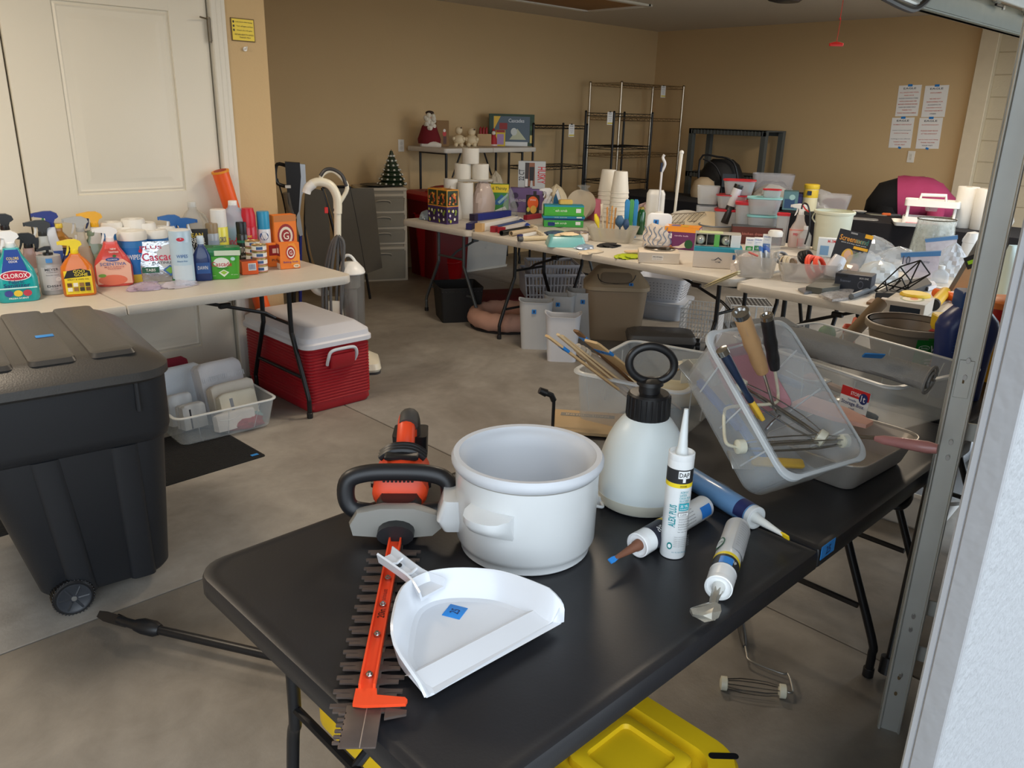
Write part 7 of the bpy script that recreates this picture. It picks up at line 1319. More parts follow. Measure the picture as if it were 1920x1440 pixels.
crumple('cream_bag', 'cream cloth bag heaped behind the white trigger bottle', 'bag', at(1050, 398, TZ)+V((.1, .15, 0)), .26, .2, .22, mat((214, 200, 170), .7), 41, amp=.2)
# foam plates on edge
t, f, P = TP('foam_plates', 'thick pack of white foam plates standing on edge in clear wrap', 'plates', 1092, 414, TZ); WP = mat((224, 212, 192), .6, var=.02)
for i in range(6):
    b = B(WP); r_ = .118-.003*i; b.t((0.010*i-.03, .014*i, .122), rx=math.radians(80), rz=-.6); b.lathe([(r_*.7, 0), (r_, .012), (r_*1.02, .016), (r_*.98, .016), (r_*.7, .004), (.001, .004)], 28); b.obj('plate', t)
b = B(CLEARER); b.loft([[(x, y, z) for x, y in circ(.02+.03*k, 10)] for z, k in ((.235, 1), (.25, .3), (.275, 1.2), (.28, .3))]); b.obj('wrap_knot', t)
t, f, P = TP('pink_box', 'pink and white flat box standing behind the foam plates', 'box', 1112, 410, TZ); b = B(mat((206, 110, 130), .5)); b.t(rz=.4); b.box(.05, .16, .17); b.obj('box_body', t)
# foam cup stacks
def cups(label, bx, by, ty, w_, n, kk):
    P, W, D, H, yaw = G(bx, by, ty, w_); t = T('foam_cups', label, 'cups', P, yaw, 'upside down foam cup stacks'); m = mat((236, 232, 222), .6, var=.02); hc = H*.42; st = (H-hc)/(n-1)
    for i in range(n):
        b = B(m); z = i*st; r0 = W/2*(1-.012*i); b.lathe([(r0*.96, z), (r0, z+.002), (r0, z+.008), (r0*.96, z+.01), (r0*.72, z+hc*.97), (r0*.68, z+hc)], 22); b.obj('cup', t)
cups('stack of upside down foam cups, left one of the two', 1136, 415, 318, 40, 8, 0); cups('stack of upside down foam cups, right one of the two', 1158, 420, 321, 38, 8, 0)
# teal tray with papers, tape roll, bags near front edge
P, W, D, H, yaw = G(1060, 464, 432, 74, TZ, .2, 8); t = T('teal_tray', 'translucent teal plastic tray turned over near the table edge', 'tray', P, yaw); b = B(mat((120, 190, 194), .3, alpha=.85, coat=.3)); b.rl([(W, .2, .02, 0), (W*.98, .19, .02, .01), (W*.86, .15, .02, .055), (W*.84, .14, .015, .06)], 4); b.obj('tray', t); crumple('paper_pile', 'cream paper scraps lying on the teal tray', 'paper', P+V((.03, .02, .061)), .2, .1, .016, mat((226, 206, 170), .8), 42)
P, W, D, H, yaw = G(1095, 453, 436, 17); roll('small white tape roll standing by the teal tray', P, .028, .05, mat((236, 228, 220), .6), .02, 'tape_roll', cat='tape')
crumple('foil_bag', 'shiny small bag of blue and silver parts near the table edge', 'bag', at(1096, 466, TZ), .14, .1, .03, mat((170, 190, 214), .12, .3, alpha=.8, coat=.6, var=.3, scale=50), 43)
crumple('net_bag', 'cream net bag lying flat at the table front edge', 'bag', at(1108, 474, TZ), .2, .09, .02, mat((214, 200, 176), .6, alpha=.9), 44)
crumple('bead_bag', 'bag of red and grey small parts behind the teal tray', 'bag', at(1078, 440, TZ), .3, .14, .03, mat((150, 140, 140), .2, alpha=.8, coat=.5, var=.8, scale=60), 45)
crumple('bead_bag', 'dark blue bag of small parts beside the sponge stack', 'bag', at(1040, 440, TZ), .2, .14, .03, mat((70, 96, 130), .2, alpha=.8, coat=.5, var=.6, scale=40), 46)
# utensil box
P, W, D, H, yaw = G(1148, 456, 422, 92, TZ, .24, -14); t = T('utensil_box', 'clear plastic box full of wooden and plastic kitchen utensils', 'storage box', P, yaw); b = B(mat((206, 200, 186), .3, alpha=.5)); b.cup([(W*.78, .18, .03, 0), (W, .24, .04, .095)], .003, 5); b.obj('box_body', t); MU = Matrix.Translation(P) @ Matrix.Rotation(yaw, 4, 'Z')
for i, (x0, x1, h_, r_, col, lab, sh) in enumerate(((-.08, -.13, .17, .016, (236, 214, 50), 'yellow lemon shaped squeezer in the utensil box', 's'), (-.04, -.05, .22, .007, (206, 150, 84), 'bundle of wooden forks, left one, in the utensil box', 'u'), (-.02, -.015, .23, .007, (214, 160, 90), 'bundle of wooden forks, middle one, in the utensil box', 'u'), (.0, .01, .22, .007, (196, 140, 76), 'bundle of wooden forks, right one, in the utensil box', 'u'), (-.06, -.09, .24, .012, (214, 200, 176), 'beige plastic spatula standing in the utensil box', 'p'), (.05, .04, .17, .03, (60, 96, 130), 'blue round scrub brush in the utensil box', 's'), (.08, .09, .15, .02, (50, 80, 120), 'dark blue utensil head at the right of the utensil box', 's'))):
    a = MU @ V((x0, 0, .01)); c = MU @ V((x1, 0, h_)); d = c-a; L = d.length; t = T('utensil', lab, 'utensil', a, rot=d.to_track_quat('Z', 'Y').to_euler(), group='utensils in the clear box'); b = B(mat(col, .6, var=.1))
    if sh == 's': b.lathe([(.006, 0), (.006, L*.5), (r_, L*.65), (r_*1.1, L*.8), (r_*.5, L)], 12)
    elif sh == 'p': b.rl([(.012, .008, .003, 0), (.012, .008, .003, L*.6), (.05, .006, .003, L*.68), (.055, .006, .003, L)], 2)
    else:
        b.lathe([(r_*.7, 0), (r_, L*.7)], 8)
        for s in (-1, 0, 1): b.tube([(0, 0, L*.68), (s*.01, 0, L*.8), (s*.012, 0, L)], .003, 5)
    b.obj('utensil', t)
for i, (bx, col) in enumerate(((1172, (40, 130, 190)), (1180, (70, 150, 80)), (1188, (40, 130, 190)))):
    P, W, D, H, yaw = G(bx, 446, 374, 8); t = T('scrub_handle', ('blue', 'green', 'second blue')[i]+' upright scrub brush handle behind the utensil box', 'brush', P, yaw, 'upright brush handles'); b = B(mat(col, .4)); b.rl([(W*.8, W*.7, .004, 0), (W*1.0, W*.8, .005, H*.5), (W*1.2, W*.8, .006, H*.93), (W*.7, W*.6, .004, H)], 4); b.obj('handle', t)
P, W, D, H, yaw = G(1200, 440, 388, 16); t = T('green_bottle', 'dark green glass bottle with a gold neck behind the patterned towel', 'bottle', P, yaw); b = B(mat((18, 80, 40), .12, coat=1)); b.lathe([(W*.48, 0), (W*.5, .004), (W*.5, H*.78), (W*.3, H*.92)], 18); b.obj('glass', t); b = B(mat((190, 170, 90), .3, .7)); b.lathe([(W*.3, H*.92), (W*.3, H)], 14); b.obj('neck_foil', t)
P, W, D, H, yaw = G(1225, 418, 356, 34); t = T('white_canister', 'tall white plastic canister behind the long white brush', 'canister', P, yaw); b = B(WHITE); b.rl([(W*.9, W*.7, .03, 0), (W, W*.75, .035, .01), (W, W*.75, .035, H*.86), (W*1.0, W*.72, .03, H*.9), (W*.8, W*.5, .03, H)], 5); b.obj('canister', t)
def longtool(name, label, cat, b0, b1, r, col, head=None, dz=0):
    t, f, P = TP(name, label, cat, b0[0], b0[1], TZ); b = B(mat(col, .35, coat=.2)); p0, p1 = V(f(*b0)), V(f(*b1)); b.tube([p0, p0.lerp(p1, .7), p1], [r*.7, r, r*1.1], 10); b.obj('handle', t); return t, f
t, f = longtool('toilet_brush', 'white long handled brush with a navy curved grip standing on the middle table', 'brush', (1233, 410), (1241, 320), .008, (226, 228, 232)); b = B(mat((226, 228, 232), .35)); b.tube(tr(f, ((1241, 322), (1247, 308), (1243, 296), (1246, 290))), .010, 8); b.m(INK); b.tube(tr(f, ((1239, 322), (1241, 305)), 2, -.006), .009, 8); b.obj('grip', t); b = B(WHITE); b.lathe([(.045, 0), (.05, .005), (.035, .12), (.02, .13)], 18); b.obj('brush_holder', t)
t, f = longtool('plunger', 'white plunger stick with a rounded end standing in a white round base', 'plunger', (1262, 426), (1278, 284), .0125, (232, 230, 220)); b = B(WHITE); b.lathe([(.11, 0), (.115, .008), (.10, .03), (.05, .045), (.03, .07)], 26); b.obj('base', t); b = B(WHITE); q = V(f(1278, 286)); sphere(b, .017, q.x, q.y, q.z, n=12); b.obj('knob', t)
# dish rack and white cutting boards
t, f, P = TP('dish_rack', 'thin wire dish rack leaning behind the striped towel', 'rack', 1262, 438, TZ); b = B(mat((150, 140, 126), .3, .8))
for i in range(9): b.tube([f(1215+i*9, 440-i*1.2), f(1248+i*9, 404-i*.6), f(1252+i*9, 402)], .0022, 5)
b.tube([f(1215, 440), f(1290, 430)], .003, 5); b.tube([f(1248, 402), f(1322, 398)], .003, 5); b.tube([f(1232, 421), f(1306, 414)], .003, 5); b.obj('wire_frame', t)
t, f, P = TP('white_plate', 'white oval serving plate leaning behind the plunger', 'plate', 1285, 410, TZ); b = B(mat((230, 222, 206), .4)); b.t((0, 0, .075), rx=math.radians(70)); b.lathe([(.09, 0), (.14, .012), (.145, .016), (.09, .006), (.001, .005)], 26, .6); b.obj('plate', t)
t, f, P = TP('white_colander', 'cream bowl with a grey rim right of the plunger', 'bowl', 1340, 424, TZ); b = B(mat((226, 212, 190), .4)); b.pot([(.07, 0), (.09, .02), (.115, .08), (.12, .085)], .004); b.obj('bowl', t); b = B(mat((110, 118, 128), .4)); b.lathe([(.121, .08), (.124, .084), (.121, .09)], 26, c=False); b.obj('rim_band', t)
t, f, P = TP('cream_tray', 'cream curved tray behind the bowl with the grey rim', 'tray', 1325, 410, TZ); b = B(mat((222, 204, 170), .5)); b.t((0, .02, .08), rx=math.radians(66)); b.lathe([(.12, 0), (.16, .01), (.165, .015), (.12, .005), (.001, .004)], 26, .55); b.obj('tray', t)
# towels, board, boxes near the front edge
P, W, D, H, yaw = G(1238, 462, 400, 46, TZ, .05, -6); t = T('white_container_lid', 'white rounded plastic lid with a blue sticker leaning on the striped towel', 'lid', P+V((.03, .05, 0)), yaw, rot=(math.radians(-14), 0, yaw)); b = B(mat((222, 226, 232), .35)); b.t(rx=PI/2); b.rl([(W, H*.95, .03, -.01, 0, H*.5), (W, H*.95, .03, .004, 0, H*.5), (W*.9, H*.86, .025, .008, 0, H*.5)], 5); b.obj('lid', t); tape(t, (-.02, -.012, H*.62), 0, .035, .03)
STR = mat((214, 204, 196), .95, var=.03, bump=.6, bscale=300); P, W, D, H, yaw = G(1232, 466, 418, 58, TZ, .12, -6)
t = T('striped_towel', 'white kitchen towel with blue wavy stripes heaped by the light bulb box', 'towel', P, yaw); b = B(STR); secs = []
for j in range(9):
    v = j/8; secs.append([(W/2*(1-.5*v**3)*math.cos(a)*(1+.10*math.sin(5*a+j)), .06*(1-.5*v**2)*math.sin(a)*(1+.15*math.sin(4*a+j*2)), max(.001, H*v*(.9+.1*math.cos(a*2)))) for a in [2*PI*i/24 for i in range(24)]])
b.loft(secs); b.obj('cloth', t); b = B(mat((110, 130, 156), .95))
for i in range(6): x0 = -W*.4+W*.8*i/5; b.tube([(x0+.012*math.sin(j*1.3+i), -.058*(1-.5*(j/8)**2)*1.06*max(.3, 1-(x0/W*1.9)**2)**.5-.002, H*.06+H*.8*j/8) for j in range(9)], .0028, 4)
b.obj('stripe', t)
crumple('lime_package', 'lime green bag with a beige front lying at the table edge', 'bag', at(1182, 482, TZ), .2, .14, .022, mat((176, 196, 40), .4, coat=.4, var=.2), 47, math.radians(0)); t = T('beige_pad', 'beige foam pad on the lime green bag', 'pad', at(1190, 473, TZ+.024)+V((0, 0, 0)), -.5); b = B(mat((206, 182, 152), .8)); b.rl([(.13, .07, .03, 0), (.13, .07, .03, .008)], 5); b.obj('pad', t)
crumple('black_cloth', 'black crumpled glove beside the utensil box', 'glove', at(1142, 464, TZ)+V((.05, .04, 0)), .16, .12, .02, mat((30, 30, 32), .8), 48)
BX = (204, 190, 172); P, W, D, H, yaw = G(1233, 494, 470, 82, TZ, .17, 4); Hw = .062
carton('flat white carton with a small label at the front of the middle table', P, W*.92, .17, Hw, yaw, (212, 200, 184), [('r', -.35, .3, .2, .75, (228, 222, 214)), ('t', 'FRYPAN', -.08, .6, .45, .14, (60, 56, 60)), ('t', 'one piece', -.08, .4, .4, .08, (120, 116, 116))], name='flat_carton')
t = T('steel_pan_cover', 'round glass and steel pan lid lying on the flat white carton', 'pan lid', P+V((.05, .03, Hw+.001)), 0); b = B(mat((60, 52, 46), .15, .6)); b.lathe([(.085, 0), (.09, .004), (.085, .010), (.05, .014), (.001, .015)], 30); b.m(CHROME); b.lathe([(.091, .002), (.093, .005), (.089, .008)], 30, c=False); b.obj('lid', t)
LB = [('r', -1, .78, 1, 1, (236, 150, 40)), ('r', -.95, .48, -.55, .70, (224, 214, 220)), ('t', 'PHILIPS', -.75, .6, .3, .08, (60, 60, 110)), ('t', 'candle bulb', .0, .62, .8, .06, (226, 190, 216)), ('p', [(-.55, .1), (-.1, .16), (.3, .40), (.3, .10), (-.1, .05)], (226, 206, 190)), ('e', .45, .26, .24, .2, (20, 80, 40)), ('r', -.95, .3, -.7, .44, (80, 90, 150)), ('e', -.7, .12, .2, .08, (200, 120, 70))]
gcarton('purple and orange candle bulb box behind the flat carton', 1278, 468, 424, 64, .13, (104, 40, 92), -8, front=LB, side=[('e', -.2, .8, .3, .16, (240, 210, 180)), ('e', .3, .8, .3, .16, (240, 210, 180))], top=[('r', -1, 0, 1, 1, (234, 150, 44)), ('r', -.7, .3, -.2, .8, (90, 100, 160)), ('r', -.1, .2, .3, .7, (206, 170, 60))], name='bulb_box')
P, W, D, H, yaw = G(1342, 503, 455, 88, TZ, .16, 2); Hh = hgt(P, 462)
carton('white carton with a blue lid band and a small house drawing', P, W, .16, Hh, yaw, (214, 204, 194), [('r', -1, .82, 1, 1, (40, 150, 176)), ('p', [(-.12, .42), (.04, .56), (.2, .42), (.16, .40), (.04, .51), (-.08, .40)], (50, 56, 76)), ('t', 'HOME', .04, .32, .22, .07, (60, 66, 86)), ('r', .62, .48, .84, .72, (40, 90, 150)), ('t', 'soft', -.16, .42, .16, .06, (60, 66, 86))], side=[('r', -1, .82, 1, 1, (40, 150, 176)), ('r', -.3, .2, .1, .7, (30, 40, 80))], top=[('r', -1, 0, 1, 1, (40, 150, 176))], name='bulb_carton')
P2 = P+V((.02, .02, Hh+.001))
t = T('bulb_tray', 'open grey carton of round light bulbs on the blue banded carton', 'box', P2, yaw); b = B(mat((160, 156, 146), .6)); b.box(W*.95, .12, .006); b.box(W*.95, .006, .07, 0, .055, 0); b.box(W*.95, .12, .004, 0, 0, .068)
for i in range(5): b.box(.005, .12, .07, -W*.46+W*.92*i/4, 0, 0)
b.m(mat((110, 190, 90), .5)); b.box(.03, .006, .07, -W*.02, -.058, 0); b.m(PAPER); b.box(W*.2, .006, .07, W*.37, -.058, 0); b.m(mat((190, 200, 150), .5)); b.box(W*.5, .1, .002, -W*.15, 0, .073); b.obj('tray', t)
for i in range(2): b = B(mat((232, 226, 206), .25, coat=.5)); sphere(b, .028, (-.065, .028)[i]+(.02 if i else -.03), -.03, .035, n=14); b.m(CHROME); b.t(((-.065, .028)[i]+(.02 if i else -.03), -.055, .035), rx=PI/2); b.cyl(.011, .014, n=12); b.obj('light_bulb', t)
t, f, P = TP('hose_nozzle', 'black tube with an orange ring at the table corner', 'tube', 1362, 500, TZ); b = B(BLACK); b.t((0, 0, .022), rx=-PI/2, rz=-1.0); b.lathe([(.020, 0), (.022, .002), (.022, .09), (.02, .092)], 20); b.m(mat((226, 76, 44), .5)); b.lathe([(.012, -.001), (.019, -.0015), (.019, -.003), (.012, -.003)], 20, c=False); b.obj('tube', t)
for i, (bx, by, c2) in enumerate(((1404, 472, (40, 140, 70)), (1420, 471, (40, 140, 70)), (1436, 468, (90, 130, 190)))):
    gcarton('%s white light bulb box standing right of the blue banded carton' % ('first', 'second', 'third')[i], bx, by, (446, 446, 440)[i], 16, .06, (222, 228, 234), 0, front=[('t', 'PHILIPS', 0, .88, 1.4, .1, (50, 90, 170)), ('t', 'daylight', 0, .68, 1.1, .06, (120, 150, 190)), ('r', -.8, .06, .8, .42, c2), ('t', 'LED', 0, .24, .9, .16, (236, 240, 240))], name='bulb_box', group='white light bulb boxes')
gcarton('brown carton with dark red print behind the bulb tray', 1415, 458, 424, 90, .14, (84, 40, 34), 6, front=[('r', -1, .0, 1, 1, (96, 44, 36)), ('t', 'kitchen drawer set', 0, .6, 1.2, .16, (190, 120, 110)), ('r', .55, .1, .9, .5, (60, 30, 30))], top=[('r', -1, 0, 1, 1, (84, 90, 94))], name='brown_carton')
# food containers with red lids
def tub(label, bx, by, ty, w_, body, lidc, z=TZ, dd=.75, name='food_container', group=None, a=.45, on=None):
    P, W, D, H, yaw = G(bx, by, ty, w_, z, None)
    if on: P = V((on.x, on.y, z)); W = sz(w_, P); H = hgt(P, ty)
    t = T(name, label, 'container', P, yaw, group); b = B(mat(body, .25, alpha=a, coat=.3)); b.cup([(W*.78, W*.78*dd, W*.16, 0), (W*.8, W*.8*dd, W*.17, .004), (W*.96, W*.96*dd, W*.2, H*.93)], .002, 5); b.obj('tub', t)
    if lidc: b = B(mat(lidc, .35, coat=.3)); b.rl([(W*.98, W*.98*dd, W*.2, H*.90), (W*1.0, W*dd, W*.21, H*.91), (W*1.0, W*dd, W*.21, H*.975), (W*.8, W*.8*dd, W*.18, H*.985), (W*.78, W*.78*dd, W*.17, H*.975)], 5); b.obj('lid', t)
    return t, P, H
CG = (206, 210, 214); RL = (196, 24, 44)
RLG = 'red lidded food containers'
t, P1_, H1_ = tub('red lidded clear container at the bottom of the left stack', 1364, 424, 390, 60, CG, RL, group=RLG); _, P2_, H2_ = tub('red lidded clear container in the middle of the left stack', 1366, 396, 364, 58, CG, RL, z=TZ+H1_, on=P1_, group=RLG); tub('large red lidded bowl container on top of the pile', 1380, 374, 336, 60, CG, RL, z=TZ+H1_+H2_, on=P1_+V((.03, -.03, 0)), group=RLG)
t, P1_, H1_ = tub('wide red lidded container on the right below the top one', 1400, 420, 376, 58, CG, RL, group=RLG)
tub('small red lidded container behind the black and white tumbler', 1410, 388, 354, 34, CG, RL, z=TZ+H1_, on=P1_+V((.05, -.12, 0)), group=RLG)
tub('small red lidded container right of the teal lidded ones', 1462, 420, 398, 24, CG, RL, group=RLG)
AQ = (140, 206, 210); t, P1_, H1_ = tub('lower clear container with a pale teal lid', 1424, 426, 401, 58, CG, AQ, group='teal lidded food containers'); tub('upper clear container with a pale teal lid', 1428, 404, 369, 64, CG, AQ, z=TZ+H1_, on=P1_, group='teal lidded food containers')
t, P1_, H1_ = tub('clear lidless container below another behind the plunger', 1320, 414, 382, 40, CG, None, group='lidless clear containers'); tub('clear lidless container stacked on top behind the plunger', 1317, 384, 346, 44, CG, None, z=TZ+H1_, on=P1_, group='lidless clear containers')
def tum(label, p0, p1, r, cols):
    t, f, P = TP('travel_tumbler', label, 'tumbler', p0[0], p0[1], TZ+.1); a, c = V(f(*p0)), V(f(*p1)); d = c-a; L = d.length; M = Matrix.Translation(a) @ d.to_track_quat('Z', 'Y').to_matrix().to_4x4()
    for z0, z1, col in cols: b = B(mat(col, .35, coat=.4)).t(mtx=M); b.lathe([(r*.96, L*z0), (r, L*z0+.003), (r, L*z1-.003), (r*.96, L*z1)], 20); b.obj('tumbler_section', t)
tum('black and white tumbler leaning against the red lidded containers', (1358, 418), (1386, 346), .032, ((0, .45, (34, 32, 32)), (.45, .9, (214, 214, 220)), (.9, 1, (20, 20, 22)))); tum('slim black folded umbrella leaning beside the tumbler', (1376, 416), (1396, 342), .016, ((0, .96, (22, 22, 24)), (.96, 1, (60, 60, 60))))
crumple('plastic_bag', 'clear crumpled bag between the bulb box and the brown carton', 'bag', at(1318, 446, TZ), .22, .16, .08, CLEARER, 51); crumple('plastic_bag', 'pinkish clear bag behind the long white brush', 'bag', at(1210, 412, TZ), .3, .2, .14, mat((220, 190, 186), .2, alpha=.5, coat=.5, var=.2), 52)
# ---------------- goods on the right white table ----------------
def TXP(name, label, cat, bx, by, z=TZ, **k): return TP(name, label, cat, bx, by, z, **k)
CB = mat((206, 204, 200), .25, alpha=.38, coat=.3, var=.03)
def cbox(label, bx, by, ty, w_, d, turn=0, group='clear parts boxes'):
    P, W, D, H, yaw = G(bx, by, ty, w_, TZ, d, turn); t = T('parts_box', label, 'storage box', P, yaw, group); b = B(CB); b.cup([(W*.84, d*.86, .02, 0), (W*.98, d*.98, .03, H-.006), (W, d, .03, H-.005), (W, d, .03, H)], .0025, 5); b.obj('box', t); return Matrix.Translation(P) @ Matrix.Rotation(yaw, 4, 'Z'), W, H
M1, W1, H1 = cbox('clear plastic box of hardware packets, left one at the table edge', 1412, 522, 476, 76, .24, 6)
def part_at(M, name, label, cat, x, y, z, rot, group=None): return T(name, label, cat, M @ V((x, y, z)), rot=rot, group=group)
crumple('zip_bag', 'zip bag with a red seal in the left parts box', 'bag', M1 @ V((-.05, 0, .006)), .13, .14, .11, mat((222, 214, 210), .15, alpha=.5, coat=.6), 61); t = part_at(M1, 'zip_strip', 'red zip strip of a bag across the left parts box', 'bag', -.02, -.06, .115, (0, .25, .2)); b = B(mat((214, 96, 84), .4)); b.box(.15, .012, .01); b.obj('strip', t)
for i, (x, col) in enumerate(((.05, (60, 110, 180)), (.08, (40, 90, 170)))):
    t = part_at(M1, 'hook_packet', ('blue topped packet of hooks in the left parts box', 'blue card behind the packet of hooks')[i], 'packet', x, .02+.04*i, .02, (math.radians(-16), math.radians(20), .2)); b = B(mat((200, 204, 206), .2, .4, var=.5, scale=40)); b.box(.08, .012, .11, 0, 0, 0); b.m(mat(col, .4)); b.box(.082, .014, .03, 0, 0, .10); b.obj('packet', t)
M2, W2, H2 = cbox('clear plastic box of cables, middle of the table edge', 1510, 532, 488, 112, .26, 6)
def coil(name, label, M, c, R, r, n, col, tilt, squash=1, jit=.1, seed=0):
    t = T(name, label, 'cable', M @ V(c)); rr_ = random.Random(seed); b = B(mat(col, .5))
    for k in range(n):
        R2_ = R*(1-jit*k/n); ph = rr_.uniform(-.2, .2); m = Matrix.Rotation(tilt+ph*.3, 4, 'X') @ Matrix.Rotation(ph, 4, 'Y'); b.t(mtx=m @ Matrix.Translation((0, 0, (k-n/2)*r*1.3)))
        b.tube([(R2_*math.cos(2*PI*i/22), R2_*squash*math.sin(2*PI*i/22), 0) for i in range(22)], r, 6, True)
    b.obj('coil', t); return t
coil('white_cable', 'cream coiled extension cable in the middle parts box', M2, (-.09, 0, .07), .06, .0055, 6, (206, 192, 166), 1.2, .9, .35, 1); coil('orange_cable', 'bright orange coiled cord in the middle parts box', M2, (.045, .0, .075), .085, .0075, 6, (240, 86, 60), 1.15, .75, .45, 2); coil('black_cable', 'black coiled cable behind the orange cord', M2, (-.0, .09, .11), .05, .006, 5, (24, 24, 26), .9, .8, .4, 3); coil('grey_cable', 'grey bundle of wires between the parts boxes', M2, (-.13, .08, .1), .05, .005, 4, (150, 154, 158), .8, .8, .4, 4)
t = part_at(M2, 'white_cuff', 'white plastic bag wrapped round the end of the orange cord', 'bag', .11, -.01, .02, (.3, .45, .2)); b = B(mat((222, 226, 234), .35, coat=.3)); b.rl([(.07, .07, .02, 0), (.09, .08, .03, .05), (.08, .06, .02, .12)], 4); b.obj('bag', t)
# spray bottle, canister, stick card
t_ = bottle('clear spray bottle with pink liquid, white trigger and red collar', 1493, 462, 382, 34, (226, 220, 214), .62, 'pin', ('trig', (236, 234, 230), (236, 234, 230)), [('r', .0, .05, .6, .3, (206, 40, 50)), ('t', 'zep', -.3, .4, .5, .1, (210, 70, 80))], alpha=.55, liquid=((226, 150, 140), .55)); 
t, f, P = TXP('curved_hook', 'black curved cable with a red loop hanging before the cream bucket', 'cable', 1515, 458); b = B(BLACK); b.tube(tr(f, ((1509, 458), (1517, 430), (1518, 400), (1514, 384), (1506, 382), (1503, 392))), .006, 6); b.m(RED); b.tube(tr(f, ((1505, 384), (1510, 392), (1518, 398))), .005, 6); b.obj('cable', t)
P, W, D, H, yaw = G(1554, 462, 395, 72); t = T('cream_bucket', 'cream white plastic bucket standing on the right white table', 'bucket', P, yaw); b = B(mat((214, 216, 196), .4, var=.03)); b.pot([(W*.41, 0), (W*.43, .006), (W*.47, H*.92), (W*.51, H*.93), (W*.52, H*.98), (W*.5, H)], .005, 36); b.obj('bucket', t); b = B(mat((214, 216, 196), .4)); b.tube(smoothpath([(-W*.5, 0, H*.9), (-W*.53, -W*.12, H*.8), (-W*.45, -W*.3, H*.72)], 4), .005, 6); b.obj('bail_handle', t)
P, W, D, H, yaw = G(1450, 470, 432, 22); t = T('storage_jar', 'clear jar with a white lid behind the boxes', 'jar', P, yaw); b = B(CLEARER); b.lathe([(W*.5, 0), (W*.55, .004), (W*.55, H*.7)], 20); b.m(WHITE); b.lathe([(W*.6, H*.7), (W*.62, H*.9), (W*.5, H)], 20); b.obj('jar', t)
t = bottle('clear squeeze bottle right of the pink spray bottle', 1506, 464, 424, 24, (214, 218, 220), .85, 'sh', ('cap', (226, 226, 228), .4), alpha=.5)
CF = [('r', -1, .0, 1, 1, (36, 38, 44)), ('t', 'Screenmend', .0, .80, 1.7, .14, (230, 160, 60)), ('t', 'mend', .5, .80, .7, .14, (50, 130, 120)), ('t', 'quick and easy mesh patch', .05, .69, 1.5, .035, (220, 222, 226)), ('r', .1, .58, .95, .65, (236, 176, 40)), ('r', .55, .9, 1, 1, (236, 176, 40)), ('p', [(-.6, .02), (.8, .02), (.95, .5), (-.2, .55)], (122, 116, 110)), ('e', -.1, .36, .34, .2, (226, 180, 80)), ('e', -.1, .40, .2, .12, (226, 180, 150)), ('p', [(-.5, .05), (.2, .05), (.2, .25), (-.4, .25)], (220, 170, 40)), ('e', .5, .12, .3, .12, (226, 180, 156)), ('e', .42, .44, .14, .07, (40, 110, 60)), ('e', -.7, .1, .25, .1, (170, 60, 60)), ('r', -.3, .93, .1, .97, (150, 150, 150))]
P, W, D, H, yaw = G(1582, 508, 438, 60, TZ, .03, -4); carton('black blister card for window screen repair with a smiling woman', P, W, .012, H*1.06, yaw, (36, 38, 44), CF, name='repair_card', rot=(math.radians(-12), math.radians(9), yaw))
gcarton('white and red small carton behind the black screen repair card', 1548, 482, 446, 34, .05, (214, 222, 228), 0, front=[('t', 'M-3M', .4, .85, .8, .16, (206, 50, 50)), ('r', -.7, .1, .2, .6, (120, 160, 200))], name='small_carton')
gcarton('dark blue grey boxed gadget with small white print near the table edge', 1600, 547, 512, 64, .12, (44, 50, 62), -10, front=[('t', 'Scanner', -.4, .6, .6, .14, (120, 130, 150)), ('e', .45, .45, .16, .24, (90, 96, 110)), ('e', .45, .45, .12, .17, (44, 50, 62)), ('t', 'BOX ONE', .6, .84, .5, .1, (210, 212, 216)), ('r', -1, .82, -.3, .95, (34, 36, 42))], top=[('r', -.8, .2, .8, .8, (34, 24, 20))], name='gadget_box')
def flat(name, label, cat, pts, h, m, z=TZ, mk=None):
    q = [at(x, y, z) for x, y in pts]; c = sum(q, V())/len(q); t = T(name, label, cat, V((c.x, c.y, z))); b = B(m); b.prism([(p.x-c.x, p.y-c.y) for p in q], h); b.obj(mk or 'body', t); return t, c
flat('flat_package', 'flat dark package with grey folded paper in front of the gadget box', 'package', ((1510, 548), (1560, 520), (1580, 530), (1572, 548), (1540, 552)), .03, mat((92, 92, 84), .5)); flat('blister_pack', 'silver blister card with round chrome parts at the table edge', 'package', ((1535, 556), (1565, 546), (1602, 546), (1590, 562), (1560, 566)), .012, mat((190, 186, 184), .2, .3, var=.6, scale=60, coat=.5)); flat('blister_pack', 'thin grey packet left of the silver blister card', 'package', ((1496, 544), (1526, 540), (1532, 548), (1508, 552)), .01, mat((120, 122, 126), .3, .2, var=.4, scale=60))
lie('utility_tool', 'grey rounded tool handle lying in front of the gadget box', 'tool', (1596, 556), (1640, 540), .014, (112, 118, 124))
t, f, P = TXP('wire_stand', 'black geometric wire stand lying tangled on the right white table', 'wire stand', 1672, 556); b = B(mat((20, 20, 20), .5, .5))
W_S = [((1640, 545), (1688, 500), 0), ((1688, 500), (1710, 530), 0), ((1710, 530), (1662, 556), 0), ((1662, 556), (1640, 545), 0), ((1690, 520), (1726, 488), .1), ((1726, 488), (1744, 514), .1), ((1744, 514), (1700, 542), .1), ((1700, 542), (1690, 520), .1), ((1688, 500), (1726, 488), .05), ((1710, 530), (1744, 514), .05), ((1640, 545), (1690, 520), .05), ((1662, 556), (1700, 542), .05), ((1655, 532), (1700, 542), 0), ((1690, 520), (1662, 556), .05), ((1726, 488), (1700, 542), .1), ((1660, 527), (1670, 575), -.03), ((1640, 545), (1672, 552), -.02), ((1648, 560), (1690, 525), 0)]
for a, c, d_ in W_S: b.tube([V(f(*a, d_)) , V(f(*c, d_))], .0035, 5)
b.obj('wire', t); 
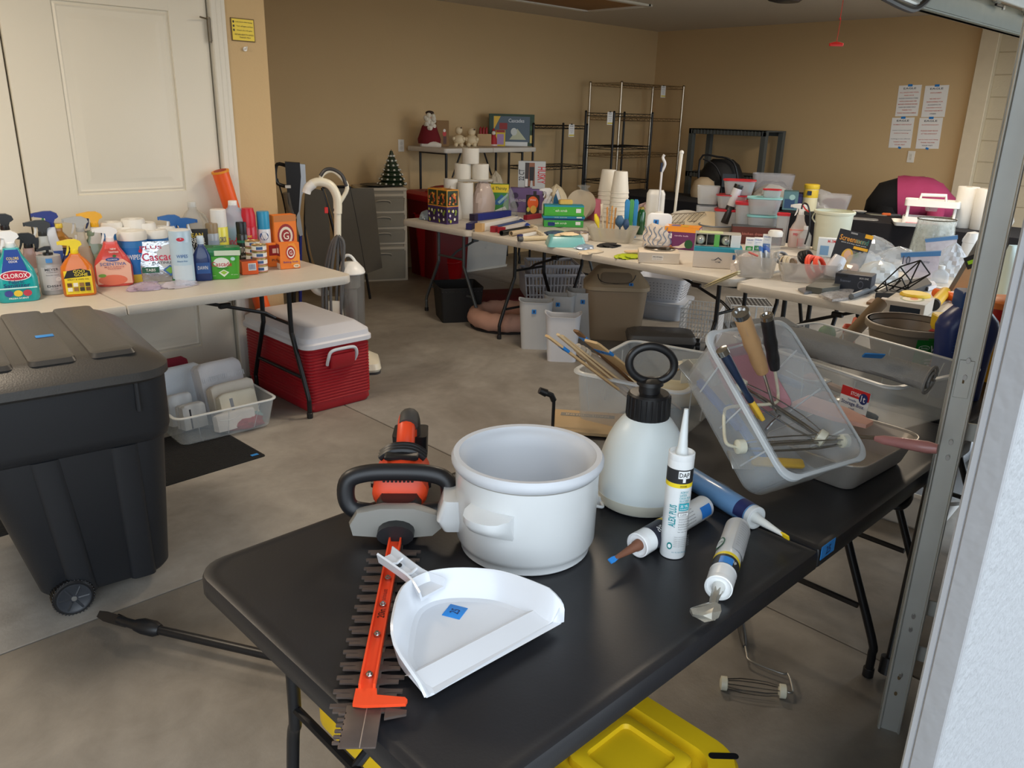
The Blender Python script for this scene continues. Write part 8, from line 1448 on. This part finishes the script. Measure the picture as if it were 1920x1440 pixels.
flat('dark_pouch', 'flat black pouch lying under the wire stand', 'pouch', ((1640, 560), (1680, 538), (1735, 530), (1745, 542), (1690, 562)), .03, mat((32, 32, 34), .6))
def bag2(label, bx, by, w_, d_, h_, seed, m=None, ex=None, z=TZ, amp=.3, name='zip_bag'): P = onto(bx, by, z); return crumple(name, label, 'bag', P+V((.05, .05, 0)) if z == TZ else P, sz(w_, P), d_, h_, m or mat((214, 222, 230), .1, alpha=.42, coat=.8, var=.15, scale=30), seed, amp=amp)
bag2('clear bag of small parts right of the screen repair card', 1625, 512, 90, .22, .12, 71); bag2('frosted white bag lying in front of the clear parts bag', 1655, 528, 90, .2, .1, 72, mat((216, 222, 224), .3, alpha=.75, coat=.4)); bag2('clear crumpled bag with a red seal behind the frosted bag', 1640, 488, 100, .3, .14, 73); bag2('clear bag with blue seal near the glass vase', 1690, 505, 90, .25, .12, 74)
t, f, P = TXP('freezer_bag', 'freezer bag with a blue zip top and a large number ten', 'bag', 1728, 520); b = B(mat((206, 200, 214), .15, alpha=.6, coat=.6, var=.2, scale=40)); b.slab([f(x, y)[::2] for x, y in ((1690, 480), (1762, 478), (1758, 520), (1700, 520))], .03); b.obj('bag', t); b = B(mat((70, 120, 170), .3)); b.slab([f(x, y)[::2] for x, y in ((1689, 474), (1765, 470), (1764, 479), (1690, 482))], .034); b.obj('zip_top', t); x0, _, z0 = f(1700, 487); b = B(); b.t((x0, -.018, z0)); b.face(.08, .06, [('t', '10', 0, 0, 1, .8, (80, 84, 100))]); b.t((x0+.09, -.018, z0)); b.face(.1, .06, [('t', 'freezer bags', 0, 0, 1, .3, (110, 114, 130))]); b.obj('printed_text', t)
t, f, P = TXP('freezer_bag', 'second freezer bag with a blue zip behind the one marked ten', 'bag', 1760, 494); b = B(mat((214, 210, 220), .15, alpha=.6, coat=.6, var=.2, scale=40)); b.slab([f(x, y)[::2] for x, y in ((1735, 452), (1795, 446), (1790, 490), (1738, 490))], .03); b.obj('bag', t); b = B(mat((80, 124, 170), .3)); b.slab([f(x, y)[::2] for x, y in ((1734, 448), (1796, 441), (1796, 448), (1736, 454))], .034); b.obj('zip_top', t)
P, W, D, H, yaw = G(1740, 482, 412, 70); t = T('glass_vase', 'wide patterned clear glass vase with a thin metal rim', 'vase', P, yaw); b = B(mat((206, 212, 206), .05, alpha=.4, coat=1, var=.5, scale=40, bump=.6, bscale=60)); b.pot([(W*.55, 0), (W*.58, .005), (W*.56, H*.3), (W*.50, H*.7), (W*.47, H*.95), (W*.48, H)], .004, 32); b.obj('glass', t); b = B(mat((110, 104, 88), .3, .7)); b.lathe([(W*.48, H), (W*.49, H+.003), (W*.48, H+.006), (W*.465, H+.003), (W*.48, H)], 32, c=False); b.obj('rim', t)
P, W, D, H, yaw = G(1812, 505, 434, 40); t = T('white_flask', 'white plastic container with a domed lid beside the level', 'container', P, yaw); b = B(mat((226, 226, 224), .35, coat=.2)); b.lathe([(W*.48, 0), (W*.5, .01), (W*.42, H*.72), (W*.45, H*.73), (W*.44, H*.8), (W*.3, H*.96), (.001, H)], 26); b.obj('container', t)
bottle('small clear dropper bottle in front of the wire stand', 1760, 532, 498, 30, (206, 214, 222), .8, 'sh', ('cap', (210, 216, 220), .4), alpha=.4)
t, f, P = TXP('shaving_brush', 'wooden spatula spoon end sticking out of the clear bag', 'spoon', 1795, 505); b = B(mat((120, 76, 48), .5)); b.tube([f(1783, 482), f(1790, 492), f(1800, 500)], [.018, .02, .008], 10); b.obj('spoon', t)
bag2('clear bag holding a wooden spoon left of the level', 1792, 520, 50, .16, .18, 75)
# spirit level
t, f, P = TXP('spirit_level', 'wooden and aluminium spirit level leaning to the right with a green bubble', 'level', 1800, 560); LW = mat((196, 160, 124), .5, var=.1); LE = mat((120, 116, 108), .35, .6)
q = [f(x, y)[::2] for x, y in ((1784, 545), (1812, 545), (1900, 400), (1882, 380))]; b = B(LW); b.slab(q, .03); b.obj('body', t)
b = B(LE); b.slab([f(x, y)[::2] for x, y in ((1776, 545), (1785, 545), (1884, 380), (1880, 370))], .034); b.m(WHITE); b.slab([f(x, y)[::2] for x, y in ((1812, 545), (1820, 545), (1902, 415), (1900, 400))], .034); b.obj('edge_rail', t)
x0, _, z0 = f(1822, 490); b = B(BLACK); b.t((x0, -.017, z0), ry=math.radians(-0)); b.t((x0, -.016, z0), ry=math.radians(-28)); b.box(.055, .006, .06, 0, 0, -.03); b.m(mat((150, 200, 40), .3)); b.box(.036, .008, .02, 0, 0, -.01); b.obj('vial_housing', t)
# tools near the camera end
def P3b(x, y, z=TZ): return at(x, y, z)
lie('orange_tool', 'bright orange long handled tool lying on the table near the level', 'tool', (1752, 548), (1826, 566), .022, (240, 110, 30)); lie('yellow_tool', 'yellow and black handled tool in front of the orange one', 'tool', (1750, 572), (1772, 548), .026, (226, 180, 40), capc=(30, 30, 32))
P = P3b(1748, 592); t = T('yellow_tin', 'yellow lidded tub with black print behind the taupe bucket', 'tub', V((3.82, 1.30, TZ)), -.5); b = B(mat((228, 190, 50), .4)); b.cyl(.065, .06, 0, 0, .02); b.m(mat((196, 160, 110), .5)); b.cyl(.06, .03); b.m(BLACK); b.box(.09, .01, .012, 0, -.062, .04); b.obj('tub', t)
gcarton('cream decorated box with a dark slot near the taupe bucket', 1700, 596, 560, 70, .2, (196, 186, 172), -10, front=[('r', -.7, .1, .8, .7, (30, 40, 52))], top=[('e', .1, .5, .6, .36, (110, 120, 80)), ('e', .1, .5, .48, .28, (206, 190, 160)), ('e', .2, .5, .2, .14, (206, 110, 60))], name='keepsake_box'); gcarton('small red and white matchbox sized carton at the table edge', 1662, 573, 560, 22, .04, (216, 206, 200), -8, front=[('r', -.8, .2, .8, .8, (170, 50, 50))], name='small_carton')
flat('oval_plaque', 'brown oval wooden plaque at the table edge', 'plaque', ((1624, 570), (1632, 564), (1650, 563), (1655, 568), (1640, 573)), .01, mat((130, 96, 66), .6)); t, c = flat('tape_roll', 'white tape roll label with a red and blue ring', 'tape', ((1725, 540), (1735, 533), (1750, 534), (1755, 541), (1740, 546)), .02, mat((214, 214, 220), .4))
t, f, P = TXP('bent_blade', 'cream plastic ruler like strips hanging over the middle table corner', 'strip', 1385, 508); t.location = V((3.74, 2.28, TZ)); b = B(mat((214, 204, 160), .5)); q = V((3.74, 2.28, TZ)); a_, c_ = aty(1314, 545, 2.33)-q, aty(1385, 505, 2.22)-q
for dz in (0, .012): b.t((0, 0, dz)); b.tube([a_, a_.lerp(c_, .35), a_.lerp(c_, .7), c_], [.003, .016, .02, .014], 8, flat=.25)
b.obj('strip', t)
# ---------------- the black cloth tables ----------------
CZ = .761
P = at(1810, 430, CZ)
for i, (bx, ty) in enumerate(((1802, 350), (1836, 354))):
    P, W, D, H, yaw = G(bx, 428+i*4, ty, 36, CZ)
    while P.x > 7.55: P = P-V((P.x, P.y, 0)).normalized()*.05
    P.z = CZ; k_ = dep(P); roll('white paper towel roll without a wrapper, %s of the two by the post' % ('left', 'right')[i], P, sz(36, P)/2, hgt(P, ty), group='paper towel rolls by the post')
def on_cloth(bx, by, ty, w_):
    P = at(bx, by, CZ); a = V((P.x, P.y, 0)).normalized()
    while P.x > 7.45: P = P-a*.05
    while P.x < 6.98: P = P+a*.05
    P.z = CZ; return P, sz(w_, P), hgt(P, ty), math.atan2(a.y, a.x)-PI/2
def crate_rack(label, P, W, H, yaw):
    t = T('caddy_rack', label, 'rack', P, yaw, 'stacked white caddies'); b = B(WHITE)
    for z in (.02, H*.78): b.rl([(W, .2, .03, z), (W, .2, .03, z+.05), (W-.03, .17, .02, z+.05), (W-.03, .17, .02, z+.004)], 4)
    for s in (-1, 1):
        for u_ in (-1, 0, 1): b.box(.02, .02, H*.8, s*(W/2-.03), u_*.07, .0, r=.004)
    b.obj('frame', t); b = B(WHITE); b.tube([(-W*.25, 0, H*.8), (-W*.22, 0, H*1.2), (W*.22, 0, H*1.22), (W*.25, 0, H*.8)], .014, 8); b.obj('handle', t)
    b = B(CLEARER)
    for x in (-.3, 0, .3): b.cup([(W*.22, .12, .03, 0), (W*.26, .14, .03, H*.3)], .002); 
    for v in b.v: v.z += H*.6
    b.obj('cup', t)
P, W, H, yaw = on_cloth(1735, 452, 392, 92); crate_rack('white plastic caddy rack with clear cups and a loop handle', V((6.05, 2.28, 0)) if 0 else P, W, max(.2, hgt(P, 388)), yaw)
P, W, H, yaw = on_cloth(1700, 440, 420, 60); P = P-V((.25, .1, 0)); P.x = max(P.x, 6.98); t = T('white_tray', 'low white tray with pink boards in front of the caddy rack', 'tray', P, yaw+.1); b = B(WHITE); b.cup([(W*1.5, .25, .02, 0), (W*1.6, .3, .03, .03)], .006); b.m(mat((196, 110, 120), .5)); b.box(W*.9, .2, .02, 0, 0, .008); b.obj('tray', t)
for lab, bx, by, ty, w_, kind in (('white plate on the black cloth left of the bending person', 1612, 392, 388, 26, 'plate'), ('chef knife with a pale blade lying on the black cloth', 1650, 400, 398, 60, 'knife'), ('orange handled tool lying on the black cloth in front of the person', 1664, 390, 386, 26, 'tool')):
    P, W, H, yaw = on_cloth(bx, by, ty, w_); t = T({'plate': 'plate', 'knife': 'knife', 'tool': 'tool'}[kind], lab, kind, P, yaw+.2)
    if kind == 'plate': b = B(mat((216, 214, 208), .3)); b.lathe([(W*.3, 0), (W*.5, .02), (W*.48, .022), (W*.28, .006), (.001, .006)], 24)
    elif kind == 'knife': b = B(mat((176, 176, 160), .3, .5)); b.prism([(-W*.4, .05), (W*.5, -.02), (W*.1, -.06), (-W*.3, -.04)], .006); b.m(BLACK); b.t((-W*.55, .05, 0)); b.box(W*.3, .03, .02)
    else: b = B(mat((220, 110, 60), .4)); b.box(W*.6, .03, .025, r=.008); b.m(mat((90, 90, 96), .4)); b.box(W*.7, .014, .014, W*.6, 0, .004)
    b.obj('body', t)
def ctub(label, bx, by, ty, w_, col, inner=None, **k):
    P, W, H, yaw = on_cloth(bx, by, ty, w_); t = T('clear_bin', label, 'storage box', P, yaw, k.get('group')); b = B(mat(col, .25, alpha=.4, coat=.3)); b.cup([(W*.8, W*.5, .04, 0), (W, W*.62, .05, H)], .004, 5); b.obj('bin', t)
    if inner: b = B(mat(inner, .6, var=.5, scale=16)); b.rl([(W*.7, W*.4, .04, .005), (W*.78, W*.48, .05, H*.55), (W*.5, W*.3, .04, H*.75)], 4); b.obj('contents', t)
ctub('clear bin with dark red contents behind the cream bucket', 1560, 395, 364, 62, (206, 204, 206), (110, 40, 50)); ctub('clear bin full of dark blue items on the far black cloth', 1448, 352, 326, 76, (190, 190, 196), (60, 62, 84)); ctub('clear round bowl lying behind the screen repair card', 1612, 450, 418, 66, (200, 204, 208)); P, W, H, yaw = on_cloth(1516, 395, 345, 26)
t = T('yellow_canister', 'yellow and white wipes canister on the black cloth behind the spray bottle', 'canister', P, yaw); b = B(mat((232, 226, 190), .4)); b.lathe([(W*.48, 0), (W*.5, .01), (W*.5, H*.82)], 22); b.m(mat((232, 200, 60), .4)); b.lathe([(W*.5, H*.5), (W*.51, H*.52), (W*.51, H*.8)], 22, c=False); b.lathe([(W*.52, H*.82), (W*.54, H*.84), (W*.54, H*.97), (W*.45, H)], 22); b.m(INK); b.t((-W*.1, -W*.53, H*.6)); b.box(W*.3, .004, W*.3); b.obj('canister', t)
for i, (lab, bx, by, w_, h_, m_) in enumerate((('white plastic bags heaped behind the teal lidded containers', 1450, 380, 110, .22, mat((206, 206, 204), .35, alpha=.85, coat=.3)), ('grey bag behind the yellow canister', 1536, 380, 60, .18, mat((196, 196, 198), .3, alpha=.8)))):
    P, W, H, yaw = on_cloth(bx, by, by-20, w_); crumple('plastic_bag', lab, 'bag', P, W, .4, h_, m_, 80+i, amp=.2)
P, W, H, yaw = on_cloth(1480, 392, 358, 26); carton('teal and blue box left of the yellow canister', P, W, .2, H, yaw, (90, 130, 140), [('r', -.8, .1, .6, .6, (50, 80, 120)), ('e', .2, .7, .4, .15, (160, 200, 200))], name='teal_carton'); P, W, H, yaw = on_cloth(1498, 392, 362, 16); carton('navy box between the teal box and the yellow canister', P, W, .2, H, yaw, (36, 38, 84), [('r', -.6, .2, .6, .8, (50, 54, 110))], name='navy_carton')
P, W, H, yaw = on_cloth(1395, 352, 340, 40); carton('brown open cardboard box on the far black cloth', P, W, .3, .14, yaw, (150, 116, 76), name='cardboard_box')
P, W, H, yaw = on_cloth(1318, 360, 350, 30); t = T('cream_helmet', 'cream round lamp shade beside the black bag', 'lamp shade', V((P.x, P.y, CZ)), yaw); b = B(mat((196, 176, 146), .7)); b.lathe([(.12, 0), (.13, .06), (.10, .16), (.04, .2)], 20); b.obj('shade', t)
# glimpses right of the door track
t = T('teal_bag', 'white and teal patterned bag seen between door track and jamb', 'bag', V((4.2, .95, TZ)), -.9); b = B(mat((206, 226, 226), .5)); b.rl([(.24, .12, .03, 0), (.26, .14, .04, .2), (.24, .04, .01, .3)], 4); b.face(.24, .3, [('r', -.8+.4*i, .2+.22*j, -.55+.4*i, .32+.22*j, (60, 160, 160)) for i in range(4) for j in range(3)], y=-.072); b.obj('bag', t)
t = T('blue_tin', 'round blue tin lying right of the door track', 'tin', V((3.85, .80, TZ)), -.9); b = B(mat((50, 70, 150), .3)); b.cyl(.07, .06); b.m(mat((206, 206, 214), .3)); b.cyl(.05, .002, 0, 0, .061); b.obj('tin', t)
# ---------------- bending person ----------------
pm = T('person', 'person in a pink top and black trousers bending far forward behind the black cloth table', 'person', (0, 0, 0))
fx, yawp = PL(V((8.15, 3.0, 0)))
def pp(x, y, dy=0): d = ray(x, y); a = V((8.15, 3.0, 0)).normalized(); return CAM + d*((V((8.15, 3.0, 0))-CAM+a*dy).dot(a)/d.dot(a))
hipc = pp(1668, 378); hipc.z = .82; sh = pp(1768, 372); sh.z = .82; A_ = (sh-hipc); A_.z = 0; A_.normalize(); S_ = V((-A_.y, A_.x, 0))
kn = lambda s: hipc+S_*.10*s-A_*.02+V((0, 0, -.40)); ft = lambda s: V((hipc.x, hipc.y, .07))+S_*.11*s-A_*.06
sk = [(hipc, .13), (hipc.lerp(sh, .45)+V((0, 0, .06)), .125), (hipc.lerp(sh, .85)+V((0, 0, .04)), .13), (sh+A_*.10+V((0, 0, -.06)), .055), (sh+A_*.2+V((0, 0, -.12)), .09), (sh+A_*.27+V((0, 0, -.2)), .07)]
ed = [(0, 1), (1, 2), (2, 3), (3, 4), (4, 5)]
for s in (-1, 1):
    i = len(sk); sk += [(hipc+S_*.09*s+V((0, 0, -.06)), .10), (kn(s), .06), (ft(s), .04), (ft(s)+A_*.14+V((0, 0, -.035)), .032)]; ed += [(0, i), (i, i+1), (i+1, i+2), (i+2, i+3)]
    i = len(sk); sk += [(hipc.lerp(sh, .9)+S_*.17*s, .055), (hipc.lerp(sh, .9)+S_*.2*s+V((0, 0, -.27)), .04), (hipc.lerp(sh, .9)+S_*.15*s+V((-.0, 0, -.50)), .03), (hipc.lerp(sh, .9)+S_*.14*s+V((0, 0, -.60)), .03)]; ed += [(2, i), (i, i+1), (i+1, i+2), (i+2, i+3)]
me = bpy.data.meshes.new('body'); me.from_pydata([tuple(p) for p, r in sk], ed, []); ob = bpy.data.objects.new('body', me); COL.objects.link(ob); ob.parent = pm
md = ob.modifiers.new('s', 'SKIN'); 
for i, (p, r) in enumerate(sk): me.skin_vertices[0].data[i].radius = (r, r)
me.skin_vertices[0].data[0].use_root = True; ob.modifiers.new('d', 'SUBSURF').levels = 2; ob.modifiers['d'].render_levels = 2; me.materials.append(mat((206, 160, 136), .6, sub=.1))
def shell(name, pts, m, n=24):
    """garment around the line pts: (point, half width across, half height)"""
    b = B(m); secs = []
    for k, (p, w_, h_) in enumerate(pts):
        d = (pts[min(k+1, len(pts)-1)][0]-pts[max(k-1, 0)][0]).normalized(); sd = d.cross(V((0, 0, 1))); sd = S_.copy() if sd.length < .2 else sd.normalized(); up = sd.cross(d).normalized()
        secs.append([tuple(p+sd*w_*math.cos(2*PI*i/n)*(1+.02*math.sin(i*3+k*2.2))+up*h_*math.sin(2*PI*i/n)*(1+(.05 if name == 'pink_shirt' else .02)*math.sin(i*2.1+k*1.7))) for i in range(n)])
    b.loft(secs); return b.obj(name, pm, ang=70)
PKM = mat((180, 64, 108), .85, var=.08, scale=6, bump=1.0, bscale=14, name='pink_cloth'); BKC = mat((14, 14, 18), .9, name='black_cloth')
L_ = (sh-hipc).length
shell('pink_shirt', [(hipc+A_*.07+V((0, 0, .03)), .226, .217), (hipc+A_*.13+V((0, 0, .04)), .22, .21), (hipc+A_*.2+V((0, 0, .055)), .215, .20), (hipc+A_*.28+V((0, 0, .06)), .205, .192), (hipc+A_*L_*.55+V((0, 0, .06)), .205, .19), (hipc+A_*L_*.68+V((0, 0, .055)), .212, .182), (hipc+A_*L_*.8+V((0, 0, .04)), .215, .175), (hipc+A_*L_*.92+V((0, 0, .01)), .20, .15), (hipc+A_*(L_+.04)+V((0, 0, -.03)), .17, .12), (hipc+A_*(L_+.1)+V((0, 0, -.07)), .08, .07)], PKM)
shell('trousers_seat', [(hipc-A_*.09+V((0, 0, -.14)), .12, .13), (hipc-A_*.07+V((0, 0, -.06)), .18, .15), (hipc-A_*.02+V((0, 0, .0)), .215, .20), (hipc+A_*.09+V((0, 0, .03)), .218, .208)], BKC)
for s in (-1, 1): shell('trouser_leg', [(hipc+S_*.09*s+V((0, 0, -.02)), .12, .14), (hipc+S_*.1*s+V((0, 0, -.2)), .105, .12), (kn(s), .08, .085), (ft(s)+V((0, 0, .03)), .06, .06)], BKC)
for s in (-1, 1):
    a = hipc.lerp(sh, .9); shell('sleeve', [(a+S_*.14*s+V((0, 0, .02)), .08, .08), (a+S_*.19*s+V((0, 0, -.12)), .07, .07), (a+S_*.2*s+V((0, 0, -.2)), .062, .062)], PKM)
hd = sh+A_*.24+V((0, 0, -.17)); b = B(mat((70, 48, 34), .7, bump=.8)); b.t(tuple(hd), ry=0); sphere(b, .105, 0, 0, .02, 1, 1, 1.1, 16); b.obj('hair', pm)
